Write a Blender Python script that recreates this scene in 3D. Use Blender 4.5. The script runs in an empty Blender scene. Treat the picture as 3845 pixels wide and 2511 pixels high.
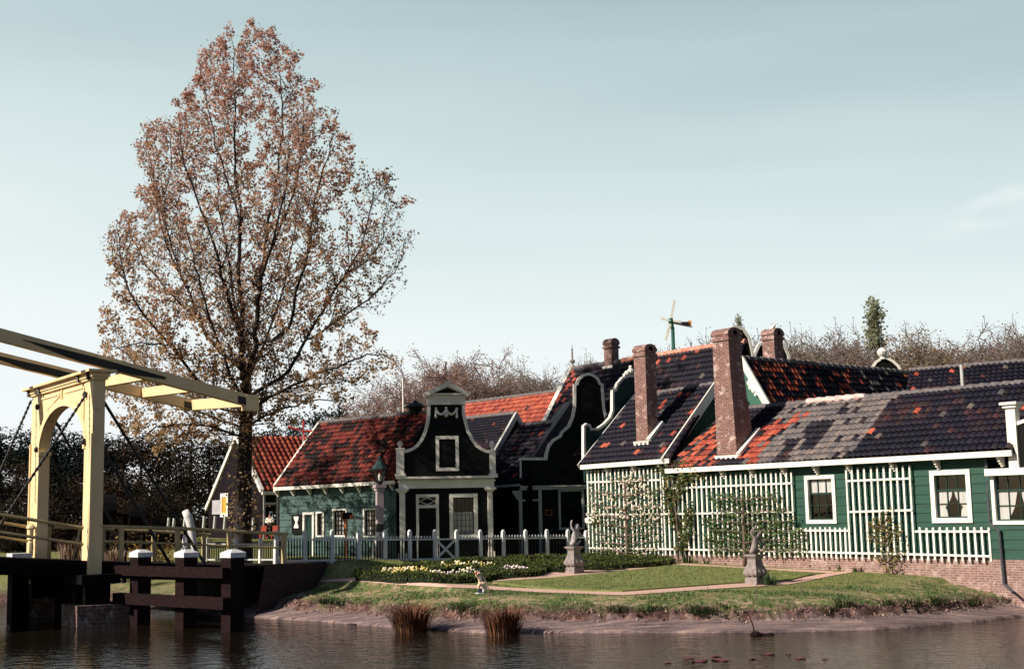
import bpy, math, random
import numpy as np
from mathutils import Vector
R = random.Random(7)
NP = np.random.RandomState(5)
sc = bpy.context.scene
COL = sc.collection
# ------------------------------------------------------------------ camera
FPX, CU, CV = 5000.0, 1922.5, 1255.5
EYE = 1.75
TILT = math.atan(669.5 / FPX)
ROLL = 0.020
_F = np.array([0, math.cos(TILT), math.sin(TILT)])
_R0 = np.array([1.0, 0, 0]); _U0 = np.array([0, -math.sin(TILT), math.cos(TILT)])
_R = math.cos(ROLL) * _R0 - math.sin(ROLL) * _U0
_U = math.cos(ROLL) * _U0 + math.sin(ROLL) * _R0
def ray(u, v):                     # direction of a photo pixel (3845 x 2511)
    return _F + ((u - CU) / FPX) * _R + ((CV - v) / FPX) * _U
cam_d = bpy.data.cameras.new('camera'); cam = bpy.data.objects.new('camera', cam_d); COL.objects.link(cam)
from mathutils import Matrix
M = Matrix(((_R[0], _U[0], -_F[0], 0), (_R[1], _U[1], -_F[1], 0), (_R[2], _U[2], -_F[2], EYE), (0, 0, 0, 1)))
cam.matrix_world = M
cam_d.sensor_width = 36; cam_d.lens = 36 * FPX / 3845; cam_d.clip_end = 3000; cam_d.clip_start = 0.2
sc.camera = cam
# ------------------------------------------------------------------ world and sun
SUN_EL = math.radians(33); SUN_H = np.array([-0.90, -0.436])
S3 = Vector((SUN_H[0] * math.cos(SUN_EL), SUN_H[1] * math.cos(SUN_EL), math.sin(SUN_EL)))
w = bpy.data.worlds.new('World'); sc.world = w; w.use_nodes = True
nt = w.node_tree; nt.nodes.clear()
sky = nt.nodes.new('ShaderNodeTexSky'); sky.sky_type = 'NISHITA'; sky.sun_disc = False
sky.sun_elevation = SUN_EL; sky.sun_rotation = math.atan2(SUN_H[0], SUN_H[1]) % (2 * math.pi)
sky.air_density = 1.0; sky.dust_density = 0.5; sky.ozone_density = 1.0
bg = nt.nodes.new('ShaderNodeBackground'); bg.inputs['Strength'].default_value = 0.05
wo = nt.nodes.new('ShaderNodeOutputWorld')
tc = nt.nodes.new('ShaderNodeTexCoord')
mp = nt.nodes.new('ShaderNodeMapping'); mp.inputs['Scale'].default_value = (1.2, 1.2, 9.0); mp.inputs['Rotation'].default_value = (0.03, 0.05, 0)
nz = nt.nodes.new('ShaderNodeTexNoise'); nz.inputs['Scale'].default_value = 2.0; nz.inputs['Detail'].default_value = 3; nz.inputs['Roughness'].default_value = 0.45
sx = nt.nodes.new('ShaderNodeSeparateXYZ'); L = nt.links.new
L(tc.outputs['Generated'], mp.inputs[0]); L(mp.outputs[0], nz.inputs['Vector']); L(tc.outputs['Generated'], sx.inputs[0])
def _m(op, a, b, clamp=False):
    n = nt.nodes.new('ShaderNodeMath'); n.operation = op; n.use_clamp = clamp
    for i, q in enumerate((a, b)):
        if isinstance(q, (int, float)): n.inputs[i].default_value = q
        else: L(q, n.inputs[i])
    return n.outputs[0]
# thin bright veil of high cloud low in the sky ahead, thinning towards the right and upwards
hz = _m('ADD', _m('ADD', sx.outputs['Z'], _m('MULTIPLY', sx.outputs['X'], 0.10)), _m('MULTIPLY', _m('SUBTRACT', nz.outputs['Fac'], 0.5), -0.10))
rp = nt.nodes.new('ShaderNodeValToRGB'); L(hz, rp.inputs[0])
e = rp.color_ramp.elements
for k_, (p_, c_) in enumerate(((0.0, (.93, .97, 1.0)), (0.12, (.87, .95, .955)), (0.26, (.645, .785, .79)), (0.40, (.38, .525, .56)), (0.55, (.20, .34, .42)))):
    q_ = e[k_] if k_ < 2 else e.new(p_)
    q_.position = p_; q_.color = (*c_, 1)
sc_ = nt.nodes.new('ShaderNodeMixRGB'); sc_.blend_type = 'MULTIPLY'; sc_.inputs[0].default_value = 1; sc_.inputs[2].default_value = (15.6, 15.3, 15.2, 1); L(rp.outputs[0], sc_.inputs[1])
# one small wisp of cloud low on the right
wn = nt.nodes.new('ShaderNodeTexNoise'); wn.inputs['Scale'].default_value = 26; wn.inputs['Detail'].default_value = 5; wm = nt.nodes.new('ShaderNodeMapping'); wm.inputs['Scale'].default_value = (1, 1, 2.2); L(tc.outputs['Generated'], wm.inputs[0]); L(wm.outputs[0], wn.inputs['Vector'])
_cd = ray(3790, 765); _cd = _cd / np.linalg.norm(_cd)
_dx = _m('MULTIPLY', _m('SUBTRACT', sx.outputs['X'], float(_cd[0])), 17.0); _dz = _m('MULTIPLY', _m('SUBTRACT', _m('SUBTRACT', sx.outputs['Z'], float(_cd[2])), _m('MULTIPLY', _m('SUBTRACT', sx.outputs['X'], float(_cd[0])), .35)), 62.0)
_rr = _m('ADD', _m('POWER', _m('ABSOLUTE', _dx, 0), 2.0), _m('POWER', _m('ABSOLUTE', _dz, 0), 2.0))
_wf = _m('MULTIPLY', _m('SUBTRACT', 1.0, _rr, True), _m('MULTIPLY', _m('SUBTRACT', wn.outputs['Fac'], .38, True), 3.0, True), True)
_wx = nt.nodes.new('ShaderNodeMixRGB'); L(_m('MULTIPLY', _m('MULTIPLY', _wf, .7), _m('GREATER_THAN', sx.outputs['Y'], 0.3)), _wx.inputs[0]); L(sc_.outputs[0], _wx.inputs[1]); _wx.inputs[2].default_value = (15.5, 15.2, 15.2, 1)
fw = nt.nodes.new('ShaderNodeMapRange'); fw.inputs[1].default_value = .45; fw.inputs[2].default_value = .86; fw.inputs[4].default_value = .92; L(sx.outputs['Y'], fw.inputs[0])
mx = nt.nodes.new('ShaderNodeMixRGB'); L(fw.outputs[0], mx.inputs[0]); L(sky.outputs[0], mx.inputs[1]); L(_wx.outputs[0], mx.inputs[2])
L(mx.outputs[0], bg.inputs['Color']); L(bg.outputs[0], wo.inputs[0])
sun_d = bpy.data.lights.new('sun', 'SUN'); sun_d.energy = 5.0; sun_d.angle = math.radians(0.55); sun_d.color = (1.0, 0.90, 0.76)
sun = bpy.data.objects.new('sun', sun_d); COL.objects.link(sun)
sun.rotation_euler = S3.to_track_quat('Z', 'Y').to_euler()
vs = sc.view_settings; vs.view_transform = 'Standard'; vs.look = 'None'; vs.gamma = 1; vs.exposure = 0.45; vs.use_curve_mapping = False
try:
    sc.cycles.max_bounces = 6; sc.cycles.transparent_max_bounces = 8; sc.cycles.use_denoising = True
    sc.cycles.caustics_reflective = False; sc.cycles.caustics_refractive = False
except Exception: pass
# ------------------------------------------------------------------ pixel -> ray helpers (photo pixels 3845 x 2511)
def P(u, v, D):                    # point on the ray of a photo pixel, D metres ahead of the camera
    d = ray(u, v); k = D / d[1]
    return np.array([d[0] * k, D, EYE + d[2] * k])
def PZ(u, v, z):                   # point of a pixel on the level plane z
    d = ray(u, v); k = (z - EYE) / d[2]
    return np.array([d[0] * k, d[1] * k, z])
class Plane:
    """upright plane: origin o (x, y), t = its direction to the right seen from the front, n = its front normal"""
    def __init__(s, o, t):
        s.o = np.array(o[:2], float); t = np.array(t[:2], float); s.t = t / np.linalg.norm(t)
        s.n = np.array([s.t[1], -s.t[0]])
    def shifted(s, off): return Plane(s.o + s.n * off, s.t)
    def hit(s, u, v):
        d = ray(u, v); k = (s.o @ s.n) / (d[:2] @ s.n)
        return np.array([d[0] * k, d[1] * k, EYE + d[2] * k])
    def sz(s, u, v, off=0.0):
        pl = s if off == 0 else s.shifted(off)
        p = pl.hit(u, v); return float((p[:2] - s.o) @ s.t), float(p[2])
    def w(s, a, z, off=0.0):
        q = s.o + s.t * a + s.n * off; return np.array([q[0], q[1], z])
# ------------------------------------------------------------------ mesh builder
class MB:
    def __init__(s): s.v = []; s.f = []; s.m = []; s.c = []
    def poly(s, pts, m=0, c=None):
        b = len(s.v); s.v.extend([tuple(float(x) for x in p) for p in pts]); s.f.append(tuple(range(b, b + len(pts)))); s.m.append(m); s.c.append(c)
    def box8(s, p, m=0, c=None):   # p: 8 points, 0-3 bottom ring (ccw from above), 4-7 top ring
        b = len(s.v); s.v.extend([tuple(float(x) for x in q) for q in p])
        for f in ((3, 2, 1, 0), (4, 5, 6, 7), (0, 1, 5, 4), (1, 2, 6, 5), (2, 3, 7, 6), (3, 0, 4, 7)):
            s.f.append(tuple(b + i for i in f)); s.m.append(m); s.c.append(c)
    def box(s, o, ax, ay, az, m=0, c=None):
        o, ax, ay, az = (np.array(q, float) for q in (o, ax, ay, az))
        if np.dot(np.cross(ax, ay), az) < 0: ax, ay = ay, ax
        s.box8([o, o + ax, o + ax + ay, o + ay, o + az, o + ax + az, o + ax + ay + az, o + ay + az], m, c)
    def cbox(s, c, hx, hy, hz, t=(1, 0), m=0, col=None):   # centre, half sizes, heading
        t = np.array([t[0], t[1], 0.0]); t /= np.linalg.norm(t); n = np.array([-t[1], t[0], 0])
        c = np.array(c, float); s.box(c - t * hx - n * hy - np.array([0, 0, hz]), 2 * hx * t, 2 * hy * n, (0, 0, 2 * hz), m, col)
    def pbox(s, pl, s0, s1, z0, z1, o0, o1, m=0, c=None):
        s0, s1 = min(s0, s1), max(s0, s1); z0, z1 = min(z0, z1), max(z0, z1); o0, o1 = min(o0, o1), max(o0, o1)
        s.box8([pl.w(s0, z0, o1), pl.w(s1, z0, o1), pl.w(s1, z0, o0), pl.w(s0, z0, o0), pl.w(s0, z1, o1), pl.w(s1, z1, o1), pl.w(s1, z1, o0), pl.w(s0, z1, o0)], m, c)
    def prism(s, pl, pts, o0, o1, m=0, c=None):     # outline in (s, z) of a plane, thickness o0..o1
        a = sum(pts[i][0] * pts[(i + 1) % len(pts)][1] - pts[(i + 1) % len(pts)][0] * pts[i][1] for i in range(len(pts)))
        if a < 0: pts = pts[::-1]
        n = len(pts); b = len(s.v)
        for o in (o1, o0):
            for q in pts: s.v.append(tuple(pl.w(q[0], q[1], o)))
        s.f.append(tuple(b + i for i in range(n))); s.m.append(m); s.c.append(c)
        s.f.append(tuple(b + n + i for i in reversed(range(n)))); s.m.append(m); s.c.append(c)
        for i in range(n):
            j = (i + 1) % n; s.f.append((b + j, b + i, b + n + i, b + n + j)); s.m.append(m); s.c.append(c)
    def ribbon(s, pl, pts, wd, o0, o1, m=0, side=0, closed=False):   # band of width wd along a polyline on a plane
        pts = [np.array(p, float) for p in pts]; n = len(pts); A = []; B = []
        for i in range(n):
            if closed: d0 = pts[i] - pts[i - 1]; d1 = pts[(i + 1) % n] - pts[i]
            else:
                d0 = pts[i] - pts[i - 1] if i else pts[1] - pts[0]; d1 = pts[i + 1] - pts[i] if i < n - 1 else d0
            d0 = d0 / np.linalg.norm(d0); d1 = d1 / np.linalg.norm(d1)
            n0 = np.array([-d0[1], d0[0]]); n1 = np.array([-d1[1], d1[0]]); q = n0 + n1; q = q / max(np.linalg.norm(q), .2); q = q / max(q @ n0, .45)
            A.append(pts[i] + q * wd * (1 if side == 1 else 0 if side == -1 else .5)); B.append(pts[i] - q * wd * (0 if side == 1 else 1 if side == -1 else .5))
        for i in range(n if closed else n - 1):
            j = (i + 1) % n
            s.prism(pl, [tuple(A[i]), tuple(B[i]), tuple(B[j]), tuple(A[j])], o0, o1, m)
    def tube(s, pts, r, n=8, m=0, caps=True, c=None):
        pts = [np.array(p, float) for p in pts]; k = len(pts)
        if not hasattr(r, '__len__'): r = [r] * k
        b = len(s.v); prev = None
        for i in range(k):
            d = pts[min(i + 1, k - 1)] - pts[max(i - 1, 0)]; d = d / (np.linalg.norm(d) + 1e-9)
            if prev is None:
                a = np.cross(d, (0, 0, 1.0)); 
                if np.linalg.norm(a) < .1: a = np.cross(d, (1.0, 0, 0))
            else: a = prev - d * (prev @ d)
            a = a / np.linalg.norm(a); e = np.cross(d, a); prev = a
            for j in range(n):
                th = 2 * math.pi * j / n; s.v.append(tuple(pts[i] + r[i] * (math.cos(th) * a + math.sin(th) * e)))
        for i in range(k - 1):
            for j in range(n):
                j2 = (j + 1) % n; s.f.append((b + i * n + j, b + i * n + j2, b + (i + 1) * n + j2, b + (i + 1) * n + j)); s.m.append(m); s.c.append(c)
        if caps:
            s.f.append(tuple(b + j for j in reversed(range(n)))); s.m.append(m); s.c.append(c)
            s.f.append(tuple(b + (k - 1) * n + j for j in range(n))); s.m.append(m); s.c.append(c)
    def lathe(s, base, prof, n=12, m=0, sq=False, t=(1, 0)):   # profile of (radius, height)
        base = np.array(base, float); pts = []; b = len(s.v); t0 = math.atan2(t[1], t[0])
        for r, z in prof:
            for j in range(n):
                th = 2 * math.pi * (j + (.5 if sq else 0)) / n + t0; s.v.append((base[0] + r * math.cos(th), base[1] + r * math.sin(th), base[2] + z))
        for i in range(len(prof) - 1):
            for j in range(n):
                j2 = (j + 1) % n; s.f.append((b + i * n + j, b + i * n + j2, b + (i + 1) * n + j2, b + (i + 1) * n + j)); s.m.append(m); s.c.append(None)
        s.f.append(tuple(b + j for j in reversed(range(n)))); s.m.append(m); s.c.append(None)
        k = len(prof) - 1; s.f.append(tuple(b + k * n + j for j in range(n))); s.m.append(m); s.c.append(None)
    def ball(s, c, rx, ry=None, rz=None, n=10, k=6, m=0):
        ry = ry or rx; rz = rz or rx; b = len(s.v); c = np.array(c, float)
        for i in range(k + 1):
            ph = math.pi * i / k - math.pi / 2
            for j in range(n):
                th = 2 * math.pi * j / n; s.v.append((c[0] + rx * math.cos(ph) * math.cos(th), c[1] + ry * math.cos(ph) * math.sin(th), c[2] + rz * math.sin(ph)))
        for i in range(k):
            for j in range(n):
                j2 = (j + 1) % n; s.f.append((b + i * n + j, b + i * n + j2, b + (i + 1) * n + j2, b + (i + 1) * n + j)); s.m.append(m); s.c.append(None)
    def build(s, name, mats, root=None, parent=None, smooth=False, loc=None, **tags):
        if not isinstance(mats, (list, tuple)): mats = [mats]
        o0 = np.array(root.location) if root is not None else (np.array(loc, float) if loc is not None else np.zeros(3))
        me = bpy.data.meshes.new(name)
        V = np.array(s.v, float).reshape(-1, 3) - o0
        me.from_pydata([tuple(p) for p in V], [], s.f); 
        for q in mats: me.materials.append(q)
        me.polygons.foreach_set('material_index', np.array(s.m, np.int32))
        if smooth: me.polygons.foreach_set('use_smooth', np.ones(len(s.f), bool))
        # UVs in metres: along the level tangent of each face, and up it
        nl = len(me.loops); nr = np.zeros(len(me.polygons) * 3); me.polygons.foreach_get('normal', nr); nr = nr.reshape(-1, 3)
        tot = np.zeros(len(me.polygons), np.int32); me.polygons.foreach_get('loop_total', tot)
        fi = np.repeat(np.arange(len(tot)), tot); li = np.zeros(nl, np.int32); me.loops.foreach_get('vertex_index', li)
        flat = np.abs(nr[:, 2]) > .93
        tg = np.stack([-nr[:, 1], nr[:, 0], np.zeros(len(nr))], 1); tg[flat] = (1, 0, 0); tg /= np.linalg.norm(tg, axis=1)[:, None] + 1e-9
        bt = np.cross(nr, tg); W = V[li] + o0
        uv = np.stack([(W * tg[fi]).sum(1), (W * bt[fi]).sum(1)], 1)
        lay = me.uv_layers.new(name='UVMap'); lay.data.foreach_set('uv', uv.astype(np.float32).ravel())
        if any(q is not None for q in s.c):
            cc = np.array([(*(q or (1, 1, 1)), 1.0) for q in s.c], np.float32)[fi]
            at = me.color_attributes.new('Col', 'FLOAT_COLOR', 'CORNER'); at.data.foreach_set('color', cc.ravel())
        me.validate(); me.update()
        o = bpy.data.objects.new(name, me); COL.objects.link(o)
        if parent is not None: o.parent = parent
        elif root is not None: o.parent = root
        else: o.location = o0
        for a, b in tags.items(): o[a] = b
        return o
def fast_mesh(name, V, F, mats, mi=None, col=None, parent=None, loc=(0, 0, 0), smooth=False, **tags):
    """numpy route for leaves and twigs; F is (n, k)"""
    V = np.asarray(V, np.float32); F = np.asarray(F, np.int32); k = F.shape[1]
    me = bpy.data.meshes.new(name); me.vertices.add(len(V)); me.vertices.foreach_set('co', V.ravel())
    me.loops.add(F.size); me.loops.foreach_set('vertex_index', F.ravel())
    me.polygons.add(len(F)); me.polygons.foreach_set('loop_start', np.arange(len(F), dtype=np.int32) * k)
    try: me.polygons.foreach_set('loop_total', np.full(len(F), k, np.int32))
    except Exception: pass
    for q in (mats if isinstance(mats, (list, tuple)) else [mats]): me.materials.append(q)
    if mi is not None: me.polygons.foreach_set('material_index', np.asarray(mi, np.int32))
    if smooth: me.polygons.foreach_set('use_smooth', np.ones(len(F), bool))
    if col is not None:
        at = me.color_attributes.new('Col', 'FLOAT_COLOR', 'CORNER'); c4 = np.concatenate([np.asarray(col, np.float32), np.ones((len(F), 1), np.float32)], 1)
        at.data.foreach_set('color', np.repeat(c4, k, 0).ravel())
    me.update(calc_edges=True)
    o = bpy.data.objects.new(name, me); COL.objects.link(o); o.location = loc
    if parent is not None: o.parent = parent
    for a, b in tags.items(): o[a] = b
    return o
def thing(name, label, cat, loc, group=None):
    o = bpy.data.objects.new(name, None); COL.objects.link(o); o.location = tuple(float(x) for x in loc); o.empty_display_size = .3
    o['label'] = label; o['category'] = cat
    if group: o['group'] = group
    return o
def tag(o, label=None, cat=None, group=None, kind=None):
    for a, b in (('label', label), ('category', cat), ('group', group), ('kind', kind)):
        if b: o[a] = b
    return o
def kids(o): return [c for c in list(bpy.data.objects) if c.parent == o]
def copy_tree(o, parent=None, _map=None):
    if _map is None:
        _map = {}
        for c in bpy.data.objects:
            if c.parent: _map.setdefault(c.parent.name, []).append(c)
    c = o.copy(); COL.objects.link(c); c.parent = parent
    for k in _map.get(o.name, []): copy_tree(k, c, _map)
    return c
# ------------------------------------------------------------------ materials
MATS = {}
def mat(name, col, col2=None, scale=3.0, rough=0.7, bump=0.0, bscale=None, stretch=(1, 1, 1), attr=False, spec=0.3, uv=False, amount=1.0, metallic=0, detail=5, transl=0.0, dirt=None):
    if name in MATS: return MATS[name]
    m = bpy.data.materials.new(name); m.use_nodes = True; n = m.node_tree; b = n.nodes['Principled BSDF']; l = n.links.new
    b.inputs['Roughness'].default_value = rough; b.inputs['Specular IOR Level'].default_value = spec; b.inputs['Metallic'].default_value = metallic
    tc = n.nodes.new('ShaderNodeTexCoord'); mp = n.nodes.new('ShaderNodeMapping'); mp.inputs['Scale'].default_value = stretch
    l(tc.outputs['UV' if uv else 'Object'], mp.inputs[0])
    nz = n.nodes.new('ShaderNodeTexNoise'); nz.inputs['Scale'].default_value = scale; nz.inputs['Detail'].default_value = detail; nz.inputs['Roughness'].default_value = .6
    l(mp.outputs[0], nz.inputs['Vector'])
    r = n.nodes.new('ShaderNodeValToRGB'); r.color_ramp.elements[0].position = .35; r.color_ramp.elements[1].position = .68
    c2 = col2 if col2 is not None else tuple(x * .72 for x in col)
    r.color_ramp.elements[0].color = (*col, 1); r.color_ramp.elements[1].color = (*c2, 1)
    l(nz.outputs['Fac'], r.inputs[0]); out = r.outputs[0]
    if attr:
        at = n.nodes.new('ShaderNodeAttribute'); at.attribute_name = 'Col'
        mx = n.nodes.new('ShaderNodeMixRGB'); mx.blend_type = 'MULTIPLY'; mx.inputs[0].default_value = amount
        l(at.outputs['Color'], mx.inputs[1]); l(out, mx.inputs[2]); out = mx.outputs[0]
    if dirt:                       # (colour, scale, low, high): stains with a shape of their own
        n2 = n.nodes.new('ShaderNodeTexNoise'); n2.inputs['Scale'].default_value = dirt[1]; n2.inputs['Detail'].default_value = 6; n2.inputs['Roughness'].default_value = .65
        l(tc.outputs['UV' if uv else 'Object'], n2.inputs['Vector'])
        mr = n.nodes.new('ShaderNodeMapRange'); mr.inputs[1].default_value = dirt[2]; mr.inputs[2].default_value = dirt[3]; l(n2.outputs['Fac'], mr.inputs[0])
        mx = n.nodes.new('ShaderNodeMixRGB'); l(mr.outputs[0], mx.inputs[0]); l(out, mx.inputs[1]); mx.inputs[2].default_value = (*dirt[0], 1); out = mx.outputs[0]
    l(out, b.inputs['Base Color'])
    if bump:
        nb = n.nodes.new('ShaderNodeTexNoise'); nb.inputs['Scale'].default_value = bscale or scale * 4; nb.inputs['Detail'].default_value = 4
        l(mp.outputs[0], nb.inputs['Vector']); bp = n.nodes.new('ShaderNodeBump'); bp.inputs['Strength'].default_value = bump; bp.inputs['Distance'].default_value = .03
        l(nb.outputs['Fac'], bp.inputs['Height']); l(bp.outputs[0], b.inputs['Normal'])
    if transl:
        t = n.nodes.new('ShaderNodeBsdfTranslucent'); l(out, t.inputs['Color']); ms = n.nodes.new('ShaderNodeMixShader'); ms.inputs[0].default_value = transl
        l(b.outputs[0], ms.inputs[1]); l(t.outputs[0], ms.inputs[2]); l(ms.outputs[0], n.nodes['Material Output'].inputs['Surface'])
    MATS[name] = m; return m
def brick_mat(name, c1, c2, mortar, bw=.21, bh=.065, light=(.6, .5, .45), lo=.55, hi=.75):
    m = bpy.data.materials.new(name); m.use_nodes = True; n = m.node_tree; b = n.nodes['Principled BSDF']; l = n.links.new; b.inputs['Roughness'].default_value = .9; b.inputs['Specular IOR Level'].default_value = .1
    tc = n.nodes.new('ShaderNodeTexCoord'); br = n.nodes.new('ShaderNodeTexBrick')
    br.inputs['Color1'].default_value = (*c1, 1); br.inputs['Color2'].default_value = (*c2, 1); br.inputs['Mortar'].default_value = (*mortar, 1)
    br.inputs['Scale'].default_value = 1; br.inputs['Brick Width'].default_value = bw; br.inputs['Row Height'].default_value = bh; br.inputs['Mortar Size'].default_value = .012; br.inputs['Bias'].default_value = -.2
    l(tc.outputs['UV'], br.inputs['Vector'])
    nz = n.nodes.new('ShaderNodeTexNoise'); nz.inputs['Scale'].default_value = 3.6; nz.inputs['Detail'].default_value = 8; nz.inputs['Roughness'].default_value = .75; l(tc.outputs['UV'], nz.inputs['Vector'])
    mr = n.nodes.new('ShaderNodeMapRange'); mr.inputs[1].default_value = lo; mr.inputs[2].default_value = hi; l(nz.outputs['Fac'], mr.inputs[0])
    mx = n.nodes.new('ShaderNodeMixRGB'); l(mr.outputs[0], mx.inputs[0]); l(br.outputs['Color'], mx.inputs[1]); mx.inputs[2].default_value = (*light, 1)
    n3 = n.nodes.new('ShaderNodeTexNoise'); n3.inputs['Scale'].default_value = 9; l(tc.outputs['UV'], n3.inputs['Vector'])
    m3 = n.nodes.new('ShaderNodeMixRGB'); m3.blend_type = 'MULTIPLY'; m3.inputs[0].default_value = .55; l(mx.outputs[0], m3.inputs[1]); l(n3.outputs['Fac'], m3.inputs[2])
    l(m3.outputs[0], b.inputs['Base Color'])
    bp = n.nodes.new('ShaderNodeBump'); bp.inputs['Strength'].default_value = .6; bp.inputs['Distance'].default_value = .02; l(br.outputs['Fac'], bp.inputs['Height']); bp.invert = True; l(bp.outputs[0], b.inputs['Normal'])
    MATS[name] = m; return m
WHITE = mat('white_paint', (.82, .78, .70), (.68, .64, .57), 1.5, .55, dirt=((.40, .35, .30), 4.5, .60, .78))
GREYW = mat('grey_white_paint', (.52, .52, .50), (.42, .42, .41), 2, .6, dirt=((.3, .29, .27), 4, .6, .85))
GREEN = mat('green_board_paint', (.013, .070, .046), (.009, .045, .031), 1.2, .5, bump=.15, bscale=30, stretch=(1, 6, 1), uv=True, dirt=((.16, .22, .17), 9, .70, .80))
TEAL = mat('weathered_green_paint', (.055, .105, .100), (.034, .075, .070), 2.0, .6, uv=True, stretch=(1, 5, 1), bump=.2, bscale=20, dirt=((.004, .022, .018), 1.7, .50, .60))
BLACK = mat('black_tarred_boards', (.0060, .0066, .0062), (.0035, .004, .004), 1.5, .55, uv=True, stretch=(8, .6, 1), bump=.35, bscale=10, spec=.12)
DKGREEN = mat('dark_green_paint', (.010, .045, .035), (.006, .028, .022), 2, .5)
GLASS = bpy.data.materials.new('window_glass'); GLASS.use_nodes = True
_n = GLASS.node_tree; _n.nodes.clear(); _o = _n.nodes.new('ShaderNodeOutputMaterial'); _g = _n.nodes.new('ShaderNodeBsdfGlossy'); _t = _n.nodes.new('ShaderNodeBsdfTransparent'); _f = _n.nodes.new('ShaderNodeFresnel'); _m = _n.nodes.new('ShaderNodeMixShader')
_f.inputs[0].default_value = 1.45; _g.inputs['Roughness'].default_value = .03; _t.inputs[0].default_value = (.97, .98, .97, 1)
_m.inputs[0].default_value = .07; _n.links.new(_t.outputs[0], _m.inputs[1]); _n.links.new(_g.outputs[0], _m.inputs[2]); _n.links.new(_m.outputs[0], _o.inputs[0])
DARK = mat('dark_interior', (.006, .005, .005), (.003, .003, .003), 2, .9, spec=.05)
CURT = mat('white_curtain', (.80, .78, .76), (.62, .60, .60), 14, .9, stretch=(1, .08, 1), uv=True, transl=.3)
TILE = mat('clay_pantile', (1.0, 1.0, 1.0), (.5, .5, .55), 5, .62, attr=True, bump=.3, bscale=40, spec=.16, detail=8)
RIDGE = mat('ridge_tile', (.16, .14, .14), (.08, .07, .075), 6, .8, bump=.4)
RIDGEW = mat('mortared_ridge_tile', (.75, .58, .53), (.45, .28, .25), 5, .8, bump=.4)
BRICK = brick_mat('chimney_brick', (.30, .125, .105), (.14, .062, .060), (.38, .28, .25), light=(.78, .60, .53), lo=.54, hi=.63)
BRICK2 = brick_mat('plinth_brick', (.36, .19, .16), (.24, .13, .12), (.46, .35, .32), light=(.66, .50, .45), lo=.50, hi=.66)
BRICK3 = brick_mat('abutment_brick', (.07, .035, .03), (.04, .022, .02), (.09, .07, .065), light=(.45, .42, .42), lo=.60, hi=.70)
STONE = mat('grey_stone', (.30, .25, .24), (.17, .14, .14), 6, .85, bump=.5, bscale=25, dirt=((.08, .07, .07), 5, .58, .75))
YELLOW = mat('cream_yellow_paint', (.84, .64, .37), (.73, .54, .30), 1.6, .55, bump=.25, bscale=9, stretch=(1, 1, .35), dirt=((.36, .24, .12), 4, .60, .78))
IRON = mat('black_iron', (.008, .008, .009), (.015, .014, .014), 5, .5, spec=.4)
TIMBER = mat('dark_oak_timber', (.022, .010, .011), (.007, .004, .005), 4, .85, bump=.6, bscale=12, stretch=(1, 7, 1), uv=True, spec=.08, dirt=((.07, .04, .035), 5, .62, .8))
TARRED = mat('tarred_timber', (.006, .005, .006), (.003, .003, .003), 4, .8, bump=.4, spec=.08)
# ================================================================== ground, water, paths
WZ = -1.1
SHORE = [(-90, 58), (-45, 54), (-30, 51)] + [tuple(PZ(u, v, WZ)[:2]) for u, v in ((0, 2262), (560, 2285))] + [(-9.6, 41.2)] + \
        [tuple(PZ(u, v, WZ)[:2]) for u, v in ((900, 2313), (1010, 2322), (1194, 2333), (1484, 2357), (1841, 2378), (1985, 2375), (2450, 2376), (2900, 2375), (3283, 2364), (3546, 2344), (3700, 2331), (3845, 2314))] + [(14.6, 34.2), (17, 33), (30, 22), (60, 5)]
SH = np.array(SHORE, float)
def shore_dist(X, Y):
    """signed distance to the waterline, positive on land"""
    X = np.asarray(X, float); Y = np.asarray(Y, float); best = np.full(X.shape, 1e9); sg = np.ones(X.shape)
    for i in range(len(SH) - 1):
        a = SH[i]; b = SH[i + 1]; d = b - a; l2 = d @ d
        t = np.clip(((X - a[0]) * d[0] + (Y - a[1]) * d[1]) / l2, 0, 1)
        px = X - a[0] - t * d[0]; py = Y - a[1] - t * d[1]; q = px * px + py * py
        cr = d[0] * (Y - a[1]) - d[1] * (X - a[0]); m = q < best
        best = np.where(m, q, best); sg = np.where(m, np.where(cr > 0, 1, -1), sg)
    return np.sqrt(best) * sg
_C = [P(*q) for q in ((2300, 2250, 33.4), (2835, 2195, 36.5), (2158, 2155, 40.5), (1808, 2222, 36.8), (2290, 2120, 44), (2500, 2105, 45), (3080, 2140, 40), (3500, 2165, 37),
      (3760, 2205, 35.4), (3500, 2240, 34.0), (2900, 2250, 33), (1345, 2113, 42), (1060, 2116, 41.5), (1200, 2165, 40.2), (1100, 2235, 38.3), (1450, 2195, 37.5), (1450, 2258, 35.2),
      (2170, 2095, 47.5), (1700, 2105, 46), (900, 2103, 48), (1500, 2097, 50), (600, 2180, 46.5), (600, 2120, 52))]
_C += [np.array(q, float) for q in ((-40, 80, .3), (40, 80, .3), (0, 130, .4), (-70, 70, .3), (-25, 62, .2), (-80, 140, .4), (80, 140, .4), (60, 40, .0), (20, 45, .1), (30, 30, -.3), (10, 60, .2), (-9, 62, .2), (-15, 75, .2), (-20, 105, .3))]
_C = np.array(_C)
def _tps(r2): return np.where(r2 > 1e-12, r2 * np.log(np.maximum(r2, 1e-12)) * .5, 0)
_n = len(_C); _K = _tps(((_C[:, None, :2] - _C[None, :, :2]) ** 2).sum(2)) + np.eye(_n) * 2.0
_Pm = np.concatenate([np.ones((_n, 1)), _C[:, :2]], 1)
_A = np.block([[_K, _Pm], [_Pm.T, np.zeros((3, 3))]])
_W = np.linalg.solve(_A, np.concatenate([_C[:, 2], np.zeros(3)]))
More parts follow.
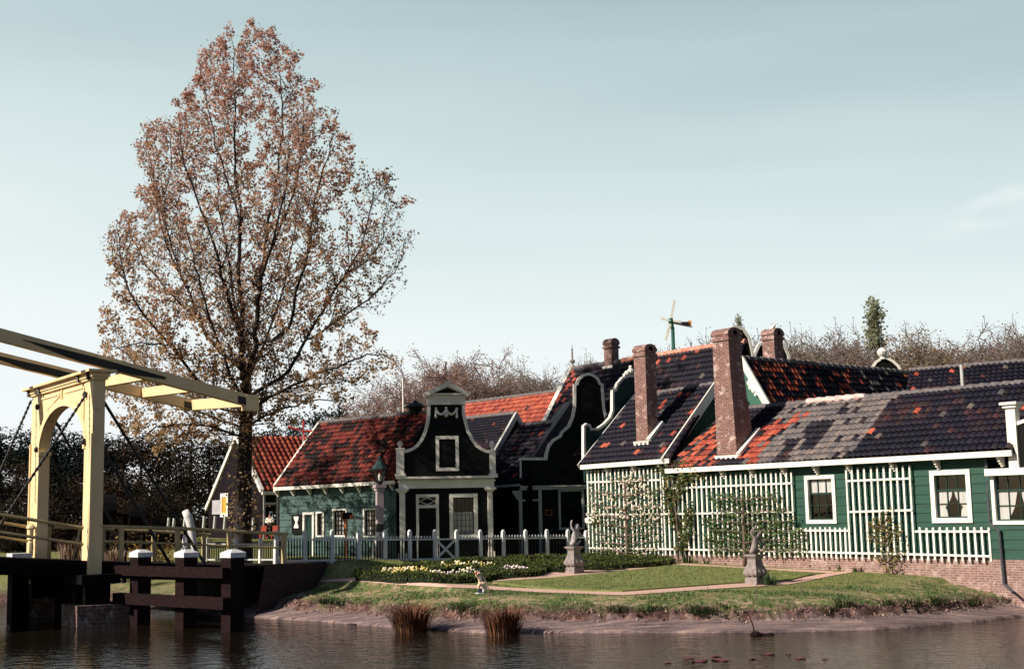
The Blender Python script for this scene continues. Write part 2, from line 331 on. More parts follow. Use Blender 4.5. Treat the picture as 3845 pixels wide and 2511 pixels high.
def _vn(X, Y, f, seed):             # cheap smooth noise
    r = np.random.RandomState(seed); o = np.zeros(np.shape(X))
    for k in range(7):
        a = r.uniform(0, 6.283); g = f * r.uniform(.6, 1.7); o = o + np.sin((X * math.cos(a) + Y * math.sin(a)) * g + r.uniform(0, 6.28))
    return o / 3.2
def ground_z(X, Y, rough=True):
    X = np.asarray(X, float); Y = np.asarray(Y, float); sh = X.shape; x = X.ravel(); y = Y.ravel()
    z = np.zeros(len(x))
    for i in range(0, len(x), 20000):
        q = np.stack([x[i:i + 20000], y[i:i + 20000]], 1); r2 = ((q[:, None, :] - _C[None, :, :2]) ** 2).sum(2)
        z[i:i + 20000] = _tps(r2) @ _W[:_n] + _W[_n] + q @ _W[_n + 1:]
    z = np.clip(z, -.75, .6)
    d = shore_dist(x, y)
    dn = d + np.where((d > .55) & (d < 2.4), .08 * _vn(x, y, 2.2, 3) + .045 * _vn(x, y, 9.0, 4) + .035 * _vn(x, y, 25.0, 6), 0) if rough else d
    main = np.interp(dn, [-30, -2, -.02, .02, .12, .3, .90, 1.0, 1.10, 1.5, 2.6, 4], [-4, -2.0, -1.25, -1.06, -1.03, -1.01, -.90, -.85, -.70, -.59, -.38, .6])
    nat = np.interp(d, [-30, -2, 0, 1.5, 8, 14], [-4, -2, -1.1, -.75, .05, .6])
    w8 = np.clip((x + 10.5) / 2.0, 0, 1); pr = nat * (1 - w8) + main * w8
    z = np.minimum(z, pr)
    return z.reshape(sh)
def hit_ground(u, v, lo=24.0, hi=140.0):
    d = ray(u, v); Y = np.linspace(lo, hi, 900); X = d[0] / d[1] * Y; Z = EYE + d[2] / d[1] * Y
    g = np.maximum(ground_z(X, Y, False), -9); k = np.argmax(Z < g)
    if k == 0: k = len(Y) - 1
    a, b = Y[k - 1], Y[k]
    for _ in range(14):
        c = (a + b) / 2
        if EYE + d[2] / d[1] * c < float(ground_z(np.array([d[0] / d[1] * c]), np.array([c]), False)[0]): b = c
        else: a = c
    return np.array([d[0] / d[1] * b, b, EYE + d[2] / d[1] * b])
def gz(x, y): return float(ground_z(np.array([x]), np.array([y]), False)[0])
def _axis(parts):
    o = []
    for a, b, s in parts: o += list(np.arange(a, b, s))
    return np.array(o + [parts[-1][1]])
gx = _axis([(-400, -80, 40), (-80, -14, 2), (-14, 16, .075), (16, 40, 1.2), (40, 80, 4), (80, 400, 40)])
gy = _axis([(-2, 26, 4), (26, 30, .3), (30, 37.5, .07), (37.5, 44, .2), (44, 52, .4), (52, 90, 1.5), (90, 160, 5), (160, 700, 60)])
GX, GY = np.meshgrid(gx, gy); GZ = ground_z(GX, GY); GD = shore_dist(GX, GY)
soil_n = _vn(GX, GY, 4.0, 11) * .35 + _vn(GX, GY, 11.0, 12) * .25
GZ = GZ + np.where((GD > .9) & (GD < 1.8) & (GX > -10), .025 * _vn(GX, GY, 18, 13) + .022 * _vn(GX, GY, 37, 14), 0)
dd = GD + soil_n * .5
grass = np.clip((dd - 1.15) / .45, 0, 1); conc = np.clip((1.02 - GD + soil_n * .12) / .12, 0, 1) * (GX > -10.5)
lush = np.clip((GD + soil_n * 1.6 - 1.2) / 3.6, 0, 1)
V = np.stack([GX, GY, GZ], 2).reshape(-1, 3); nx, ny = len(gx), len(gy)
ii = (np.arange(ny - 1)[:, None] * nx + np.arange(nx - 1)[None, :]).ravel()
F = np.stack([ii, ii + 1, ii + nx + 1, ii + nx], 1)
msk = np.stack([grass, conc, lush], 2).reshape(-1, 3); mf = msk[F].mean(1)
GROUND = bpy.data.materials.new('garden_ground'); GROUND.use_nodes = True
def _ground_mat(m):
    n = m.node_tree; l = n.links.new; b = n.nodes['Principled BSDF']; b.inputs['Roughness'].default_value = .95; b.inputs['Specular IOR Level'].default_value = .1
    tc = n.nodes.new('ShaderNodeTexCoord'); at = n.nodes.new('ShaderNodeAttribute'); at.attribute_name = 'Col'; sp = n.nodes.new('ShaderNodeSeparateColor'); l(at.outputs['Color'], sp.inputs[0])
    def noise(sc_, det=6, rough=.65, st=(1, 1, 1)):
        mp = n.nodes.new('ShaderNodeMapping'); mp.inputs['Scale'].default_value = st; l(tc.outputs['Object'], mp.inputs[0])
        z = n.nodes.new('ShaderNodeTexNoise'); z.inputs['Scale'].default_value = sc_; z.inputs['Detail'].default_value = det; z.inputs['Roughness'].default_value = rough; l(mp.outputs[0], z.inputs['Vector']); return z.outputs['Fac']
    def ramp(f, *st):
        r = n.nodes.new('ShaderNodeValToRGB'); e = r.color_ramp.elements
        while len(e) < len(st): e.new(.5)
        for q, (p, c) in zip(e, st): q.position = p; q.color = (*c, 1)
        l(f, r.inputs[0]); return r.outputs[0]
    def mix(f, a, c):
        x = n.nodes.new('ShaderNodeMixRGB'); l(f, x.inputs[0]); l(a, x.inputs[1]); l(c, x.inputs[2]); return x.outputs[0]
    def mth(op, a, b_, clamp=True):
        x = n.nodes.new('ShaderNodeMath'); x.operation = op; x.use_clamp = clamp
        for i, q in enumerate((a, b_)):
            if isinstance(q, (int, float)): x.inputs[i].default_value = q
            else: l(q, x.inputs[i])
        return x.outputs[0]
    soil = ramp(noise(6, 10, .8), (.36, (.022, .013, .013)), (.50, (.10, .055, .048)), (.60, (.26, .15, .125)), (.70, (.50, .33, .25)))
    concrete = ramp(noise(1.3, 12, .78, (.6, 5.0, 1)), (.36, (.065, .048, .056)), (.46, (.16, .115, .120)), (.55, (.27, .19, .18)), (.62, (.40, .28, .235)), (.70, (.64, .45, .36)))
    greens = ramp(noise(7, 8, .75), (.32, (.040, .085, .030)), (.5, (.085, .14, .045)), (.66, (.17, .19, .065)))
    lawn = ramp(noise(2.2, 9, .7), (.3, (.15, .165, .055)), (.52, (.20, .205, .072)), (.7, (.25, .23, .095)))
    straw = ramp(noise(9, 6, .7), (.35, (.24, .17, .11)), (.65, (.48, .34, .25)))
    bare = mth('GREATER_THAN', noise(3.0, 8, .74, (1, 1.6, 1)), 0.51)
    g1 = mix(bare, greens, straw)
    g2 = mix(mth('MULTIPLY', sp.outputs[2], 1.0), g1, lawn)
    c = mix(sp.outputs[0], soil, g2); _ = 0; c = mix(sp.outputs[1], c, concrete); l(c, b.inputs['Base Color'])
    bp = n.nodes.new('ShaderNodeBump'); bp.inputs['Strength'].default_value = .9; bp.inputs['Distance'].default_value = .06; l(noise(14, 6, .7), bp.inputs['Height']); l(bp.outputs[0], b.inputs['Normal'])
_ground_mat(GROUND)
fast_mesh('ground', V, F, GROUND, col=mf, smooth=True, kind='structure')
# ---- water
WATER = bpy.data.materials.new('pond_water'); WATER.use_nodes = True
def _water_mat(m):
    n = m.node_tree; l = n.links.new; b = n.nodes['Principled BSDF']; b.inputs['Base Color'].default_value = (.010, .0075, .005, 1); b.inputs['Roughness'].default_value = .045; b.inputs['IOR'].default_value = 1.33; b.inputs['Specular IOR Level'].default_value = .42
    tc = n.nodes.new('ShaderNodeTexCoord'); hs = []
    for s_, st, d in ((2.4, (1, 1.5, 1), 3), (8.0, (1, 1.3, 1), 4)):
        mp = n.nodes.new('ShaderNodeMapping'); mp.inputs['Scale'].default_value = st; mp.inputs['Rotation'].default_value = (0, 0, .35); l(tc.outputs['Object'], mp.inputs[0])
        z = n.nodes.new('ShaderNodeTexNoise'); z.inputs['Scale'].default_value = s_; z.inputs['Detail'].default_value = d; l(mp.outputs[0], z.inputs['Vector']); hs.append(z.outputs['Fac'])
    q = n.nodes.new('ShaderNodeMath'); q.operation = 'MULTIPLY_ADD'; l(hs[1], q.inputs[0]); q.inputs[1].default_value = .28; l(hs[0], q.inputs[2])
    bp = n.nodes.new('ShaderNodeBump'); bp.inputs['Strength'].default_value = 1.0; bp.inputs['Distance'].default_value = .032; l(q.outputs[0], bp.inputs['Height']); l(bp.outputs[0], b.inputs['Normal'])
_water_mat(WATER)
mb = MB(); mb.poly([(-400, -120, WZ), (400, -120, WZ), (400, 70, WZ), (-400, 70, WZ)]); mb.build('water', WATER, kind='structure')
# ---- gravel paths and the middle lawn
PATH = mat('pink_gravel', (.66, .44, .37), (.52, .33, .27), 12, .95, bump=.6, bscale=60, detail=8, spec=.05)
def strip(name, up, lo, off, mts, rows=4, skirt=0.0, n=90, **tg):
    uu = np.linspace(max(up[0][0], lo[0][0]), min(up[-1][0], lo[-1][0]), n); mb = MB()
    va = np.interp(uu, [p[0] for p in up], [p[1] for p in up]); vb = np.interp(uu, [p[0] for p in lo], [p[1] for p in lo]); g = []
    for u, a, b in zip(uu, va, vb):
        A = hit_ground(u, a); B = hit_ground(u, b); r = []
        for k in range(rows + 1):
            q = A + (B - A) * k / rows; r.append([q[0], q[1], gz(q[0], q[1]) + off])
        g.append(r)
    for i in range(n - 1):
        for k in range(rows): mb.poly([g[i][k + 1], g[i + 1][k + 1], g[i + 1][k], g[i][k]])
        if skirt:
            for k, s_ in ((rows, 1), (0, -1)):
                a, b = g[i][k], g[i + 1][k]; q = [a, [a[0], a[1], a[2] - skirt], [b[0], b[1], b[2] - skirt], b]; mb.poly(q if s_ == 1 else q[::-1])
    return mb.build(name, mts, **tg)
_pa = [(1205, 2181, 3), (1343, 2176, 7), (1450, 2185, 6), (1540, 2192, 6), (1680, 2199, 6), (1800, 2204, 6), (1900, 2211, 6), (2050, 2219, 6), (2200, 2225, 5), (2336, 2229, 6), (2500, 2217, 7), (2700, 2203, 7), (2835, 2194, 8), (2950, 2188, 8), (3050, 2170, 8), (3120, 2156, 6), (3200, 2146, 3)]
_pb = [(1850, 2187, 6), (1960, 2178, 9), (2050, 2165, 12), (2158, 2155, 12), (2280, 2148, 8), (2340, 2141, 7), (2430, 2131, 6), (2525, 2119, 5), (2700, 2128, 4), (2840, 2136, 4), (3000, 2143, 4), (3130, 2150, 4)]
for q, o_ in ((_pa, .014), (_pb, .020)):
    strip('path', [(a, b - c) for a, b, c in q], [(a, b + c) for a, b, c in q], o_, PATH, kind='structure')
LAWN = mat('mown_grass', (.215, .225, .085), (.135, .16, .055), 2.6, .95, bump=.7, bscale=45, detail=9, spec=.05)
strip('lawn', [(1850, 2187), (2080, 2172), (2330, 2148), (2430, 2137), (2525, 2124), (2700, 2132), (2840, 2140), (3055, 2156)],
      [(1850, 2189), (2000, 2207), (2150, 2218), (2336, 2223), (2500, 2211), (2700, 2196), (2835, 2187), (2960, 2182), (3055, 2158)], .05, LAWN, rows=8, skirt=.12, kind='structure')
# ================================================================== houses
def proj(p):
    q = np.array(p, float) - np.array([0, 0, EYE]); f = q @ _F
    return CU + FPX * (q @ _R) / f, CV - FPX * (q @ _U) / f
def ray_tri(u, v, A, B, C):
    d = ray(u, v); n = np.cross(np.array(B) - A, np.array(C) - A); k = ((np.array(A) - np.array([0, 0, EYE])) @ n) / (d @ n)
    return np.array([0, 0, EYE]) + d * k
NAVY = [(.0065, .006, .015), (.009, .0075, .019), (.011, .009, .020), (.006, .0065, .016), (.017, .012, .021), (.027, .025, .038), (.009, .006, .010), (.030, .017, .022)]
REDS = [(.50, .10, .055), (.42, .075, .045), (.56, .13, .07), (.33, .06, .04), (.46, .11, .07)]
GREYS = [(.17, .145, .145), (.21, .175, .165), (.14, .125, .13), (.24, .19, .17)]
NAVY.sort(key=sum)
def _weather(p, k=1.0):              # slow drift of tone over the roof: weather and age
    return .5 + .28 * math.sin(p[0] * 1.15 * k + 1.9 * math.sin(p[2] * 1.3 + p[1] * .35)) + .22 * math.sin(p[1] * 1.7 * k + p[2] * 2.3)
def navy(pr=.05, pg=.03, pb=.10):
    pg *= .5; pr *= .7
    def f(p, i, j):
        x = R.random(); w = _weather(p)
        if x < pr: return R.choice(REDS)
        if x < pr + pg: return tuple(c * .6 for c in R.choice(GREYS))
        if x < pr + pg + pb * 1.9 * w * w: return (.055 * R.uniform(.6, 1.3), .025, .028)
        k = min(len(NAVY) - 1, max(0, int((w * .55 + R.random() * .45) * len(NAVY)))); return tuple(c * R.uniform(.85, 1.15) for c in NAVY[k])
    return f
def red(dark=.25, moss=True):
    def f(p, i, j):
        n_ = .5 + .5 * math.sin(p[0] * 2.1 + p[2] * 3 + 1.3 * math.sin(p[2] * 4.1)) * math.sin(p[2] * 2.7 + p[0] * 1.1)
        if R.random() < dark * (1.6 * n_ if moss else .6): return R.choice([(.035, .014, .014), (.06, .02, .018), (.10, .026, .022), (.03, .02, .024)])
        c = R.choice(REDS); k = R.uniform(.75, 1.1); return tuple(x * k for x in c)
    return f
_prof = np.array([(0, -.9), (.035, .35), (.17, .85), (.36, 1.0), (.60, .66), (.80, .24), (.90, .12), (.91, -.9), (1, -.9)])
def tile_roof(name, root, A, B, C, D, colfn, tw=.205, th=.28, amp=.06, lip=.055, parent=None):
    """pantile sheet: A eave left, B eave right, C ridge right, D ridge left"""
    A, B, C, D = (np.array(q, float) for q in (A, B, C, D))
    nu = max(2, int(round(max(np.linalg.norm(B - A), np.linalg.norm(C - D)) / tw))); nv = max(2, int(round((np.linalg.norm(D - A) + np.linalg.norm(C - B)) / 2 / th)))
    N = np.cross(B - A, D - A); N /= np.linalg.norm(N)
    if N[2] < 0: N = -N
    V = []; F = []; Cc = []; k = len(_prof)
    for j in range(nv):
        b0, b1 = j / nv, (j + 1.12) / nv
        for i in range(nu):
            jit = R.uniform(-.006, .006); col = colfn((A + (B - A) * ((i + .5) / nu)) * (1 - (j + .5) / nv) + (D + (C - D) * ((i + .5) / nu)) * ((j + .5) / nv), i, j)
            base = len(V)
            for bb, h0 in ((b0, lip + jit), (min(b1, 1.0), 0.004)):
                for x, h in _prof:
                    a = (i + x) / nu; q = (A + (B - A) * a) * (1 - bb) + (D + (C - D) * a) * bb
                    V.append(q + N * (h0 + amp * h + .022 * math.sin(q[0] * .9 + q[1] * 1.3) * math.sin(bb * 3.1 + 1)))
            for x, h in _prof:
                a = (i + x * 1.02) / nu; q = (A + (B - A) * a) * (1 - b0) + (D + (C - D) * a) * b0; V.append(q + N * (lip - .020 + amp * h + .022 * math.sin(q[0] * .9 + q[1] * 1.3) * math.sin(b0 * 3.1 + 1)))
            for q in range(k - 1):
                F.append((base + q, base + q + 1, base + k + q + 1, base + k + q)); Cc.append(col)
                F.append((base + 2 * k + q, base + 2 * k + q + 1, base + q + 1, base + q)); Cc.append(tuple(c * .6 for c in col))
    V = np.array(V); o0 = np.array(root.location)
    if np.dot(np.cross(V[F[0][1]] - V[F[0][0]], V[F[0][2]] - V[F[0][1]]), N) < 0: F = [f[::-1] for f in F]
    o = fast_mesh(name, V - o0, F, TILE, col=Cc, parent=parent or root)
    return o, N
def roof_slab(root, A, B, C, D, th=.09, mt=None, name='roof_deck', parent=None):   # boarding just under the tiles
    A, B, C, D = (np.array(q, float) for q in (A, B, C, D)); N = np.cross(B - A, D - A); N /= np.linalg.norm(N)
    if N[2] < 0: N = -N
    mb = MB(); mb.box8([q - N * (.035 + th) for q in (A, B, C, D)] + [q - N * .035 for q in (A, B, C, D)]); return mb.build(name, mt or DARK, root, parent)
def ridge_cap(root, a, b, mt=RIDGE, r=.11, name='ridge_cap', parent=None):
    a = np.array(a, float); b = np.array(b, float); L_ = np.linalg.norm(b - a); n = max(2, int(L_ / .36)); mb = MB()
    for i in range(n):
        p = a + (b - a) * i / n; q = a + (b - a) * ((i + 1.08) / n if i < n - 1 else 1); mb.tube([p + (0, 0, .012), q + (0, 0, 0)], [r * 1.10, r * .88], 8)
    return mb.build(name, mt, root, parent)
def boards(mb, pl, s0, s1, z0, z1, h=.255, holes=(), lap=.022, base=0.0, m=0):
    nr = int(math.ceil((z1 - z0) / h)); 
    for r in range(nr):
        a, b = z0 + r * h, min(z0 + (r + 1) * h, z1); cuts = sorted({a, b} | {q for hh in holes for q in hh[2:4] if a < q < b})
        off = lambda z: base + lap * (1 - (z - a) / h) + .002
        for za, zb in zip(cuts[:-1], cuts[1:]):
            zm = (za + zb) / 2; segs = [(s0, s1)]
            for hh in holes:
                if hh[2] < zm < hh[3]:
                    ns = []
                    for p, q in segs:
                        if hh[1] <= p or hh[0] >= q: ns.append((p, q))
                        else:
                            if p < hh[0]: ns.append((p, hh[0]))
                            if q > hh[1]: ns.append((hh[1], q))
                    segs = ns
            for p, q in segs:
                mb.poly([pl.w(p, za, off(za)), pl.w(q, za, off(za)), pl.w(q, zb, off(zb)), pl.w(p, zb, off(zb))], m)
                if za == a: mb.poly([pl.w(p, za, base - .004), pl.w(q, za, base - .004), pl.w(q, za, off(za)), pl.w(p, za, off(za))], m)
def window(root, pl, r, fw=.11, cols=3, bars=(), top_cols=None, off=.03, frame=WHITE, sash=DKGREEN, curtain=None, name='window', lead=.018, parent=None):
    """r = (s0, s1, z0, z1) outside of the frame; bars = heights 0..1 of the glazing bars; curtain = list of outlines in 0..1"""
    s0, s1, z0, z1 = r; mb = MB()
    mb.pbox(pl, s0, s0 + fw, z0, z1, -.10, off + .025); mb.pbox(pl, s1 - fw, s1, z0, z1, -.10, off + .025)
    mb.pbox(pl, s0 + fw, s1 - fw, z1 - fw, z1, -.10, off + .022); mb.pbox(pl, s0 + fw, s1 - fw, z0, z0 + fw, -.10, off + .028)
    f = mb.build(name, frame, root, parent)
    a, b, c, d = s0 + fw, s1 - fw, z0 + fw, z1 - fw; W_, H_ = b - a, d - c; mb = MB(); e = .035
    mb.pbox(pl, a, a + e, c, d, -.085, -.04); mb.pbox(pl, b - e, b, c, d, -.085, -.04); mb.pbox(pl, a + e, b - e, c, c + e, -.085, -.042); mb.pbox(pl, a + e, b - e, d - e, d, -.085, -.042)
    for k in range(1, cols): mb.pbox(pl, a + W_ * k / cols - lead / 2, a + W_ * k / cols + lead / 2, c + e, d - e, -.078, -.048)
    for y in bars:
        t = lead if not isinstance(y, tuple) else y[1]; y = y if not isinstance(y, tuple) else y[0]
        mb.pbox(pl, a + e, b - e, c + H_ * y - t / 2, c + H_ * y + t / 2, -.080, -.045)
    mb.build('sash', sash, root, f)
    mb = MB(); mb.poly([pl.w(a, c, -.068), pl.w(b, c, -.068), pl.w(b, d, -.068), pl.w(a, d, -.068)]); mb.build('pane', GLASS, root, f)
    mb = MB(); q = .45     # near-black box, its colour standing in for the unlit room behind
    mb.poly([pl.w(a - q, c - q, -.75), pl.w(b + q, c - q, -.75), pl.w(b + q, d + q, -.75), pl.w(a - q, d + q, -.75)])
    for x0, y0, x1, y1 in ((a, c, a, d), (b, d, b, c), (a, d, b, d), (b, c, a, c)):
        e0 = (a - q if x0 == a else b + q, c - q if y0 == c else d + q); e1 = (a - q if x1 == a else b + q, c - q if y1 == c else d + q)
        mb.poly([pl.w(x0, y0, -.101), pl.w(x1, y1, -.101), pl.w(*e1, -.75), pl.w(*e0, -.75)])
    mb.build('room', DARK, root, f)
    if curtain:
        mb = MB()
        for ol in curtain:
            pts = [(a + W_ * x, c + H_ * y) for x, y in ol]; mb.prism(pl, pts, -.098, -.092)
        mb.build('curtain', CURT, root, f)
    return f
def rect(pl, u0, v0, u1, v1):          # pixel box -> (s0, s1, z0, z1) on a plane
    a = pl.sz(u0, (v0 + v1) / 2)[0]; b = pl.sz(u1, (v0 + v1) / 2)[0]; um = (u0 + u1) / 2
    return a, b, pl.sz(um, v1)[1], pl.sz(um, v0)[1]
def chimney(root, pl, q, s0, s1, z0, z1, depth, flare=(0, 0), mt=BRICK, parent=None, hole=True, name='chimney'):
    """shaft with its front face on pl shifted back by q"""
    mb = MB(); f = flare; zt = z1 - .32
    def ring(a, b, o0, o1, z): return [pl.w(a, z, o0), pl.w(b, z, o0), pl.w(b, z, o1), pl.w(a, z, o1)]
    zz = [z0, z0 + (zt - z0) * .5, z0 + (zt - z0) * .8, zt]; ff = [1, .42, .1, 0]
    for i in range(3):
        mb.box8(ring(s0, s1 + f[0] * ff[i], -q, -q - depth - f[1] * ff[i], zz[i]) + ring(s0, s1 + f[0] * ff[i + 1], -q, -q - depth - f[1] * ff[i + 1], zz[i + 1]))
    mb.box8(ring(s0 - .05, s1 + .05, -q + .05, -q - depth - .05, zt) + ring(s0 - .05, s1 + .05, -q + .05, -q - depth - .05, zt + .09))
    mb.box8(ring(s0 - .01, s1 + .01, -q + .01, -q - depth - .01, zt + .09) + ring(s0 - .01, s1 + .01, -q + .01, -q - depth - .01, zt + .16))
    ps = Plane(pl.w(s1 + .035, 0, -q)[:2], -pl.n); dp = depth       # arched hood, axis along the wall
    arch = [(-.03, zt + .16)] + [(dp / 2 - (dp / 2 + .05) * math.cos(math.pi * k / 10), zt + .16 + .05 + .22 * math.sin(math.pi * k / 10)) for k in range(11)] + [(dp + .03, zt + .16)]
    mb.prism(ps, arch, -(s1 - s0) - .07, 0.0)
    c = mb.build(name, mt, root, parent)
    if hole:
        mb = MB(); mb.prism(ps, [(dp / 2 + .10 * math.cos(2 * math.pi * k / 12), zt + .26 + .085 * math.sin(2 * math.pi * k / 12)) for k in range(12)], .001, .006); mb.build('flue_mouth', DARK, root, c)
    return c
def bracket(mb, pl, s, z, out=.30, h=.26, w_=.07):    # console under the eave
    for k in range(4):
        a = k / 4; mb.pbox(pl, s - w_ / 2, s + w_ / 2, z - h * (1 - a) ** 1.0 * 1.0 if k else z - h, z - h * (1 - (k + 1) / 4) if k < 3 else z, .0, out * ((k + 1) / 4) ** .8)
# ------------------------------------------------------------------ the long green house by the pond
TR = np.array([.636, -.772]); PR = Plane(P(2205, 1930, 48), TR)
def S(u, v, pl=PR): return pl.sz(u, v)[0]
def Zv(u, v, pl=PR): return pl.sz(u, v)[1]
PE = PR.shifted(.35)
hA = thing('green_house', 'green boarded house end with trellis, curled green false gable and slim brick chimney', 'house', PR.w(1.3, 0), 'green boarded houses beside the pond garden')
hB = thing('green_house', 'long green boarded house with patchwork grey and red roof and two white sash windows', 'house', PR.w(8, -.2), 'green boarded houses beside the pond garden')
sA1 = S(2500, 1930); sB1 = S(3716, 1930) + .03
# plinths
for h_, a, b in ((hA, -.02, sA1), (hB, sA1 + .002, sB1)):
    mb = MB(); zt = Zv(2205, 2080) if h_ is hA else None
    za, zb = Zv(2205, 2076), Zv(3720, 2094); zl = lambda s: za + (zb - za) * s / S(3720, 2094)
    mb.box8([PR.w(a, -1.4, .03), PR.w(b, -1.4, .03), PR.w(b, -1.4, -.2), PR.w(a, -1.4, -.2), PR.w(a, zl(a), .03), PR.w(b, zl(b), .03), PR.w(b, zl(b), -.2), PR.w(a, zl(a), -.2)])
    mb.build('plinth', BRICK2, h_)
zb0 = min(Zv(2205, 2076), Zv(3720, 2094)) - .03
eA0, eA1 = PE.hit(2181, 1747), PE.hit(2514, 1722); eB0, eB1 = PE.hit(2499, 1761), PE.hit(3800, 1691)
zeA = (eA0[2] + eA1[2]) / 2; zeB = (eB0[2] + eB1[2]) / 2
RA = PR.shifted(-2.5); rA0, rA1 = RA.hit(2380, 1493), RA.hit(2690, 1442)
RB = PR.shifted(-2.1); rB0, rB1 = RB.hit(2735, 1541), RB.hit(3905, 1434)
print('A eave', eA0[2], eA1[2], 'ridge', rA0[2], rA1[2], 'B eave', eB0[2], eB1[2], 'ridge', rB0[2], rB1[2], 'len', S(3790, 1900), 's', sA1)
W1 = rect(PR, 3027, 1783, 3141, 1965); W2 = rect(PR, 3498, 1763, 3650, 1962)
def inset(r, e): return (r[0] + e, r[1] - e, r[2] + e, r[3] - e)
mb = MB(); boards(mb, PR, 0, sA1, zb0, zeA - .05, .255); mb.build('wall', GREEN, hA)
mb = MB(); boards(mb, PR, sA1, sB1, zb0, zeB - .05, .255, holes=[inset(W1, .05), inset(W2, .05)]); mb.build('wall', GREEN, hB)
for h_, a, b, ze, rz, wd in ((hA, 0, sA1, zeA, rA0[2], 2.5), (hB, sA1, sB1, zeB, rB0[2], 2.1)):   # rear and end walls so that the house is closed
    mb = MB(); mb.pbox(PR, a + .02, b - .02, -1, ze - .1, -2 * wd, -2 * wd + .1)
    PS = Plane(PR.w(a, 0)[:2], -PR.n)
    for off, q in ((.0, a), ):
        mb.prism(PS, [(.1, -1), (2 * wd - .1, -1), (2 * wd - .1, ze - .12), (wd, rz - .12), (.1, ze - .12)], -.1, -.02)
    mb.prism(Plane(PR.w(b, 0)[:2], -PR.n), [(.1, -1), (2 * wd - .1, -1), (2 * wd - .1, ze - .12), (wd, rz - .12), (.1, ze - .12)], -.12, -.04)
    mb.build('back_wall', DKGREEN, h_)
# roofs
def double_roof(root, e0, e1, r0, r1, colfn, back=True, cap=RIDGE, deck=True, capr=.11):
    rf, N = tile_roof('roof', root, e0, e1, r1, r0, colfn); roof_slab(root, e0, e1, r1, r0, parent=rf)
    if back:
        k = PR.n * -2; f0, f1 = e0 + 2 * (np.array([*(r0 - e0)[:2], 0])), e1 + 2 * np.array([*(r1 - e1)[:2], 0]); roof_slab(root, f1, f0, r0, r1, mt=MATS['black_tarred_boards'], parent=rf, th=.12)
    ridge_cap(root, r0, r1, cap, capr, parent=rf); return rf
def colB(p, i, j):
    u, v = proj(p); x = R.random()
    if u < 2690 and 2480 < u:
        if (u - 2560) > (1740 - v) * .55 and x < .72: return R.choice(REDS)
        return navy(.05, .12)(p, i, j)
    lx = u - (1740 - v) * .78          # column followed down to the eave
    if 2755 < lx < 2835 and v > 1600 - 20 * R.random() and x < .75: return R.choice(REDS)
    if 2830 < lx < 2900 and 1555 < v < 1610 and x < .5: return R.choice(REDS)
    if 2790 < lx < 3175 and x < .9:
        if 2935 < lx < 3010 and 1590 < v < 1690 and (v < 1640 or lx > 2960): return R.choice(NAVY)
        if 2895 < lx < 2935 and v > 1660: return R.choice(NAVY)
        return R.choice(GREYS) if x < .86 else R.choice(NAVY)
    return navy(.012, .05, .13)(p, i, j)
rfA = double_roof(hA, eA0, eA1, rA0, rA1, navy(.055, .05, .10))
rfB = double_roof(hB, eB0, eB1, rB0, rB1, colB)
# whitened stretch of the ridge
ridge_cap(hB, RB.hit(3035, 1511), RB.hit(3250, 1491), RIDGEW, .125, 'mortared_ridge', rfB)
# eave boards and consoles
for h_, a, b, z_, us in ((hA, S(2183, 1752, PE), S(2514, 1728, PE), zeA, (2292, 2392, 2495)), (hB, S(2499, 1766, PE), S(3796, 1697, PE), zeB, (2615, 2725, 2835, 2955, 3075, 3200, 3365, 3530, 3770))):
    e0, e1 = (eA0, eA1) if h_ is hA else (eB0, eB1); mb = MB(); n_ = np.array([*PR.n, 0]) * .04
    mb.box8([e0 - (0, 0, .14) + n_, e1 - (0, 0, .14) + n_, e1 - (0, 0, .14) - n_, e0 - (0, 0, .14) - n_, e0 - (0, 0, -.015) + n_, e1 + (0, 0, .015) + n_, e1 + (0, 0, .015) - n_, e0 + (0, 0, .015) - n_])
    mb.build('eave_board', WHITE, h_)
    for u in us:
        mb = MB(); s_ = S(u, 1760, PR); bracket(mb, PR, s_, z_ - .13 + (e1[2] - e0[2]) * 0, .30, .26); mb.build('bracket', WHITE, h_)
# verge boards of A
PV = Plane(PR.w(S(2516, 1722), 0)[:2], -PR.n)      # upright plane across the house at its pond-side end
a = PV.sz(2516, 1722); b = PV.sz(2700, 1424)
mb = MB(); mb.ribbon(PV, [(-.40, zeA - .10), (2.5, rA1[2] + .05)], .34, .05, .10); mb.ribbon(PV, [(2.5, rA1[2] + .05), (5.2, zeA - .1)], .30, .05, .10); mb.build('verge_board', WHITE, hA)
mb = MB(); mb.ribbon(PV, [(-.30, zeB + .06), (2.1, rB0[2] + .0)], .10, .16, .20); mb.build('flashing_board', DKGREEN, hB)
PVl = Plane(PR.w(S(2200, 1740), 0)[:2], -PR.n)
mb = MB(); mb.ribbon(PVl, [(-.38, zeA - .06), (2.5, rA0[2] + .03)], .16, .0, .05); mb.build('verge_board', GREYW, hA)
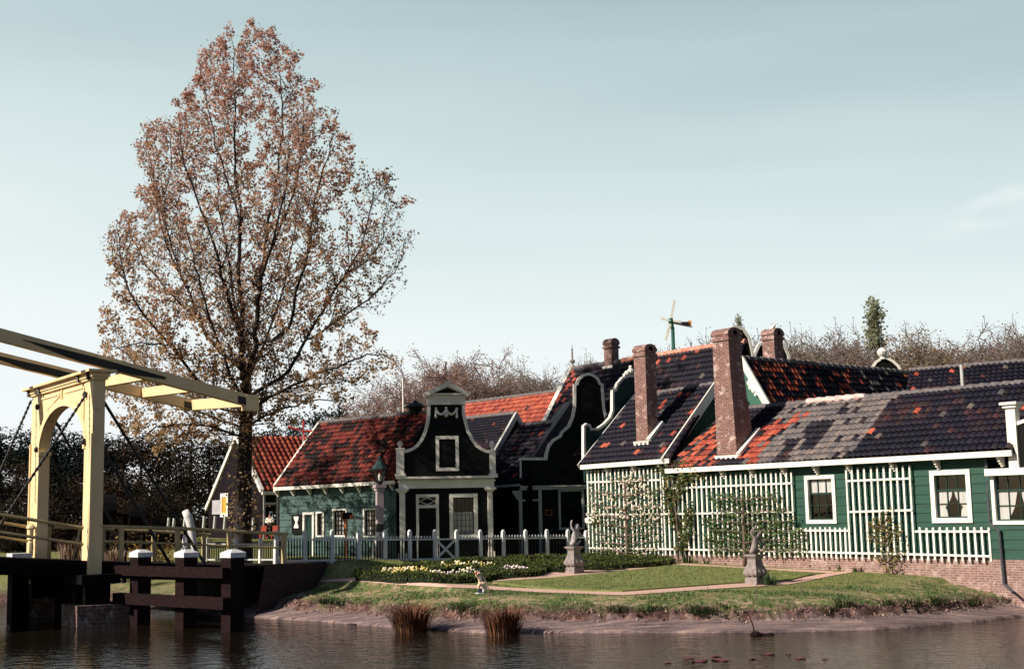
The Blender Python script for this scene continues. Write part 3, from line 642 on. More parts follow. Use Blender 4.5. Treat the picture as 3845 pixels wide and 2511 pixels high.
# false gable standing above the street end of A
PF = Plane(PR.w(-.12, 0)[:2], -PR.n)
gp = [(2194, 1722), (2194, 1600), (2203, 1593), (2214, 1597), (2219, 1611), (2244, 1611), (2270, 1593), (2293, 1568), (2302, 1541), (2302, 1467), (2311, 1465), (2320, 1442), (2338, 1420), (2362, 1411)]
gl = [PF.sz(*q) for q in gp]; ax_ = max(gl[-1][0] + .12, 2.35)
full = [(x, z) for x, z in gl] + [(2 * ax_ - x, z) for x, z in reversed(gl)]
mb = MB(); mb.prism(PF, [(full[0][0], zeA - .6)] + full + [(full[-1][0], zeA - .6)], -.06, .0); fg = mb.build('false_gable', DKGREEN, hA)
mb = MB(); mb.ribbon(PF, full, .09, -.10, .03); mb.build('coping', WHITE, hA, fg)
mb = MB(); zt = gl[-1][1]
for dx, dz, r_ in ((0, .18, .13), (-.18, .10, .11), (.18, .10, .11), (-.32, .02, .08), (.32, .02, .08), (0, .34, .07)): mb.ball(PF.w(ax_ + dx, zt + dz, -.03), r_, r_, r_, 8, 5)
mb.build('ornament', WHITE, hA, fg)
mb = MB(); mb.tube([PF.w(.6, zeA + .9, .0), PF.w(1.0, zeA + .15, .35)], .02, 5); mb.build('stay', IRON, hA, fg)
# windows of B
window(hB, PR, W1, .115, 3, ((.36, .018), (.645, .05)), curtain=[[(0, .66), (.33, .66), (.66, .66), (1, .66), (1, 1), (0, 1)]], sash=DKGREEN)
_l = [(0, .03), (.30, .03), (.27, .18), (.22, .25), (.35, .36), (.44, .5), (.47, .62), (.45, .63), (0, .63)]
window(hB, PR, W2, .135, 3, ((.33, .018), (.645, .05)), curtain=[_l, [(1 - x, y) for x, y in _l]])
# chimneys of A and B
q = ray_tri(2388, 1672, eA0, eA1, rA1); off = -(q[:2] - PR.o) @ PR.n; pc = PR.shifted(-off)
s0, s1 = pc.sz(2388, 1600)[0], pc.sz(2431, 1600)[0]; zt = pc.sz(2405, 1303)[1]
c1 = chimney(hA, PR, off, s0, s1, q[2] - .25, zt, .52, parent=None)
mb = MB(); ps = PR
mb.ribbon(Plane(PR.w(s1 + .03, 0)[:2], -PR.n), [(off - .05, q[2] + .14), (off + .62, q[2] + .14 + .67 * (rA1[2] - zeA) / 2.85)], .14, -.03, .16); mb.pbox(PR, s0 - .08, s1 + .1, q[2] - .02, q[2] + .13, -off + .005, -off + .08); mb.build('flashing', WHITE, hA, c1)
q = ray_tri(2684, 1726, eB0, eB1, rB1); off = -(q[:2] - PR.o) @ PR.n; pc = PR.shifted(-off)
s0, s1 = pc.sz(2684, 1500)[0], pc.sz(2737, 1330)[0]; zt = pc.sz(2705, 1243)[1]; fl = pc.sz(2770, 1720)[0] - s1
c2 = chimney(hB, PR, off, s0, s1, q[2] - .3, zt, .60, flare=(fl, .35))
mb = MB(); mb.ribbon(Plane(PR.w(s1 + fl + .03, 0)[:2], -PR.n), [(off - .05, q[2] + .12), (off + 1.0, q[2] + .12 + 1.05 * (rB1[2] - zeB) / 2.45)], .10, -.03, .12); mb.pbox(PR, s0 - .05, s1 + fl + .08, q[2] - .0, q[2] + .12, -off + .005, -off + .07); mb.build('flashing', WHITE, hB, c2)
mb = MB(); q = RB.hit(3616, 1462); mb.tube([q - (0, 0, .1), q + (0, 0, .72)], .055, 8); mb.build('vent_pipe', GREYW, hB, rfB)
# drainpipe
DP = PR.shifted(.0); dp = [(3697, 1722, .10), (3704, 1748, .06), (3717, 1964, .12), (3752, 1991, .19), (3770, 2190, .19), (3806, 2224, .45)]
pipe = MB(); pipe.tube([PR.shifted(o).hit(u, v) for u, v, o in dp], .042, 8); pipe.build('drainpipe', mat('zinc', (.07, .07, .085), (.045, .045, .055), 5, .5), loc=PR.shifted(.06).hit(3770, 2200), label='grey zinc drainpipe bent down the corner of the green house', category='drainpipe')
# ------------------------------------------------------------------ the black fronted neighbour at the edge
hF = thing('black_fronted_house', 'black boarded house front with tall white pilaster and lace-curtained window, cut by the picture edge', 'house', PR.w(S(3790, 1900) + 3, -.5))
F0 = sB1 + .002; PFn = PR.shifted(.10); FE = F0 + 5.6
WF = rect(PFn, 3726, 1765, 3935, 1968)
zF = Zv(3800, 1766)
mb = MB(); boards(mb, PFn, F0 + .0, FE, Zv(3770, 2098), zF - .03, .255, holes=[inset(WF, .05)]); mb.build('wall', GREEN, hF)
mb = MB(); mb.pbox(PR, F0, FE, -2.4, Zv(3770, 2096), -.2, .115); mb.build('plinth', BRICK2, hF)
window(hF, PFn, WF, .10, 4, ((.33, .018), (.66, .05)), frame=WHITE, curtain=[[(0, .03), (.22, .03), (.35, .3), (.42, .64), (0, .64)], [(1, .03), (.72, .03), (.57, .3), (.48, .64), (1, .64)]])
a = PFn.sz(3793, 1700)[0]; b = PFn.sz(3829, 1700)[0]; zt = Zv(3810, 1520); 
mb = MB(); mb.pbox(PFn, a, b, zF + .06, zt, -.12, .10); mb.pbox(PFn, a - .10, b + .12, zt, zt + .07, -.2, .22); mb.pbox(PFn, a - .05, b + .06, zt - .08, zt, -.16, .16); mb.build('pilaster', WHITE, hF)
mb = MB(); mb.pbox(PFn, PFn.sz(3712, 1760)[0], FE, zF - .12, zF + .06, -.05, .22); mb.build('cornice', WHITE, hF)
cF = (a + FE - .1) / 2; hl = [(b, zt - .5), (b + .45, zt - .38), (b + .85, zt - .05), (b + 1.15, zt + .45), (b + 1.35, zt + 1.1), (b + 1.6, zt + 1.35), (cF, zt + 1.55)]; hl = hl + [(2 * cF - x, z) for x, z in reversed(hl[:-1])]
mb = MB(); mb.prism(PFn, [(hl[0][0], zF + .06)] + hl + [(hl[-1][0], zF + .06)], -.10, .02); fg = mb.build('gable', BLACK, hF)
mb = MB(); mb.ribbon(PFn, hl, .09, -.12, .06); mb.build('coping', WHITE, hF, fg)
mb = MB(); a2, b2 = 2 * cF - b, 2 * cF - a; mb.pbox(PFn, a2, b2, zF + .06, zt, -.12, .10); mb.pbox(PFn, a2 - .12, b2 + .10, zt, zt + .07, -.2, .22); mb.build('pilaster', WHITE, hF)
mb = MB(); mb.pbox(PR, F0 + .02, FE, -1, zF, -5.5, -5.4); mb.pbox(PR, FE - .1, FE, -1, zF, -5.4, 0); mb.build('back_wall', BLACK, hF)
mb = MB(); mb.prism(Plane(PR.w(F0 + .3, 0)[:2], PR.t), [(-.1, zF), (5.2, zF), (2.5, zt + .7)], -5.4, -.15); mb.build('roof', mat('plain_dark_roof', (.02, .018, .028), None, 4, .7), hF)
# ------------------------------------------------------------------ houses behind
# C: ridge at a right angle to the pond houses
PC = PR.shifted(-3.6); TC = -PR.n
hC = thing('tiled_house', 'house with green gable and scrolled white verge under a dark roof dotted with orange tiles', 'house', PC.w(6, 0))
ap = PC.hit(2780, 1345); bt = PC.hit(2884, 1527); dr = np.array([*TC, 0]); sl = bt - ap
ext = ap + sl * 1.7; L_ = 15.0
rfC, N = tile_roof('roof', hC, ext, ext + dr * L_, ap + dr * L_, ap, lambda p, i, j: (lambda u, v, x: R.choice(REDS + [(.62, .20, .09)]) if (x < .32 and 2800 < u < 3200) or x < .08 else R.choice(GREYS) if x < .16 else R.choice(NAVY))(*proj(p), R.random()))
roof_slab(hC, ext, ext + dr * L_, ap + dr * L_, ap, parent=rfC)
lf = ap + np.array([-sl[0], -sl[1], sl[2]]) * 1.7; roof_slab(hC, lf + dr * L_, lf, ap, ap + dr * L_, mt=BLACK, parent=rfC, th=.1)
ridge_cap(hC, ap, ap + dr * L_, RIDGE, .11, parent=rfC)
sa, za = PC.sz(2780, 1345); sb, zb = PC.sz(2884, 1527); k_ = 1.6
mb = MB(); mb.prism(PC, [(sa, za - .1), (sa + (sb - sa) * k_, za - .1 + (zb - za) * k_), (sa + (sb - sa) * k_, 0), (sa - (sb - sa) * k_, 0), (sa - (sb - sa) * k_, za - .1 + (zb - za) * k_)], -.2, -.12); mb.build('gable_wall', mat('soft_green_boards', (.045, .14, .10), (.035, .11, .08), 2, .6, uv=True, stretch=(9, .5, 1), bump=.3), hC)
mb = MB(); e = (sb - sa, zb - za)
mb.ribbon(PC, [(sa, za), (sa + e[0] * k_, za + e[1] * k_)], .26, -.06, .02); mb.ribbon(PC, [(sa, za), (sa - e[0] * k_, za + e[1] * k_)], .26, -.06, .018)
vb = mb.build('verge_board', WHITE, hC)
mb = MB()
for t_, r_ in ((.44, .09), (.52, .12), (.60, .08), (.68, .06)): mb.prism(PC, [(sa + e[0] * t_ - .17 + r_ * math.cos(k * .6283), za + e[1] * t_ - .10 + r_ * math.sin(k * .6283)) for k in range(10)], -.055, .012)
mb.build('scroll', WHITE, hC, vb)
PCh = Plane((ap + dr * 2.0)[:2], PR.t); s0, s1 = PCh.sz(2864, 1330)[0], PCh.sz(2909, 1330)[0]; zt = PCh.sz(2885, 1243)[1]
c3 = chimney(hC, PCh, 0, s0, s1, PCh.sz(2900, 1400)[1], zt, .5)
mb = MB(); mb.box8([PCh.w(s0 - .02, zt - 1.1, .012), PCh.w(s1 + .02, zt - 1.35, .012), PCh.w(s1 + .02, zt - 1.35, -.01), PCh.w(s0 - .02, zt - 1.1, -.01), PCh.w(s0 - .02, zt - .95, .012), PCh.w(s1 + .02, zt - 1.2, .012), PCh.w(s1 + .02, zt - 1.2, -.01), PCh.w(s0 - .02, zt - .95, -.01)]); mb.build('flashing', WHITE, hC, c3)
# white pigeon-like cowl on that chimney
mb = MB(); cx = PCh.w((s0 + s1) / 2, zt + .02, -.2); mb.tube([cx - (0, 0, .05), cx + (.05, 0, .12), cx + (.16, 0, .24)], [.10, .10, .03], 8); mb.build('cowl', WHITE, hC, c3)
# G2: roof further back at the edge
hH = thing('tiled_house', 'far dark tiled roof with a few red tiles, behind the ridge at the picture edge', 'house', PR.shifted(-9).w(11, 0))
PH = PR.shifted(-9.0); r0, r1 = PH.hit(3420, 1392), PH.hit(3960, 1349); PH2 = PR.shifted(-6.4); e0, e1 = PH2.hit(3380, 1560), PH2.hit(3960, 1520)
double_roof(hH, e0, e1, r0, r1, navy(.07, .06, .12))
mb = MB(); mb.pbox(PR, PR.sz(3380, 1600)[0] + 1, PR.sz(3380, 1600)[0] + 7, 0, e0[2], -11, -6.6); mb.build('wall', BLACK, hH)
# D: tall dark roof behind A
PD = Plane(P(2050, 1586, 56.5), TR); PDr = PD.shifted(-1.75)
hD = thing('tiled_house', 'tall house with dark blue pantile roof, red ridge and white verge with finial', 'house', PD.w(4, 0), None)
r0, r1 = PDr.hit(2150, 1386), PDr.hit(2800, 1283); e0 = PD.hit(2052, 1586); k_ = np.array([*(PD.w(0, 0) - PDr.w(0, 0))[:2], 0])
dz = r0[2] - e0[2]; 
E0 = r0 + (e0 - r0) * 1.7; E1 = r1 + np.array([*(e0 - r0)[:2], 0]) * 1.7 + np.array([0, 0, (e0 - r0)[2]]) * 1.7
def colD(p, i, j):
    u, v = proj(p); 
    if 2060 < u < 2175 and v - 1500 < 60 and R.random() < .28: return R.choice(REDS)
    return navy(.035, .05, .10)(p, i, j)
rfD, N = tile_roof('roof', hD, E0, E1, r1, r0, colD); roof_slab(hD, E0, E1, r1, r0, parent=rfD)
B0 = r0 - (E0 - r0) * np.array([1, 1, -1]); B1 = r1 - (E1 - r1) * np.array([1, 1, -1]); roof_slab(hD, B1, B0, r0, r1, mt=BLACK, parent=rfD)
ridge_cap(hD, r0, PDr.hit(2340, 1356), RIDGE, .11, parent=rfD); ridge_cap(hD, PDr.hit(2340, 1356), r1, mat('red_ridge_tile', (.50, .14, .09), (.62, .36, .28), 5, .7, bump=.3), .13, 'ridge_cap', rfD)
mb = MB(); n3 = np.array([*(-PR.t), 0]) * .13; o3 = n3 * .75
for a, b in ((r0 + o3, E0 + o3),): mb.box8([b - (0, 0, .25) + n3, b - (0, 0, .25) - n3, a - (0, 0, .25) - n3, a - (0, 0, .25) + n3, b + (0, 0, .19) + n3, b + (0, 0, .19) - n3, a + (0, 0, .19) - n3, a + (0, 0, .19) + n3])
vb = mb.build('verge_board', WHITE, hD)
mb = MB(); mb.lathe(r0 + (0, 0, .05), [(.10, 0), (.06, .12), (.05, .2), (.11, .26), (.12, .33), (.05, .40), (.03, .48), (.05, .52), (.025, .58), (.045, .64), (.02, .72), (.04, .78), (.015, .9), (.008, 1.08)], 8); mb.build('finial', mat('pinkish_white', (.75, .62, .58), None, 2, .6), hD, vb)
mb = MB(); PDw = PD.shifted(-.1); a0 = (E0[:2] - PD.o) @ PD.t; mb.pbox(PD, a0 + .1, a0 + 13, 0, E0[2] + .2, -3.5, -.1); mb.build('wall', DKGREEN, hD)
s0, s1 = PDr.sz(2280, 1340)[0], PDr.sz(2308, 1340)[0]; c4 = chimney(hD, PDr, -.18, s0, s1, PDr.sz(2295, 1385)[1], PDr.sz(2295, 1280)[1], .42, hole=False)
mb = MB(); mb.pbox(PDr, s0 - .08, s1 + .1, PDr.sz(2295, 1384)[1], PDr.sz(2295, 1374)[1], -.3, .24); mb.build('flashing', WHITE, hD, c4)
# E: bright red roof
PEr = Plane(P(1900, 1490, 64), TR); hE = thing('tiled_house', 'house with plain bright red tiled roof behind the black gables', 'house', PEr.w(0, 0))
r0, r1 = PEr.hit(1690, 1521), PEr.hit(2125, 1466); PEe = PEr.shifted(2.6); sl = np.array([*(PEr.n * 2.6), -2.9])
rfE, N = tile_roof('roof', hE, r0 + sl, r1 + sl, r1, r0, red(.04, False)); roof_slab(hE, r0 + sl, r1 + sl, r1, r0, parent=rfE); bk = np.array([*(-PEr.n * 2.6), -2.9]); roof_slab(hE, r1 + bk, r0 + bk, r0, r1, mt=BLACK, parent=rfE); ridge_cap(hE, r0, r1, RIDGE, .11, parent=rfE)
mb = MB(); a0 = (r0[:2] - PEr.o) @ PEr.t; mb.pbox(PEr, a0 + .2, (r1[:2] - PEr.o) @ PEr.t - .2, 0, r0[2] - 2.8, -2.4, 2.4); mb.build('wall', BLACK, hE)
# gables peeping over the ridges
def peep(name, label, pl, pts, mt, half_z, depth=5, roof=True):
    g = [pl.sz(*q) for q in pts]; r_ = thing(name, label, 'house', pl.w(g[0][0], 0)); zb = 0.0
    mb = MB(); mb.prism(pl, [(g[0][0], zb)] + g + [(g[-1][0], zb)], -.1, 0); gg = mb.build('gable', mt, r_)
    mb = MB(); mb.ribbon(pl, g, .11, -.14, .05); mb.build('coping', WHITE, r_, gg)
    mb = MB(); xs = [p[0] for p in g]; zt = max(p[1] for p in g); mb.prism(pl, [(min(xs) + .2, zb), (max(xs) - .2, zb), (max(xs) - .2, half_z), ((min(xs) + max(xs)) / 2, zt - .5), (min(xs) + .2, half_z)], -depth, -.12); mb.build('roof', MATS['plain_dark_roof'], r_); return r_, gg
pk = Plane(P(2760, 1300, 52), (.98, .2))
peep('round_gabled_house', 'black round-topped gable with white rim directly behind the tapering brick chimney', pk, [(2692, 1420), (2695, 1330), (2706, 1275), (2728, 1242), (2760, 1226), (2790, 1236), (2812, 1268), (2822, 1310), (2828, 1345), (2832, 1420)], BLACK, 5.0)
pk = Plane(P(2890, 1300, 56), (.98, .2))
peep('round_gabled_house', 'dark gable with white rim half hidden by the chimney carrying a white cowl', pk, [(2832, 1420), (2834, 1330), (2850, 1295), (2875, 1278), (2915, 1280), (2945, 1300), (2960, 1335), (2966, 1420)], BLACK, 5.2)
pk = Plane(P(3315, 1360, 58), (.99, -.1))
hp, gg = peep('round_gabled_house', 'low black domed gable crowned by a white vase above the long ridge', pk, [(3262, 1430), (3272, 1385), (3290, 1358), (3310, 1346), (3330, 1344), (3352, 1356), (3372, 1374), (3384, 1395), (3388, 1430)], BLACK, 4.8)
mb = MB(); b_ = pk.hit(3314, 1348); mb.lathe(b_, [(.16, 0), (.09, .08), (.20, .2), (.24, .32), (.16, .44), (.06, .5)], 10); mb.build('vase', WHITE, hp, gg)
# ================================================================== the row of fronts behind the fence
P1 = Plane(P(1500, 2097, 50), (.988, .156))
Z4 = lambda x, y: (1350 + x * .5149, 1350 + y * .5149)
def sz4(x, y, pl=None): return (pl or P1).sz(*Z4(x, y))
h1 = thing('black_gabled_house', 'narrow black house front with white bell-shaped gable, small pediment, garland and white pilasters', 'house', P1.w(1.8, 0), 'black gabled house fronts behind the fence')
zc0, zc1 = sz4(640, 935)[1], sz4(640, 850)[1]
sL, sR = sz4(292, 800)[0], sz4(975, 800)[0]
left = [(318, 668), (352, 664), (392, 648), (425, 622), (455, 580), (480, 525), (497, 460), (504, 400), (506, 330)]
right = [(756, 330), (758, 400), (772, 460), (790, 525), (820, 580), (855, 630), (895, 655), (925, 668), (946, 672)]
gl, gr = [sz4(*q) for q in left], [sz4(*q) for q in right]
mb = MB(); mb.prism(P1, [(gl[0][0], zc1 - .02)] + gl + gr + [(gr[-1][0], zc1 - .02)], -.12, 0); g1 = mb.build('gable', BLACK, h1)
for g_ in (gl, gr): mb = MB(); mb.ribbon(P1, g_, .115, -.16, .07, side=0); mb.build('coping', WHITE, h1, g1)
def pilaster(x0, x1, y0, y1, o=.10):
    r = (sz4(x0, y0)[0], sz4(x1, y0)[0], sz4(x0, y1)[1], sz4(x0, y0)[1]); return r
for x0, x1, y0, y1, ux, uy in ((268, 322, 655, 850, 289, 590), (948, 988, 668, 850, 954, 590)):
    mb = MB(); r = pilaster(x0, x1, y0, y1); mb.pbox(P1, r[0], r[1], r[2], r[3], -.14, .12); mb.pbox(P1, r[0] - .05, r[1] + .06, r[2], r[2] + .1, -.16, .15); mb.pbox(P1, r[0] - .03, r[1] + .03, r[3], r[3] + .05, -.16, .14)
    b_ = P1.w((r[0] + r[1]) / 2, r[3] + .05, 0); zt = sz4(ux, uy)[1] - b_[2]; mb.lathe(b_, [(.05, 0), (.045, .05), (.11, zt * .45), (.11, zt * .65), (.06, zt * .9), (.02, zt)], 10)
    mb.build('corner_pedestal', WHITE, h1, g1)
mb = MB(); e0, e1 = sz4(490, 300)[0], sz4(770, 300)[0]; za, zb, zc_ = sz4(630, 328)[1], sz4(630, 278)[1], sz4(630, 252)[1]
mb.pbox(P1, e0, e1, za, zb, -.16, .10); mb.pbox(P1, e0 - .06, e1 + .06, zb, zb + .05, -.2, .14); n_ = 24
for k in range(n_): s_ = e0 - .06 + (e1 - e0 + .12) * (k + .25) / n_; mb.pbox(P1, s_, s_ + (e1 - e0) * .5 / n_, zb + .05, zb + .10, -.1, .17)
mb.pbox(P1, e0 - .10, e1 + .10, zb + .10, zc_ + .02, -.2, .22)
mb.build('entablature', WHITE, h1, g1)
mb = MB(); A_, B_, T_ = sz4(462, 252), sz4(800, 256), sz4(640, 163); zz = zc_ + .02; A_ = (A_[0], zz); B_ = (B_[0], zz)
mb.prism(P1, [A_, B_, T_], -.2, .10); pd = mb.build('pediment', BLACK, h1, g1)
mb = MB(); mb.ribbon(P1, [A_, T_, B_], .15, -.22, .26, side=-1); mb.build('raking_cornice', WHITE, h1, pd)
mb = MB(); mb.ribbon(P1, [(A_[0] + .25, zz + .02), (T_[0], T_[1] - .16), (B_[0] - .25, zz + .02)], .10, .10, .16); mb.build('pediment_moulding', WHITE, h1, pd)
# garland
mb = MB()
def arc(x0, x1, y, sag, k=10): return [P1.w(*sz4(x0 + (x1 - x0) * i / k, y + sag * 4 * (i / k) * (1 - i / k)), .03) for i in range(k + 1)]
mb.tube(arc(556, 631, 360, 38), .045, 6); mb.tube(arc(631, 707, 360, 38), .045, 6)
for x, y0, y1 in ((556, 348, 428), (709, 350, 428), (631, 345, 420)): mb.tube([P1.w(*sz4(x, y0), .03), P1.w(*sz4(x, (y0 + y1) / 2), .03), P1.w(*sz4(x, y1 - 12), .03), P1.w(*sz4(x, y1), .03)], [.05, .035, .06 if x != 631 else .10, .02], 6)
mb.build('garland', WHITE, h1, g1)
r = (sz4(555, 560)[0], sz4(722, 560)[0], sz4(640, 810)[1], sz4(640, 555)[1]); window(h1, P1, r, .12, 3, (.33, .66), sash=BLACK, lead=.012, off=.01)
# main cornice
mb = MB(); a, b = sz4(285, 900)[0], sz4(978, 900)[0]; mb.pbox(P1, a, b, zc0, zc0 + (zc1 - zc0) * .55, -.05, .16); mb.pbox(P1, a - .05, b + .05, zc0 + (zc1 - zc0) * .55, zc0 + (zc1 - zc0) * .65, -.05, .2)
n_ = 46
for k in range(n_): s_ = a + (b - a) * (k + .2) / n_; mb.pbox(P1, s_, s_ + (b - a) * .55 / n_, zc0 + (zc1 - zc0) * .65, zc0 + (zc1 - zc0) * .82, -.05, .24)
mb.pbox(P1, a - .10, b + .12, zc0 + (zc1 - zc0) * .82, zc1, -.05, .32); mb.build('cornice', WHITE, h1)
# lower front
D1 = (sz4(412, 1100)[0], sz4(578, 1100)[0], 0.08, sz4(500, 980)[1]); Wn = (sz4(655, 1100)[0], sz4(861, 1100)[0], sz4(760, 1300)[1], sz4(760, 975)[1])
mb = MB(); boards(mb, P1, sz4(292, 1000)[0], sz4(972, 1000)[0], -.4, zc0 + .02, .22, holes=[inset(Wn, .05), (D1[0] + .05, D1[1] - .05, -1, D1[3] - .05)], lap=.012); mb.build('wall', BLACK, h1)
for x0, x1 in ((292, 332), (936, 970)):
    mb = MB(); a, b = sz4(x0, 1200)[0], sz4(x1, 1200)[0]; zt = zc0; mb.pbox(P1, a, b, -.35, zt - .08, -.02, .15); mb.pbox(P1, a - .13, b + .13, zt - .08, zt, -.02, .24); mb.pbox(P1, a - .07, b + .07, zt - .14, zt - .08, -.02, .19); mb.pbox(P1, a - .05, b + .05, -.36, .35, -.02, .18)
    mb.build('pilaster', WHITE, h1)
zt_, zt2 = sz4(500, 1062)[1], sz4(500, 1080)[1]
mb = MB(); w_ = .10; mb.pbox(P1, D1[0], D1[0] + w_, -.3, D1[3], -.12, .06); mb.pbox(P1, D1[1] - w_, D1[1], -.3, D1[3], -.12, .06); mb.pbox(P1, D1[0] + w_, D1[1] - w_, D1[3] - w_, D1[3], -.12, .057); mb.pbox(P1, D1[0] + w_, D1[1] - w_, zt2, zt_, -.12, .055); dr1 = mb.build('door', WHITE, h1)
mb = MB(); mb.pbox(P1, D1[0] + w_, D1[1] - w_, -.3, zt2, -.10, -.05); mb.pbox(P1, D1[0] + w_, D1[1] - w_, zt_, D1[3] - w_, -.10, -.06); mb.build('door_infill', BLACK, h1, dr1)
mb = MB(); zm = (zt_ + D1[3] - w_) / 2; sm = (D1[0] + D1[1]) / 2; hw_, hh = (D1[1] - D1[0]) / 2 - w_ - .02, (D1[3] - w_ - zt_) / 2 - .04
mb.ribbon(P1, [(sm - hw_, zm), (sm, zm + hh), (sm + hw_, zm), (sm, zm - hh)], .025, -.06, -.02, closed=True); mb.ribbon(P1, [(D1[0] + w_ + .01, zt_ + .02), (D1[0] + w_ + .01, D1[3] - w_ - .02), (D1[1] - w_ - .01, D1[3] - w_ - .02), (D1[1] - w_ - .01, zt_ + .02)], .022, -.06, -.025, closed=True); mb.build('fanlight_diamond', WHITE, h1, dr1)
window(h1, P1, Wn, .14, 5, ((.08, .012), (.23, .012), (.38, .012), (.53, .012)), off=.03, sash=BLACK, lead=.014, curtain=[[(.0, .02), (1, .02), (1, .60), (0, .60)]])
# body and roof of house 1
zE1 = zc1 - .1; apx = (sz4(500, 400)[0] + sz4(760, 400)[0]) / 2; zR1 = gl[-1][1] - .25; aW, bW = sL + .1, sR - .12
mb = MB()
for a, b in ((aW, aW + .1), (bW - .1, bW)): mb.pbox(P1, a, b, -.4, zE1, -8, -.13)
mb.pbox(P1, aW, bW, -.4, zE1, -8.1, -8.0); mb.build('side_wall', BLACK, h1)
F_ = lambda s, z, o: np.array(P1.w(s, z, o))
q = [F_(aW - .2, zE1 - .15, -8), F_(aW - .2, zE1 - .15, -.14), F_(apx, zR1, -.14), F_(apx, zR1, -8)]
rf1, N = tile_roof('roof', h1, *q, red(.5), th=.32); roof_slab(h1, *q, parent=rf1)
q = [F_(bW + .2, zE1 - .15, -.14), F_(bW + .2, zE1 - .15, -8), F_(apx, zR1, -8), F_(apx, zR1, -.14)]
tile_roof('roof_slope', h1, *q, navy(.02, .03, .06), th=.32, parent=rf1); roof_slab(h1, *q, parent=rf1)
ridge_cap(h1, F_(apx, zR1, -.2), F_(apx, zR1, -8), RIDGE, .1, parent=rf1)
# ------------------------------------------------------------------ second black front
P2 = Plane(P(1955, 2088, 53), (.988, .156)); h2 = thing('black_gabled_house', 'black shop front with tall white-edged bell gable, half hidden by the green house', 'house', P2.w(2.6, 0), 'black gabled house fronts behind the fence')
o2 = [(1951, 1722), (2050, 1722), (2052, 1702), (2060, 1676), (2077, 1652), (2104, 1637), (2110, 1622), (2136, 1600), (2150, 1568), (2157, 1530), (2158, 1445), (2166, 1441), (2174, 1422), (2192, 1408)]
g = [P2.sz(*q) for q in o2]; axs = P2.sz(2208, 1404)[0]; zt = P2.sz(2208, 1404)[1]
g = g + [(axs, zt)] + [(2 * axs - x, z) for x, z in reversed(g)]; zl = P2.sz(2050, 1832)[1]
mb = MB(); mb.prism(P2, [(g[0][0], zl + .05)] + g + [(g[-1][0], zl + .05)], -.12, 0); g2 = mb.build('gable', BLACK, h2)
mb = MB(); mb.ribbon(P2, g, .105, -.16, .07, side=0); mb.ribbon(P2, [(g[0][0] + .03, zl + .1), (g[0][0] + .03, g[0][1])], .07, -.02, .05); mb.build('coping', WHITE, h2, g2)
mb = MB(); a, b = g[0][0] - .02, g[-1][0] + .1; mb.pbox(P2, a, b, zl - .06, zl + .05, -.1, .14); mb.pbox(P2, a, b, zl + .05, zl + .10, -.1, .20); mb.build('lintel', GREYW, h2)
x4 = lambda x, y=1150: P2.sz(*Z4(x, y))[0]; z4 = lambda y, x=1300: P2.sz(*Z4(x, y))[1]
D2 = (x4(1163), x4(1330), -.3, zl - .06); W2_ = (x4(1452), x4(1640), z4(1237, 1550), zl - .06)
mb = MB(); boards(mb, P2, a + .03, b - .03, -.4, zl - .05, .22, holes=[inset(W2_, .03), (D2[0] + .05, D2[1] - .05, -1, D2[3] - .02)], lap=.012); mb.build('wall', BLACK, h2)
mb = MB(); w_ = .13; mb.pbox(P2, D2[0], D2[0] + w_, -.3, D2[3], -.12, .07); mb.pbox(P2, D2[1] - w_, D2[1], -.3, D2[3], -.12, .07); mb.pbox(P2, D2[0] + w_, D2[1] - w_, z4(1030), z4(1016), -.12, .05); d2 = mb.build('door', GREYW, h2)
mb = MB(); mb.pbox(P2, D2[0] + w_, D2[1] - w_, -.3, zl - .06, -.11, -.06); mb.build('door_infill', BLACK, h2, d2)
window(h2, P2, W2_, .085, 2, (), off=.03, frame=GREYW, sash=BLACK)
mb = MB(); a = x4(1358); b = x4(1402); mb.ribbon(P2, [(a, z4(1098)), (a, z4(1135)), (b, z4(1135)), (b, z4(1098))], .03, .02, .05, closed=True); ns = mb.build('notice_frame', mat('orange_wood', (.42, .12, .03), None, 3, .6), loc=P2.w(a, z4(1116), .03), label='small orange framed notice on the black wall beside the shop door', category='notice'); 
mb = MB(); mb.prism(P2, [(D2[0] - .02, zl - .08), (D2[0] - .28, zl - .08), (D2[0] - .22, zl - .20), (D2[0] - .05, zl - .45), (D2[0] - .02, zl - .5)], -.03, .07); mb.build('corbel', GREYW, h2)
zE2 = P2.sz(1950, 1790)[1]; mb = MB(); aW, bW = g[0][0] + .1, g[-1][0] - .1
for a, b in ((aW, aW + .1), (bW - .1, bW)): mb.pbox(P2, a, b, -.4, zE2, -5, -.13)
mb.pbox(P2, aW, bW, -.4, zE2, -5.1, -5); mb.build('side_wall', BLACK, h2)
mb = MB(); mb.prism(P2, [(aW - .1, zE2), (bW + .1, zE2), (axs + .6, zt - 1.0), (axs - .6, zt - 1.0)], -5, -.14); mb.build('roof', MATS['plain_dark_roof'], h2)
# ------------------------------------------------------------------ dark roofed wings between the two fronts
PU = Plane(P(1900, 2085, 54), TR); hU = thing('low_black_house', 'low black house with stepped dark pantile roofs and white verge between the two black gables', 'house', PU.w(0, 0))
e0, e1 = PU.shifted(.25).hit(1770, 1826), PU.shifted(.25).hit(1958, 1812); r0, r1 = PU.shifted(-2.2).hit(1960, 1597), PU.shifted(-2.2).hit(2150, 1580)
u2 = double_roof(hU, e0, e1, r0, r1, lambda p, i, j: (lambda u, v: R.choice(REDS) if u > 2030 and R.random() < .10 else navy(.03, .03, .12)(p, i, j))(*proj(p)))
e0, e1 = PU.shifted(-1.1).hit(1745, 1722), PU.shifted(-1.1).hit(1852, 1704); r0, r1 = PU.shifted(-3.2).hit(1700, 1577), PU.shifted(-3.2).hit(1938, 1552)
u1 = double_roof(hU, e0, e1, r0, r1, navy(.02, .03, .06))
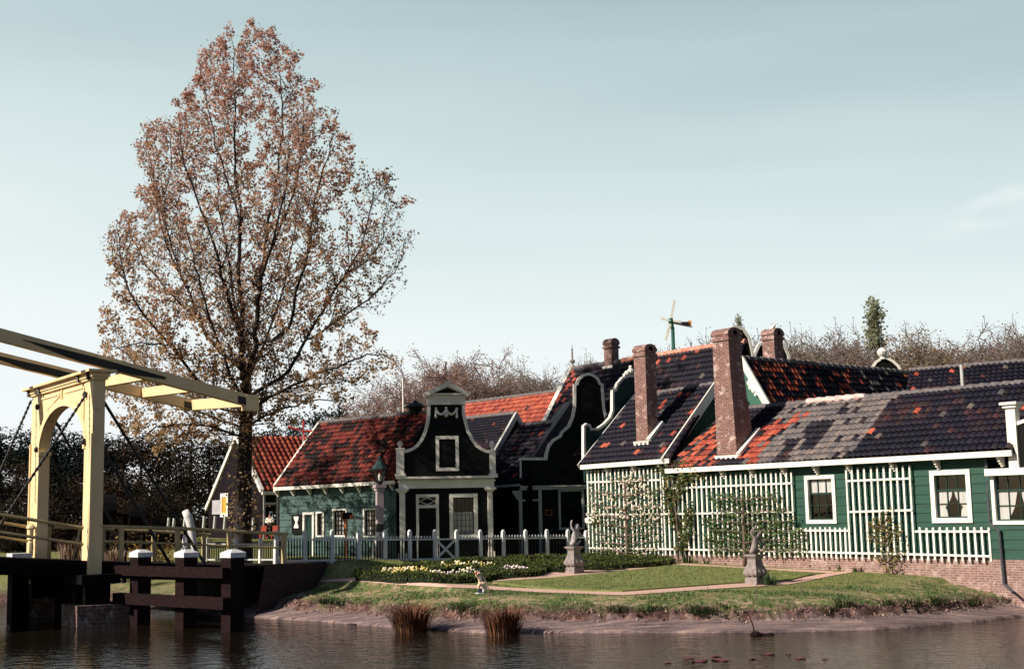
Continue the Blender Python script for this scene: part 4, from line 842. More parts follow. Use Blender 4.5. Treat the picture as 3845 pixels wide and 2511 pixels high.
mb = MB(); n3 = np.array([*(PU.t), 0]) * .07
for a, b in ((e1, r1), (r1, r1 + (r1 - e1) * np.array([.6, .6, -.6]))):
    mb.box8([a - (0, 0, .26) + n3, a - (0, 0, .26) - n3, b - (0, 0, .26) - n3, b - (0, 0, .26) + n3, a + (0, 0, .09) + n3, a + (0, 0, .09) - n3, b + (0, 0, .09) - n3, b + (0, 0, .09) + n3])
mb.build('verge_board', GREYW, hU, u1)
PG_ = Plane(r1[:2] - PU.t * .12, -PU.n); 
mb = MB(); s_r = (r1[:2] - PG_.o) @ PG_.t; s_e = (e1[:2] - PG_.o) @ PG_.t; mb.prism(PG_, [(s_e, -.3), (2 * s_r - s_e, -.3), (2 * s_r - s_e, e1[2] - .15), (s_r, r1[2] - .15), (s_e, e1[2] - .15)], -.1, 0); mb.build('gable_wall', BLACK, hU)
mb = MB(); boards(mb, PU, PU.sz(1760, 1900)[0], PU.sz(2000, 1900)[0], -.4, PU.sz(1900, 1812)[1], .22, lap=.012); mb.pbox(PU, PU.sz(1760, 1900)[0], PU.sz(2000, 1900)[0], -.4, 2.5, -4.6, -4.5); mb.build('wall', BLACK, hU)
mb = MB(); a, b = PU.shifted(.28).hit(1840, 1822), PU.shifted(.28).hit(1950, 1815); n_ = np.array([*PU.n, 0]) * .03; mb.box8([a - (0, 0, .1) + n_, b - (0, 0, .1) + n_, b - (0, 0, .1) - n_, a - (0, 0, .1) - n_, a + n_, b + n_, b - n_, a - n_]); mb.build('eave_board', GREYW, hU)
# ------------------------------------------------------------------ weathered green house with the red roof
PGr = Plane(P(1492, 2095, 50.4), (.82, -.57)); PG = PGr
hG = thing('green_house', 'weathered blue-green boarded house with mottled red pantile roof, left of the black gable', 'house', PG.w(-3, 0))
Y1 = lambda x, y: (700 + x * .354, 1700 + y * .354)
sg = lambda x, y, pl=PG: pl.sz(*Y1(x, y))
PGe = PG.shifted(.3); e0, e1 = PGe.hit(1030, 1829), PGe.hit(1482, 1803); PGd = PG.shifted(-2.7); r0, r1 = PGd.hit(1200, 1589), PGd.hit(1620, 1547)
print('G eave', e0, e1, 'ridge', r0, r1)
rfG = double_roof(hG, e0, e1, r0, r1, lambda p, i, j, f=red(.5): (lambda c, w: (c[0] * (.30 + .22 * w), c[1] * (.26 + .16 * w), c[2] * (.30 + .2 * w)))(f(p, i, j), _weather(p, 1.4)))
g0 = sg(992, 800)[0]; g1_ = -.02; zE = (e0[2] + e1[2]) / 2
DG = (sg(1240, 800)[0], sg(1358, 800)[0], -.4, sg(1300, 628)[1])
WG = [(sg(a, 750)[0], sg(b, 750)[0], sg((a + b) / 2, d)[1], sg((a + b) / 2, c)[1]) for a, b, c, d in ((1378, 1464, 622, 890), (1553, 1707, 592, 888), (1880, 2052, 587, 892))]
mb = MB(); boards(mb, PG, g0, g1_, -.5, zE - .02, .27, holes=[inset(q, .03) for q in WG] + [(DG[0] + .04, DG[1] - .04, -1, DG[3] - .04)], lap=.028); mb.build('wall', TEAL, hG)
mb = MB(); PGs = Plane(PG.w(g0, 0)[:2], -PG.n)
mb.prism(PGs, [(.02, -.5), (5.4, -.5), (5.4, zE - .1), (2.7, r0[2] - .12), (.02, zE - .1)], -.1, .01); mb.pbox(PG, g0, g1_, -.5, zE, -5.4, -5.3); mb.build('end_wall', mat('dark_plum_boards', (.014, .010, .014), (.007, .005, .008), 2, .7, uv=True, stretch=(9, .5, 1), bump=.3, spec=.05), hG)
mb = MB(); n3 = np.array([*PG.t, 0]) * .05
for a, b in ((e0, r0),): mb.box8([a - (0, 0, .18) + n3, a - (0, 0, .18) - n3, b - (0, 0, .18) - n3, b - (0, 0, .18) + n3, a + (0, 0, .12) + n3, a + (0, 0, .12) - n3, b + (0, 0, .12) - n3, b + (0, 0, .12) + n3])
mb.build('verge_board', WHITE, hG, rfG)
mb = MB(); n_ = np.array([*PG.n, 0]) * .035; mb.box8([e0 - (0, 0, .13) + n_, e1 - (0, 0, .13) + n_, e1 - (0, 0, .13) - n_, e0 - (0, 0, .13) - n_, e0 + n_, e1 + n_, e1 - n_, e0 - n_]); mb.build('eave_board', WHITE, hG)
for x in (985, 1150, 1325, 1495, 1670, 1850, 2010, 2200):
    mb = MB(); s_ = sg(x, 430)[0]; zz = e0[2] + (e1[2] - e0[2]) * (s_ - g0) / (g1_ - g0) - .12; bracket(mb, PG, s_, zz, .27, .24, .06); mb.build('bracket', WHITE, hG)
for q, n_ in zip(WG, (3, 4, 5)):
    window(hG, PG, q, .06, n_, (.2, .4, .6, .8), off=.02, sash=BLACK, lead=.022, curtain=[[(0, .03), (.44, .03), (.44, 1), (0, 1)], [(.56, .03), (1, .03), (1, 1), (.56, 1)]] if n_ == 5 else [[(0, .03), (1, .03), (1, 1), (0, 1)]])
mb = MB(); w_ = .09; mb.pbox(PG, DG[0], DG[0] + w_, -.4, DG[3], -.1, .05); mb.pbox(PG, DG[1] - w_, DG[1], -.4, DG[3], -.1, .05); mb.pbox(PG, DG[0] + w_, DG[1] - w_, DG[3] - w_, DG[3], -.1, .047); dg = mb.build('door', WHITE, hG)
mb = MB(); mb.pbox(PG, DG[0] + w_, DG[1] - w_, -.4, DG[3] - w_, -.09, -.04)
for k in range(1, 4): mb.pbox(PG, DG[0] + w_ + .08 * k, DG[0] + w_ + .08 * k + .02, -.4, DG[3] - w_ - .02, -.04, -.03)
mb.build('door_infill', DKGREEN, hG, dg)
# dark board with a white hourglass
a, b = sg(1130, 760)[0], sg(1236, 760)[0]; z0, z1 = sg(1180, 858)[1], sg(1180, 650)[1]; sgn = thing('sign_board', 'dark sign board with a white hourglass shape on the weathered green wall', 'sign', PG.w((a + b) / 2, z0, .05))
mb = MB(); mb.pbox(PG, a, b, z0, z1, .03, .08); mb.build('board', BLACK, sgn)
hg = [(1158, 672), (1204, 672), (1207, 690), (1192, 733), (1206, 785), (1200, 795), (1160, 795), (1156, 785), (1174, 733), (1156, 690)]
mb = MB(); mb.prism(PG, [sg(*q) for q in hg], .081, .095); mb.build('hourglass', WHITE, sgn)
# little cupola-like cap seen over its ridge
mb = MB(); q = PGd.hit(1560, 1540); mb.tube([q - (0, 0, .2), q + (0, 0, .12)], [.28, .28], 8); mb.lathe(q + (0, 0, .12), [(.50, 0), (.3, .12), (.12, .2), (.04, .28)], 8); mb.build('vent_cap', BLACK, hG, rfG)
# ------------------------------------------------------------------ far barn
PB = Plane(P(890, 1637, 100), (.55, -.835)); hBn = thing('barn', 'dark plank barn with white verge boards and bright red tiles behind the big tree', 'barn', PB.w(0, .3))
za = PB.hit(890, 1637)[2]; sl_, zl_ = PB.sz(776, 1912); sr_, zr_ = PB.sz(985, 1843); zg = .2
mb = MB(); mb.prism(PB, [(sl_ + .4, zg), (sr_ - .1, zg), (sr_ - .1, zr_ - .1), (0, za - .15), (sl_ + .4, zl_ - .1)], -.2, 0); mb.build('wall', mat('dark_plum_boards', (.03, .02, .03)), hBn)
mb = MB(); mb.ribbon(PB, [(sl_, zl_), (0, za)], .3, -.1, .15); mb.ribbon(PB, [(0, za), (sr_, zr_)], .3, -.1, .147); mb.build('verge_board', WHITE, hBn)
PBs = Plane(PB.w(sr_ - .1, 0)[:2], -PB.n); L_ = 16; d3 = np.array([*(-PB.n), 0]) * L_
A_ = np.array(PB.w(sr_, zr_)); T_ = np.array(PB.w(0, za)); rfb, N = tile_roof('roof', hBn, A_, A_ + d3, T_ + d3, T_, red(.10, False), tw=.42, th=.5, amp=.09, lip=.06); roof_slab(hBn, A_, A_ + d3, T_ + d3, T_, parent=rfb)
A2 = np.array(PB.w(sl_, zl_)); roof_slab(hBn, A2 + d3, A2, T_, T_ + d3, mt=BLACK, parent=rfb, th=.15)
dS = PBs.sz(978, 1900)[0]; dE = PBs.sz(1045, 1900)[0]; dz = PBs.sz(1010, 1850)[1]
mb = MB(); boards(mb, PBs, 0, L_, zg, zr_ - .1, .3, holes=[(PBs.sz(996, 1900)[0], PBs.sz(1034, 1900)[0], 0, dz - .3)]); mb.build('side_wall', MATS['dark_plum_boards'], hBn)
mb = MB(); a, b = PBs.sz(994, 1900)[0], PBs.sz(1036, 1900)[0]; mb.pbox(PBs, a - .14, a, zg, dz, -.1, .1); mb.pbox(PBs, b, b + .14, zg, dz, -.1, .1); mb.pbox(PBs, a, b, dz - .14, dz, -.1, .1); mb.pbox(PBs, a, b, dz - .85, dz - .68, -.1, .1); dd_ = mb.build('door', GREYW, hBn)
mb = MB(); mb.pbox(PBs, a, b, zg, dz, -1.4, -1.3); mb.build('door_infill', DARK, hBn, dd_)  # near-black sheet inside the open doorway, coloured for the barn's unlit depth
mb = MB(); mb.pbox(PBs, -.05, L_, zr_ - .25, zr_ - .02, .05, .3); mb.build('eave_board', WHITE, hBn)
r = rect(PB, 834, 1858, 857, 1933); mb = MB(); mb.ribbon(PB, [(r[0], r[2]), (r[1], r[2]), (r[1], r[3]), (r[0], r[3])], .28, .0, .1, closed=True); wb = mb.build('window', WHITE, hBn)
mb = MB(); mb.pbox(PB, r[0] + .05, r[1] - .05, r[2] + .05, r[3] - .05, .0, .03); mb.build('pane', mat('amber_glass', (.70, .36, .06), (.55, .25, .04), 3, .4), hBn, wb)
mb = MB(); r = rect(PB, 802, 1877, 833, 1930); mb.pbox(PB, r[0], r[1], r[2], r[3], .0, .12); mb.build('shutter', mat('pale_grey_paint', (.42, .40, .43), None, 2, .7), hBn)
# ================================================================== drawbridge
L0, R0b = P(120, 2095, 42.0), P(325, 2112, 37.6)
PP = Plane(R0b, (R0b - L0)[:2]); HB = -PP.n                 # portal plane; HB = along the bridge, to the garden
wr = lambda u, v: PP.sz(u, v)
br = thing('drawbridge', 'cream yellow wooden drawbridge with arched portal, long balance beams and dark iron rods', 'drawbridge', PP.w(-2, 0))
sl0, sl1 = wr(106, 2050)[0], wr(136, 2050)[0]; sr0, sr1 = wr(311, 1900)[0], wr(341, 1900)[0]; TH = .34
zB = -.15; zT = wr(343, 1427)[1]; zT2 = (wr(104, 1472)[1] + wr(345, 1434)[1]) / 2; zA = wr(140, 1700)[1]; zK = wr(240, 1522)[1]
zcap = wr(343, 1391)[1]
mb = MB(); mb.pbox(PP, sl0, sl1, zB, zT2, -TH, 0); mb.pbox(PP, sl0 - .03, sl0 + .06, zB, zA + .3, -.05, .04); pL = mb.build('pillar', YELLOW, br)
mb = MB(); mb.pbox(PP, sr0, sr1, zB, zT2, -TH, 0); mb.pbox(PP, sr1 - .1, sr1 + .02, zB + .2, zA + .3, -.05, .04); pR = mb.build('pillar', YELLOW, br)
a, b = sl1, sr0; m_ = (a + b) / 2; hw_ = (b - a) / 2
arch = [(m_ - hw_ * math.cos(math.pi * k / 24), zA + (zK - zA) * math.sin(math.pi * k / 24)) for k in range(25)]
mb = MB(); top_ = [(a, zT2)] + [(x, zT2) for x, z in arch[1:-1]] + [(b, zT2)]
for k in range(24): mb.prism(PP, [arch[k], arch[k + 1], top_[k + 1], top_[k]], -TH + .02, -.02)
ar = mb.build('arch', YELLOW, br)
mb = MB(); mb.ribbon(PP, arch, .20, -.05, .015, side=1); q = [(x * .0 + m_ + (x - m_) * 1.22, z + .42 * (z - zA) / (zK - zA) + .05) for x, z in arch]; 
mb.pbox(PP, m_ - .04, m_ + .04, zK + .2, zT2, -.05, .02)
for sx_ in (-1, 1): mb.ribbon(PP, [(m_ + sx_ * .25, zT2 - .22), (m_ + sx_ * (hw_ - .12), zT2 - .22), (m_ + sx_ * (hw_ - .12), zK - .85), (m_ + sx_ * hw_ * .62, zK - .02 + .05), (m_ + sx_ * .25, zK + .33)], .05, -.04, .012, closed=True)
for x0 in (sl1 - .0, sr0): mb.pbox(PP, x0 - .09, x0 + .09, zA - .10, zA + .02, -TH - .02, .03)
mb.build('moulding', YELLOW, br, ar)
mb = MB(); mb.pbox(PP, sl0 - .22, sr1 + .16, zT2, zcap - .07, -TH - .08, .10); mb.pbox(PP, sl0 - .15, sr1 + .10, zT2 - .07, zT2, -TH - .04, .06); mb.pbox(PP, sl0 - .40, sr1 + .32, zcap - .07, zcap, -TH - .22, .24); lt = mb.build('lintel', YELLOW, br)
for x in (sl0 - .05, sl1 + .22, sr0 - .35, sr1 - .15):
    mb = MB(); mb.tube([PP.w(x, zcap - .06, .13), PP.w(x + .10, zcap - .28, .13), PP.w(x - .02, zT2 - .03, .12)], .045, 6); mb.build('strap', IRON, br, lt)
for x in (sl1 - .1, sr0 + .12):
    for z in (zT2 - .45, zA + .1):
        mb = MB(); mb.ball(PP.w(x, z, .06), .07, .07, .1, 8, 5); mb.build('bolt', IRON, br, pL if x < m_ else pR)
sLc, sRc = (sl0 + sl1) / 2, (sr0 + sr1) / 2
PNr = Plane(PP.w(sRc, 0, -TH / 2)[:2], HB); PNl = Plane(PP.w(sLc, 0, -TH / 2)[:2], HB)      # upright planes along the bridge
for pl, vt0, vt1, ue, ve in ((PNr, 1235, 1281, 950, (1486, 1533)), (PNl, 1320, 1369, 745, (1500, 1552))):
    a0, b0 = pl.sz(0, vt0), pl.sz(0, vt1); a1, b1 = pl.sz(ue, ve[0]), pl.sz(ue, ve[1]); k = 2.6
    d = (a0[0] - a1[0], ((a0[1] - a1[1]) + (b0[1] - b1[1])) / 2); f = 1 + k / abs(d[0]); hgt = .34; mid = lambda t, a1=a1, b1=b1, d=d: (a1[0] + d[0] * t, (a1[1] + b1[1]) / 2 + d[1] * t)
    A = mid(f); B = mid(0); mb = MB(); mb.prism(pl, [(A[0], A[1] - hgt / 2), (B[0], B[1] - hgt / 2), (B[0], B[1] + hgt / 2), (A[0], A[1] + hgt / 2)], -.15, .15); bm = mb.build('balance_beam', YELLOW, br)
    p0 = -d[0] * 0 + (-(a1[0])) / d[0]; pm = mid(p0)          # over the portal
    mb = MB(); e = d[1] / d[0]
    mb.prism(pl, [(pm[0] - 2.1, pm[1] - 2.1 * e + .02), (pm[0] - .6, pm[1] - .6 * e - .18), (pm[0] + .9, pm[1] + .9 * e - .17), (pm[0] + 2.0, pm[1] + 2.0 * e - .04), (pm[0] + 2.0, pm[1] + 2.0 * e + .03), (pm[0], pm[1] + .06)], .151, .175)
    mb.build('iron_plate', IRON, br, bm); mb = MB()
    mb.prism(pl, [(B[0] - .55, B[1] - .55 * e - .17), (B[0] - .25, B[1] - .25 * e - .17), (B[0] - .25, B[1] - .25 * e + .05), (B[0] - .55, B[1] - .55 * e + .05)], .151, .17)
    mb.build('iron_plate', IRON, br, bm)
    if pl is PNr: MR, eR = mid, d
    else: ML, eL = mid, d
lenR, lenL = abs(eR[0]), abs(eL[0])
for dist, hg in ((.18, .34), (1.9, .30), (3.3, .30)):
    pr_ = MR(dist / lenR); pl_ = ML(dist / lenL); A = PNr.w(pr_[0], pr_[1], -.15); B = PNl.w(pl_[0], pl_[1], .15)
    mb = MB(); h_ = np.array([*HB, 0]) * .13; z_ = np.array([0, 0, hg / 2]); mb.box8([B - h_ - z_, A - h_ - z_, A + h_ - z_, B + h_ - z_, B - h_ + z_, A - h_ + z_, A + h_ + z_, B + h_ + z_]); mb.build('cross_beam', YELLOW, br)
mb = MB(); e_ = MR(0); mb.pbox(PNr, e_[0] - .30, e_[0] + .12, e_[1] - .26, e_[1] + .21, -.18, .18); mb.build('beam_end', YELLOW, br)
# stays (behind) and chains (in front)
def rod(name, pl, q0, q1, r=.035, off=0.0, chain=False, ext=0):
    A, B = np.array(pl.shifted(off).hit(*q0)), np.array(pl.shifted(off).hit(*q1)); B = B + (B - A) * ext; mb = MB()
    if not chain: mb.tube([A, B], r, 6)
    else:
        n = int(np.linalg.norm(B - A) / .16)
        for k in range(n):
            a_ = A + (B - A) * k / n; b_ = A + (B - A) * (k + 1.15) / n; mb.tube([a_, (a_ + b_) / 2, b_], [r * .5, r, r * .5], 5)
    return mb.build(name, IRON, br)
rod('stay', PNr, (372, 1478), (770, 2118), .045, .05); rod('stay', PNr, (366, 1650), (638, 2116), .045, .05)
rod('stay', PNl, (180, 1530), (450, 2010), .045, -.05, ext=.12); rod('stay', PNl, (160, 1672), (298, 1916), .045, -.05, ext=.5)
rod('chain', PNr, (328, 1474), (0, 1972), .05, -.0, True, .1); rod('chain', PNl, (118, 1502), (0, 1770), .05, .0, True, .1)
mb = MB(); q = PP.w(sr0 - .08, zB + .1, .12); mb.tube([PP.w(sr0 - .03, wr(310, 1960)[1], .05), PP.w(sr0 - .1, wr(310, 2050)[1], .08), PP.w(sr0 - .35, wr(300, 2095)[1], .1)], .04, 5); mb.build('chain', IRON, br)
# deck
dk = [(-6.5, 1.05), (-3.0, .88), (0.0, .66), (2.5, .48), (4.6, .36), (6.4, .30)]
mb = MB(); sN = sRc + .25; sF = sLc - .25
for (x0, z0), (x1, z1) in zip(dk[:-1], dk[1:]):
    A = [PP.w(sF, z0, -x0 - TH / 2), PP.w(sN, z0, -x0 - TH / 2), PP.w(sN, z1, -x1 - TH / 2), PP.w(sF, z1, -x1 - TH / 2)]
    mb.box8([q - np.array([0, 0, .12]) for q in A] + A)
mb.build('deck', TIMBER, br)
for s_ in (sN - .02, m_, sF + .22):
    mb = MB()
    for (x0, z0), (x1, z1) in zip(dk[:-1], dk[1:]):
        A = [PP.w(s_ - .2, z0 - .123, -x0 - TH / 2), PP.w(s_, z0 - .123, -x0 - TH / 2), PP.w(s_, z1 - .123, -x1 - TH / 2), PP.w(s_ - .2, z1 - .123, -x1 - TH / 2)]; mb.box8([q - np.array([0, 0, .34]) for q in A] + A)
    mb.build('girder', TARRED, br)
# railings
RAIL = mat('drab_yellow_rail', (.50, .38, .19), (.36, .28, .15), 3, .6, dirt=((.16, .13, .09), 4, .55, .75))
zdk = lambda x: float(np.interp(x, [q[0] for q in dk], [q[1] for q in dk]))
def railing(pl, rails, us, off):
    q = pl.shifted(off); mb = MB()
    for pts, r in rails: mb.tube([q.hit(*p) for p in pts], r, 6)
    rl = mb.build('railing', RAIL, br)
    for u, vt in us:
        s_, z_ = q.sz(u, vt); mb = MB(); mb.pbox(q, s_ - .06, s_ + .06, zdk(s_) - .02, z_, -.06, .06); mb.build('railing_post', RAIL, br, rl)
    return rl
railing(PNr, [([(338, 1974), (700, 1984), (1080, 2004)], .055), ([(342, 2028), (700, 2042), (1062, 2056)], .035), ([(-120, 1908), (0, 1931), (312, 1981)], .055), ([(-120, 1968), (0, 1997), (312, 2043)], .045)], [(456, 1976), (667, 1984), (862, 1992), (1066, 2003)], .12)
railing(PNl, [([(205, 1978), (560, 1992), (790, 2006)], .055), ([(205, 2030), (560, 2038), (770, 2044)], .035), ([(-60, 1945), (0, 1960), (112, 1978)], .055), ([(-60, 2000), (0, 2015), (112, 2032)], .045)], [(185, 1976), (385, 1984), (578, 1992), (766, 2004)], -.12)
mb = MB(); q = PNl.shifted(.35); b_ = q.hit(113, 2085); h_ = q.hit(113, 1965)[2] - b_[2]; mb.lathe(b_, [(.09, 0), (.09, h_ * .4), (.06, h_ * .45), (.10, h_ * .5), (.08, h_ * .55), (.09, h_ * .8), (.15, h_ * .86), (.12, h_ * .93), (.04, h_)], 8); mb.build('turned_post', YELLOW, br)
# piers under the portal
PIER = brick_mat('pier_brick', (.20, .11, .095), (.12, .07, .06), (.26, .20, .18), bw=.3, bh=.12, light=(.66, .54, .48), lo=.50, hi=.66)
for s0, s1 in ((sl0 - .55, sl1 + .55), (sr0 - .25, sr1 + .45)):
    mb = MB(); mb.pbox(PP, s0, s1, -2.2, -.52, -1.1, .45); pr = mb.build('pier', PIER, br)
    mb = MB(); mb.pbox(PP, s0 + .15, s0 + .4, -.52, .30, -.5, .2); mb.pbox(PP, s1 - .4, s1 - .15, -.52, .30, -.5, .2); mb.pbox(PP, s0 - .1, s1 + .1, .05, .30, -.7, .38); mb.pbox(PP, s0 + .45, s1 - .45, -.52, -.25, -.3, .1); mb.build('trestle', TARRED, br, pr)
mb = MB(); a, b = sl1 + .56, sr0 - .16; n_ = 12
for k in range(n_):
    x0 = a + (b - a) * k / n_; x1 = a + (b - a) * (k + 1) / n_ - (.03 if k in (2, 5, 8) else -.001); mb.pbox(PP, x0, x1, -2.0, .42, -.55, -.45 + .02 * (k % 2))
mb.build('plank_curtain', TARRED, br)
mb = MB(); PAb = Plane(PP.w(sN + .1, 0, -5.35)[:2], PP.t); mb.pbox(PAb, sF - sN - .6, 0.1, -2.5, .20, -.3, 0); mb.build('abutment_planking', TARRED, br)
mb = MB(); mb.pbox(PP, sF + .1, sF + .45, -2.5, .92, 5.3, 5.65); mb.pbox(PP, sN - .45, sN - .1, -2.5, .92, 5.3, 5.65); mb.pbox(PP, sF - .1, sN + .1, .30, .52, 5.25, 5.70); mb.build('trestle', TARRED, br)
# loose marker post, left pile caps
mk = MB(); q = PZ(63, 2312, WZ); mk.tube([q - (0, 0, .6), q + (0, 0, .7)], [.05, .045], 6); mk.build('marker_post', YELLOW, loc=q, label='thin yellow stake standing in the water before the dark bridge pier', category='stake')
# ---- fender of three capped piles
q1, q3 = PZ(500, 2346, WZ), PZ(845, 2372, WZ); PFd = Plane(q1, (q3 - q1)[:2])
fd = thing('timber_fender', 'dark timber fender of three white-capped piles joined by two beams beside the bridge', 'fender', q1)
CAP = mat('white_pile_cap', (.78, .76, .76), (.55, .53, .55), 6, .8, bump=.5, bscale=20)
for u, vc0, vc1 in ((504, 2067, 2091), (675, 2067, 2092), (849, 2067, 2093)):
    s_, zc0 = PFd.sz(u, vc1); zc1 = PFd.sz(u, vc0)[1]; mb = MB(); mb.pbox(PFd, s_ - .2, s_ + .2, -2.5, zc0, -.42, 0); pl_ = mb.build('pile', TIMBER, fd)
    mb = MB(); mb.pbox(PFd, s_ - .23, s_ + .23, zc0, zc1 - .05, -.45, .03); c_ = [PFd.w(s_ - .23, zc1 - .05, .03), PFd.w(s_ + .23, zc1 - .05, .03), PFd.w(s_ + .23, zc1 - .05, -.45), PFd.w(s_ - .23, zc1 - .05, -.45)]; t_ = [PFd.w(s_ - .08, zc1 + .03, -.13), PFd.w(s_ + .08, zc1 + .03, -.13), PFd.w(s_ + .08, zc1 + .03, -.29), PFd.w(s_ - .08, zc1 + .03, -.29)]; mb.box8(c_ + t_); mb.build('pile_cap', CAP, fd, pl_)
for v0, v1, u0, u1 in ((2125, 2163, 446, 862), (2232, 2274, 449, 864)):
    a = PFd.sz(u0, v0); b = PFd.sz(u1, v0); z0 = (PFd.sz(u0, v1)[1] + PFd.sz(u1, v1)[1]) / 2; z1 = (a[1] + b[1]) / 2; mb = MB(); mb.pbox(PFd, a[0], b[0], z0, z1, .005, .22); mb.build('beam', TIMBER, fd)
lf = thing('mooring_pile', 'short dark pile with rough white cap at the left bridge pier', 'pile', P(70, 2150, 41)); mb = MB(); q = P(72, 2082, 41); mb.cbox((q[0], q[1], q[2] / 2 - .9), .25, .25, q[2] / 2 + .75, (.6, -.8)); mb.build('shaft', TARRED, lf); mb = MB(); mb.cbox((q[0], q[1], q[2] - .05), .29, .29, .10, (.6, -.8)); mb.build('pile_cap', CAP, lf)
# ---- brick abutment beside the bridge end
ab = thing('abutment_wall', 'short brick retaining wall stained white where the bridge meets the lawn', 'wall', P(1040, 2190, 40.3))
a0, a1, a2 = P(995, 2120, 39.9), P(1088, 2120, 40.6), P(1178, 2120, 41.3)
mb = MB(); f_ = lambda p, z: np.array([p[0], p[1], z])
bk_ = np.array([.3, 1.6, 0]); zt_ = a0[2]
mb.box8([f_(a0, -1.2) + (-.22, -.35, 0), f_(a1, -1.2), f_(a1, -1.2) + bk_, f_(a0, -1.2) + bk_, f_(a0, zt_), f_(a1, zt_), f_(a1, zt_) + bk_, f_(a0, zt_) + bk_]); mb.build('wall', BRICK3, ab)
mb = MB(); mb.box8([f_(a1, -1.0), f_(a2, -1.0), f_(a2, -1.0) + bk_, f_(a1, -1.0) + bk_, f_(a1, zt_ - .02), f_(a2, zt_ - .02), f_(a2, zt_ - .02) + bk_, f_(a1, zt_ - .02) + bk_]); mb.build('wing_wall', BRICK3, ab)
# ================================================================== fences and trellises
FP0, FP1 = P(1038, 2112, 41.6), P(2210, 2084, 47.9); PFe = Plane(FP0, (FP1 - FP0)[:2])
fn = thing('picket_fence', 'long grey-white picket fence with round-topped posts and a cross-braced gate before the house fronts', 'fence', FP0)
posts = [(1038, 1990, 2112), (1144, 1988, 2112), (1247, 1987, 2112), (1346, 1987, 2111), (1445, 1988, 2109), (1538, 1988, 2107), (1632, 1988, 2105), (1714, 1988, 2103), (1803, 1988, 2098), (1889, 1988, 2093), (1973, 1987, 2088), (2053, 1986, 2086), (2132, 1986, 2084), (2200, 1990, 2083)]
FW = mat('fence_paint', (.72, .72, .72), (.55, .55, .56), 4, .6, dirt=((.35, .34, .34), 6, .6, .8))
pu = [q[0] for q in posts]
for u, vt, vb in posts:
    s_, zt = PFe.sz(u, vt); zb = PFe.sz(u, vb)[1] - .15; mb = MB(); mb.pbox(PFe, s_ - .055, s_ + .055, zb, zt - .05, -.055, .055); mb.ball(PFe.w(s_, zt - .05), .06, .06, .06, 8, 6); mb.build('post', FW, fn)
vr = lambda u: float(np.interp(u, [1038, 1500, 2210], [2026, 2025, 2017])); vb_ = lambda u: float(np.interp(u, [1038, 1144, 1445, 1714, 2000, 2210], [2103, 2103, 2101, 2096, 2086, 2083])); vtp = lambda u: float(np.interp(u, [1038, 1500, 2210], [2014, 2011, 2004]))
for i in range(len(pu) - 1):
    a, b = pu[i], pu[i + 1]
    gate = a == 1632
    par = fn
    mb = MB()
    if gate:
        mb.ribbon(PFe, [PFe.sz(a + 8, 2028), PFe.sz(b - 8, vb_(b) - 2)], .07, -.03, .02); mb.ribbon(PFe, [PFe.sz(a + 8, vb_(a) - 2), PFe.sz(b - 8, 2028)], .07, -.028, .018)
        par = mb.build('gate', FW, fn); mb = MB()
    mb.ribbon(PFe, [PFe.sz(a + 6, vr(a)), PFe.sz(b - 6, vr(b))], .05, -.025, .025); mb.ribbon(PFe, [PFe.sz(a + 6, vb_(a)), PFe.sz(b - 6, vb_(b))], .05, -.025, .025); mb.build('rails', FW, fn, None if par is fn else par)
    mb = MB(); n_ = int((b - a) / 10.2)
    for k in range(n_):
        u = a + (b - a) * (k + .5) / n_; s_, zt = PFe.sz(u, vtp(u)); zb = PFe.sz(u, vb_(u) + 12)[1] 
        if gate: zt = PFe.sz(u, vr(u) - 3)[1]
        zm0, zm1 = PFe.sz(u, vb_(u) + 3)[1], PFe.sz(u, vr(u) - 5)[1]
        if gate: zm1 = zt - .05
        mb.pbox(PFe, s_ - .020, s_ + .020, zm0, zm1, -.045, -.026, 1); mb.pbox(PFe, s_ - .021, s_ + .021, zb, zm0, -.046, -.025, 0); mb.pbox(PFe, s_ - .021, s_ + .021, zm1, zt - .03, -.046, -.025, 0 if not gate else 1); mb.prism(PFe, [(s_ - .021, zt - .03), (s_ + .021, zt - .03), (s_, zt)], -.046, -.025, 0)
    mb.build('pickets', [FW, BLACK], fn, None if par is fn else par)
# small fence by the tree
PF2 = Plane(P(780, 2112, 46.0), (P(1036, 2112, 43.0) - P(780, 2112, 46.0))[:2]); f2 = thing('picket_fence', 'short dark picket fence with white posts around the foot of the tall tree', 'fence', P(900, 2112, 44.6))
for u in (778, 886, 978, 1034):
    s_, zt = PF2.sz(u, 2020); zb = PF2.sz(u, 2112)[1] - .2; mb = MB(); mb.pbox(PF2, s_ - .05, s_ + .05, zb, zt, -.05, .05); mb.build('post', WHITE, f2)
mb = MB(); mb.ribbon(PF2, [PF2.sz(780, 2042), PF2.sz(1034, 2042)], .05, -.02, .02); mb.ribbon(PF2, [PF2.sz(780, 2100), PF2.sz(1034, 2100)], .05, -.02, .02); mb.build('rails', GREYW, f2)
mb = MB()
for k in range(30):
    u = 784 + k * 8.5; s_, zt = PF2.sz(u, 2034); zb = PF2.sz(u, 2112)[1]; mb.pbox(PF2, s_ - .02, s_ + .02, zb, zt, -.042, -.021)
mb.build('pickets', BLACK, f2)
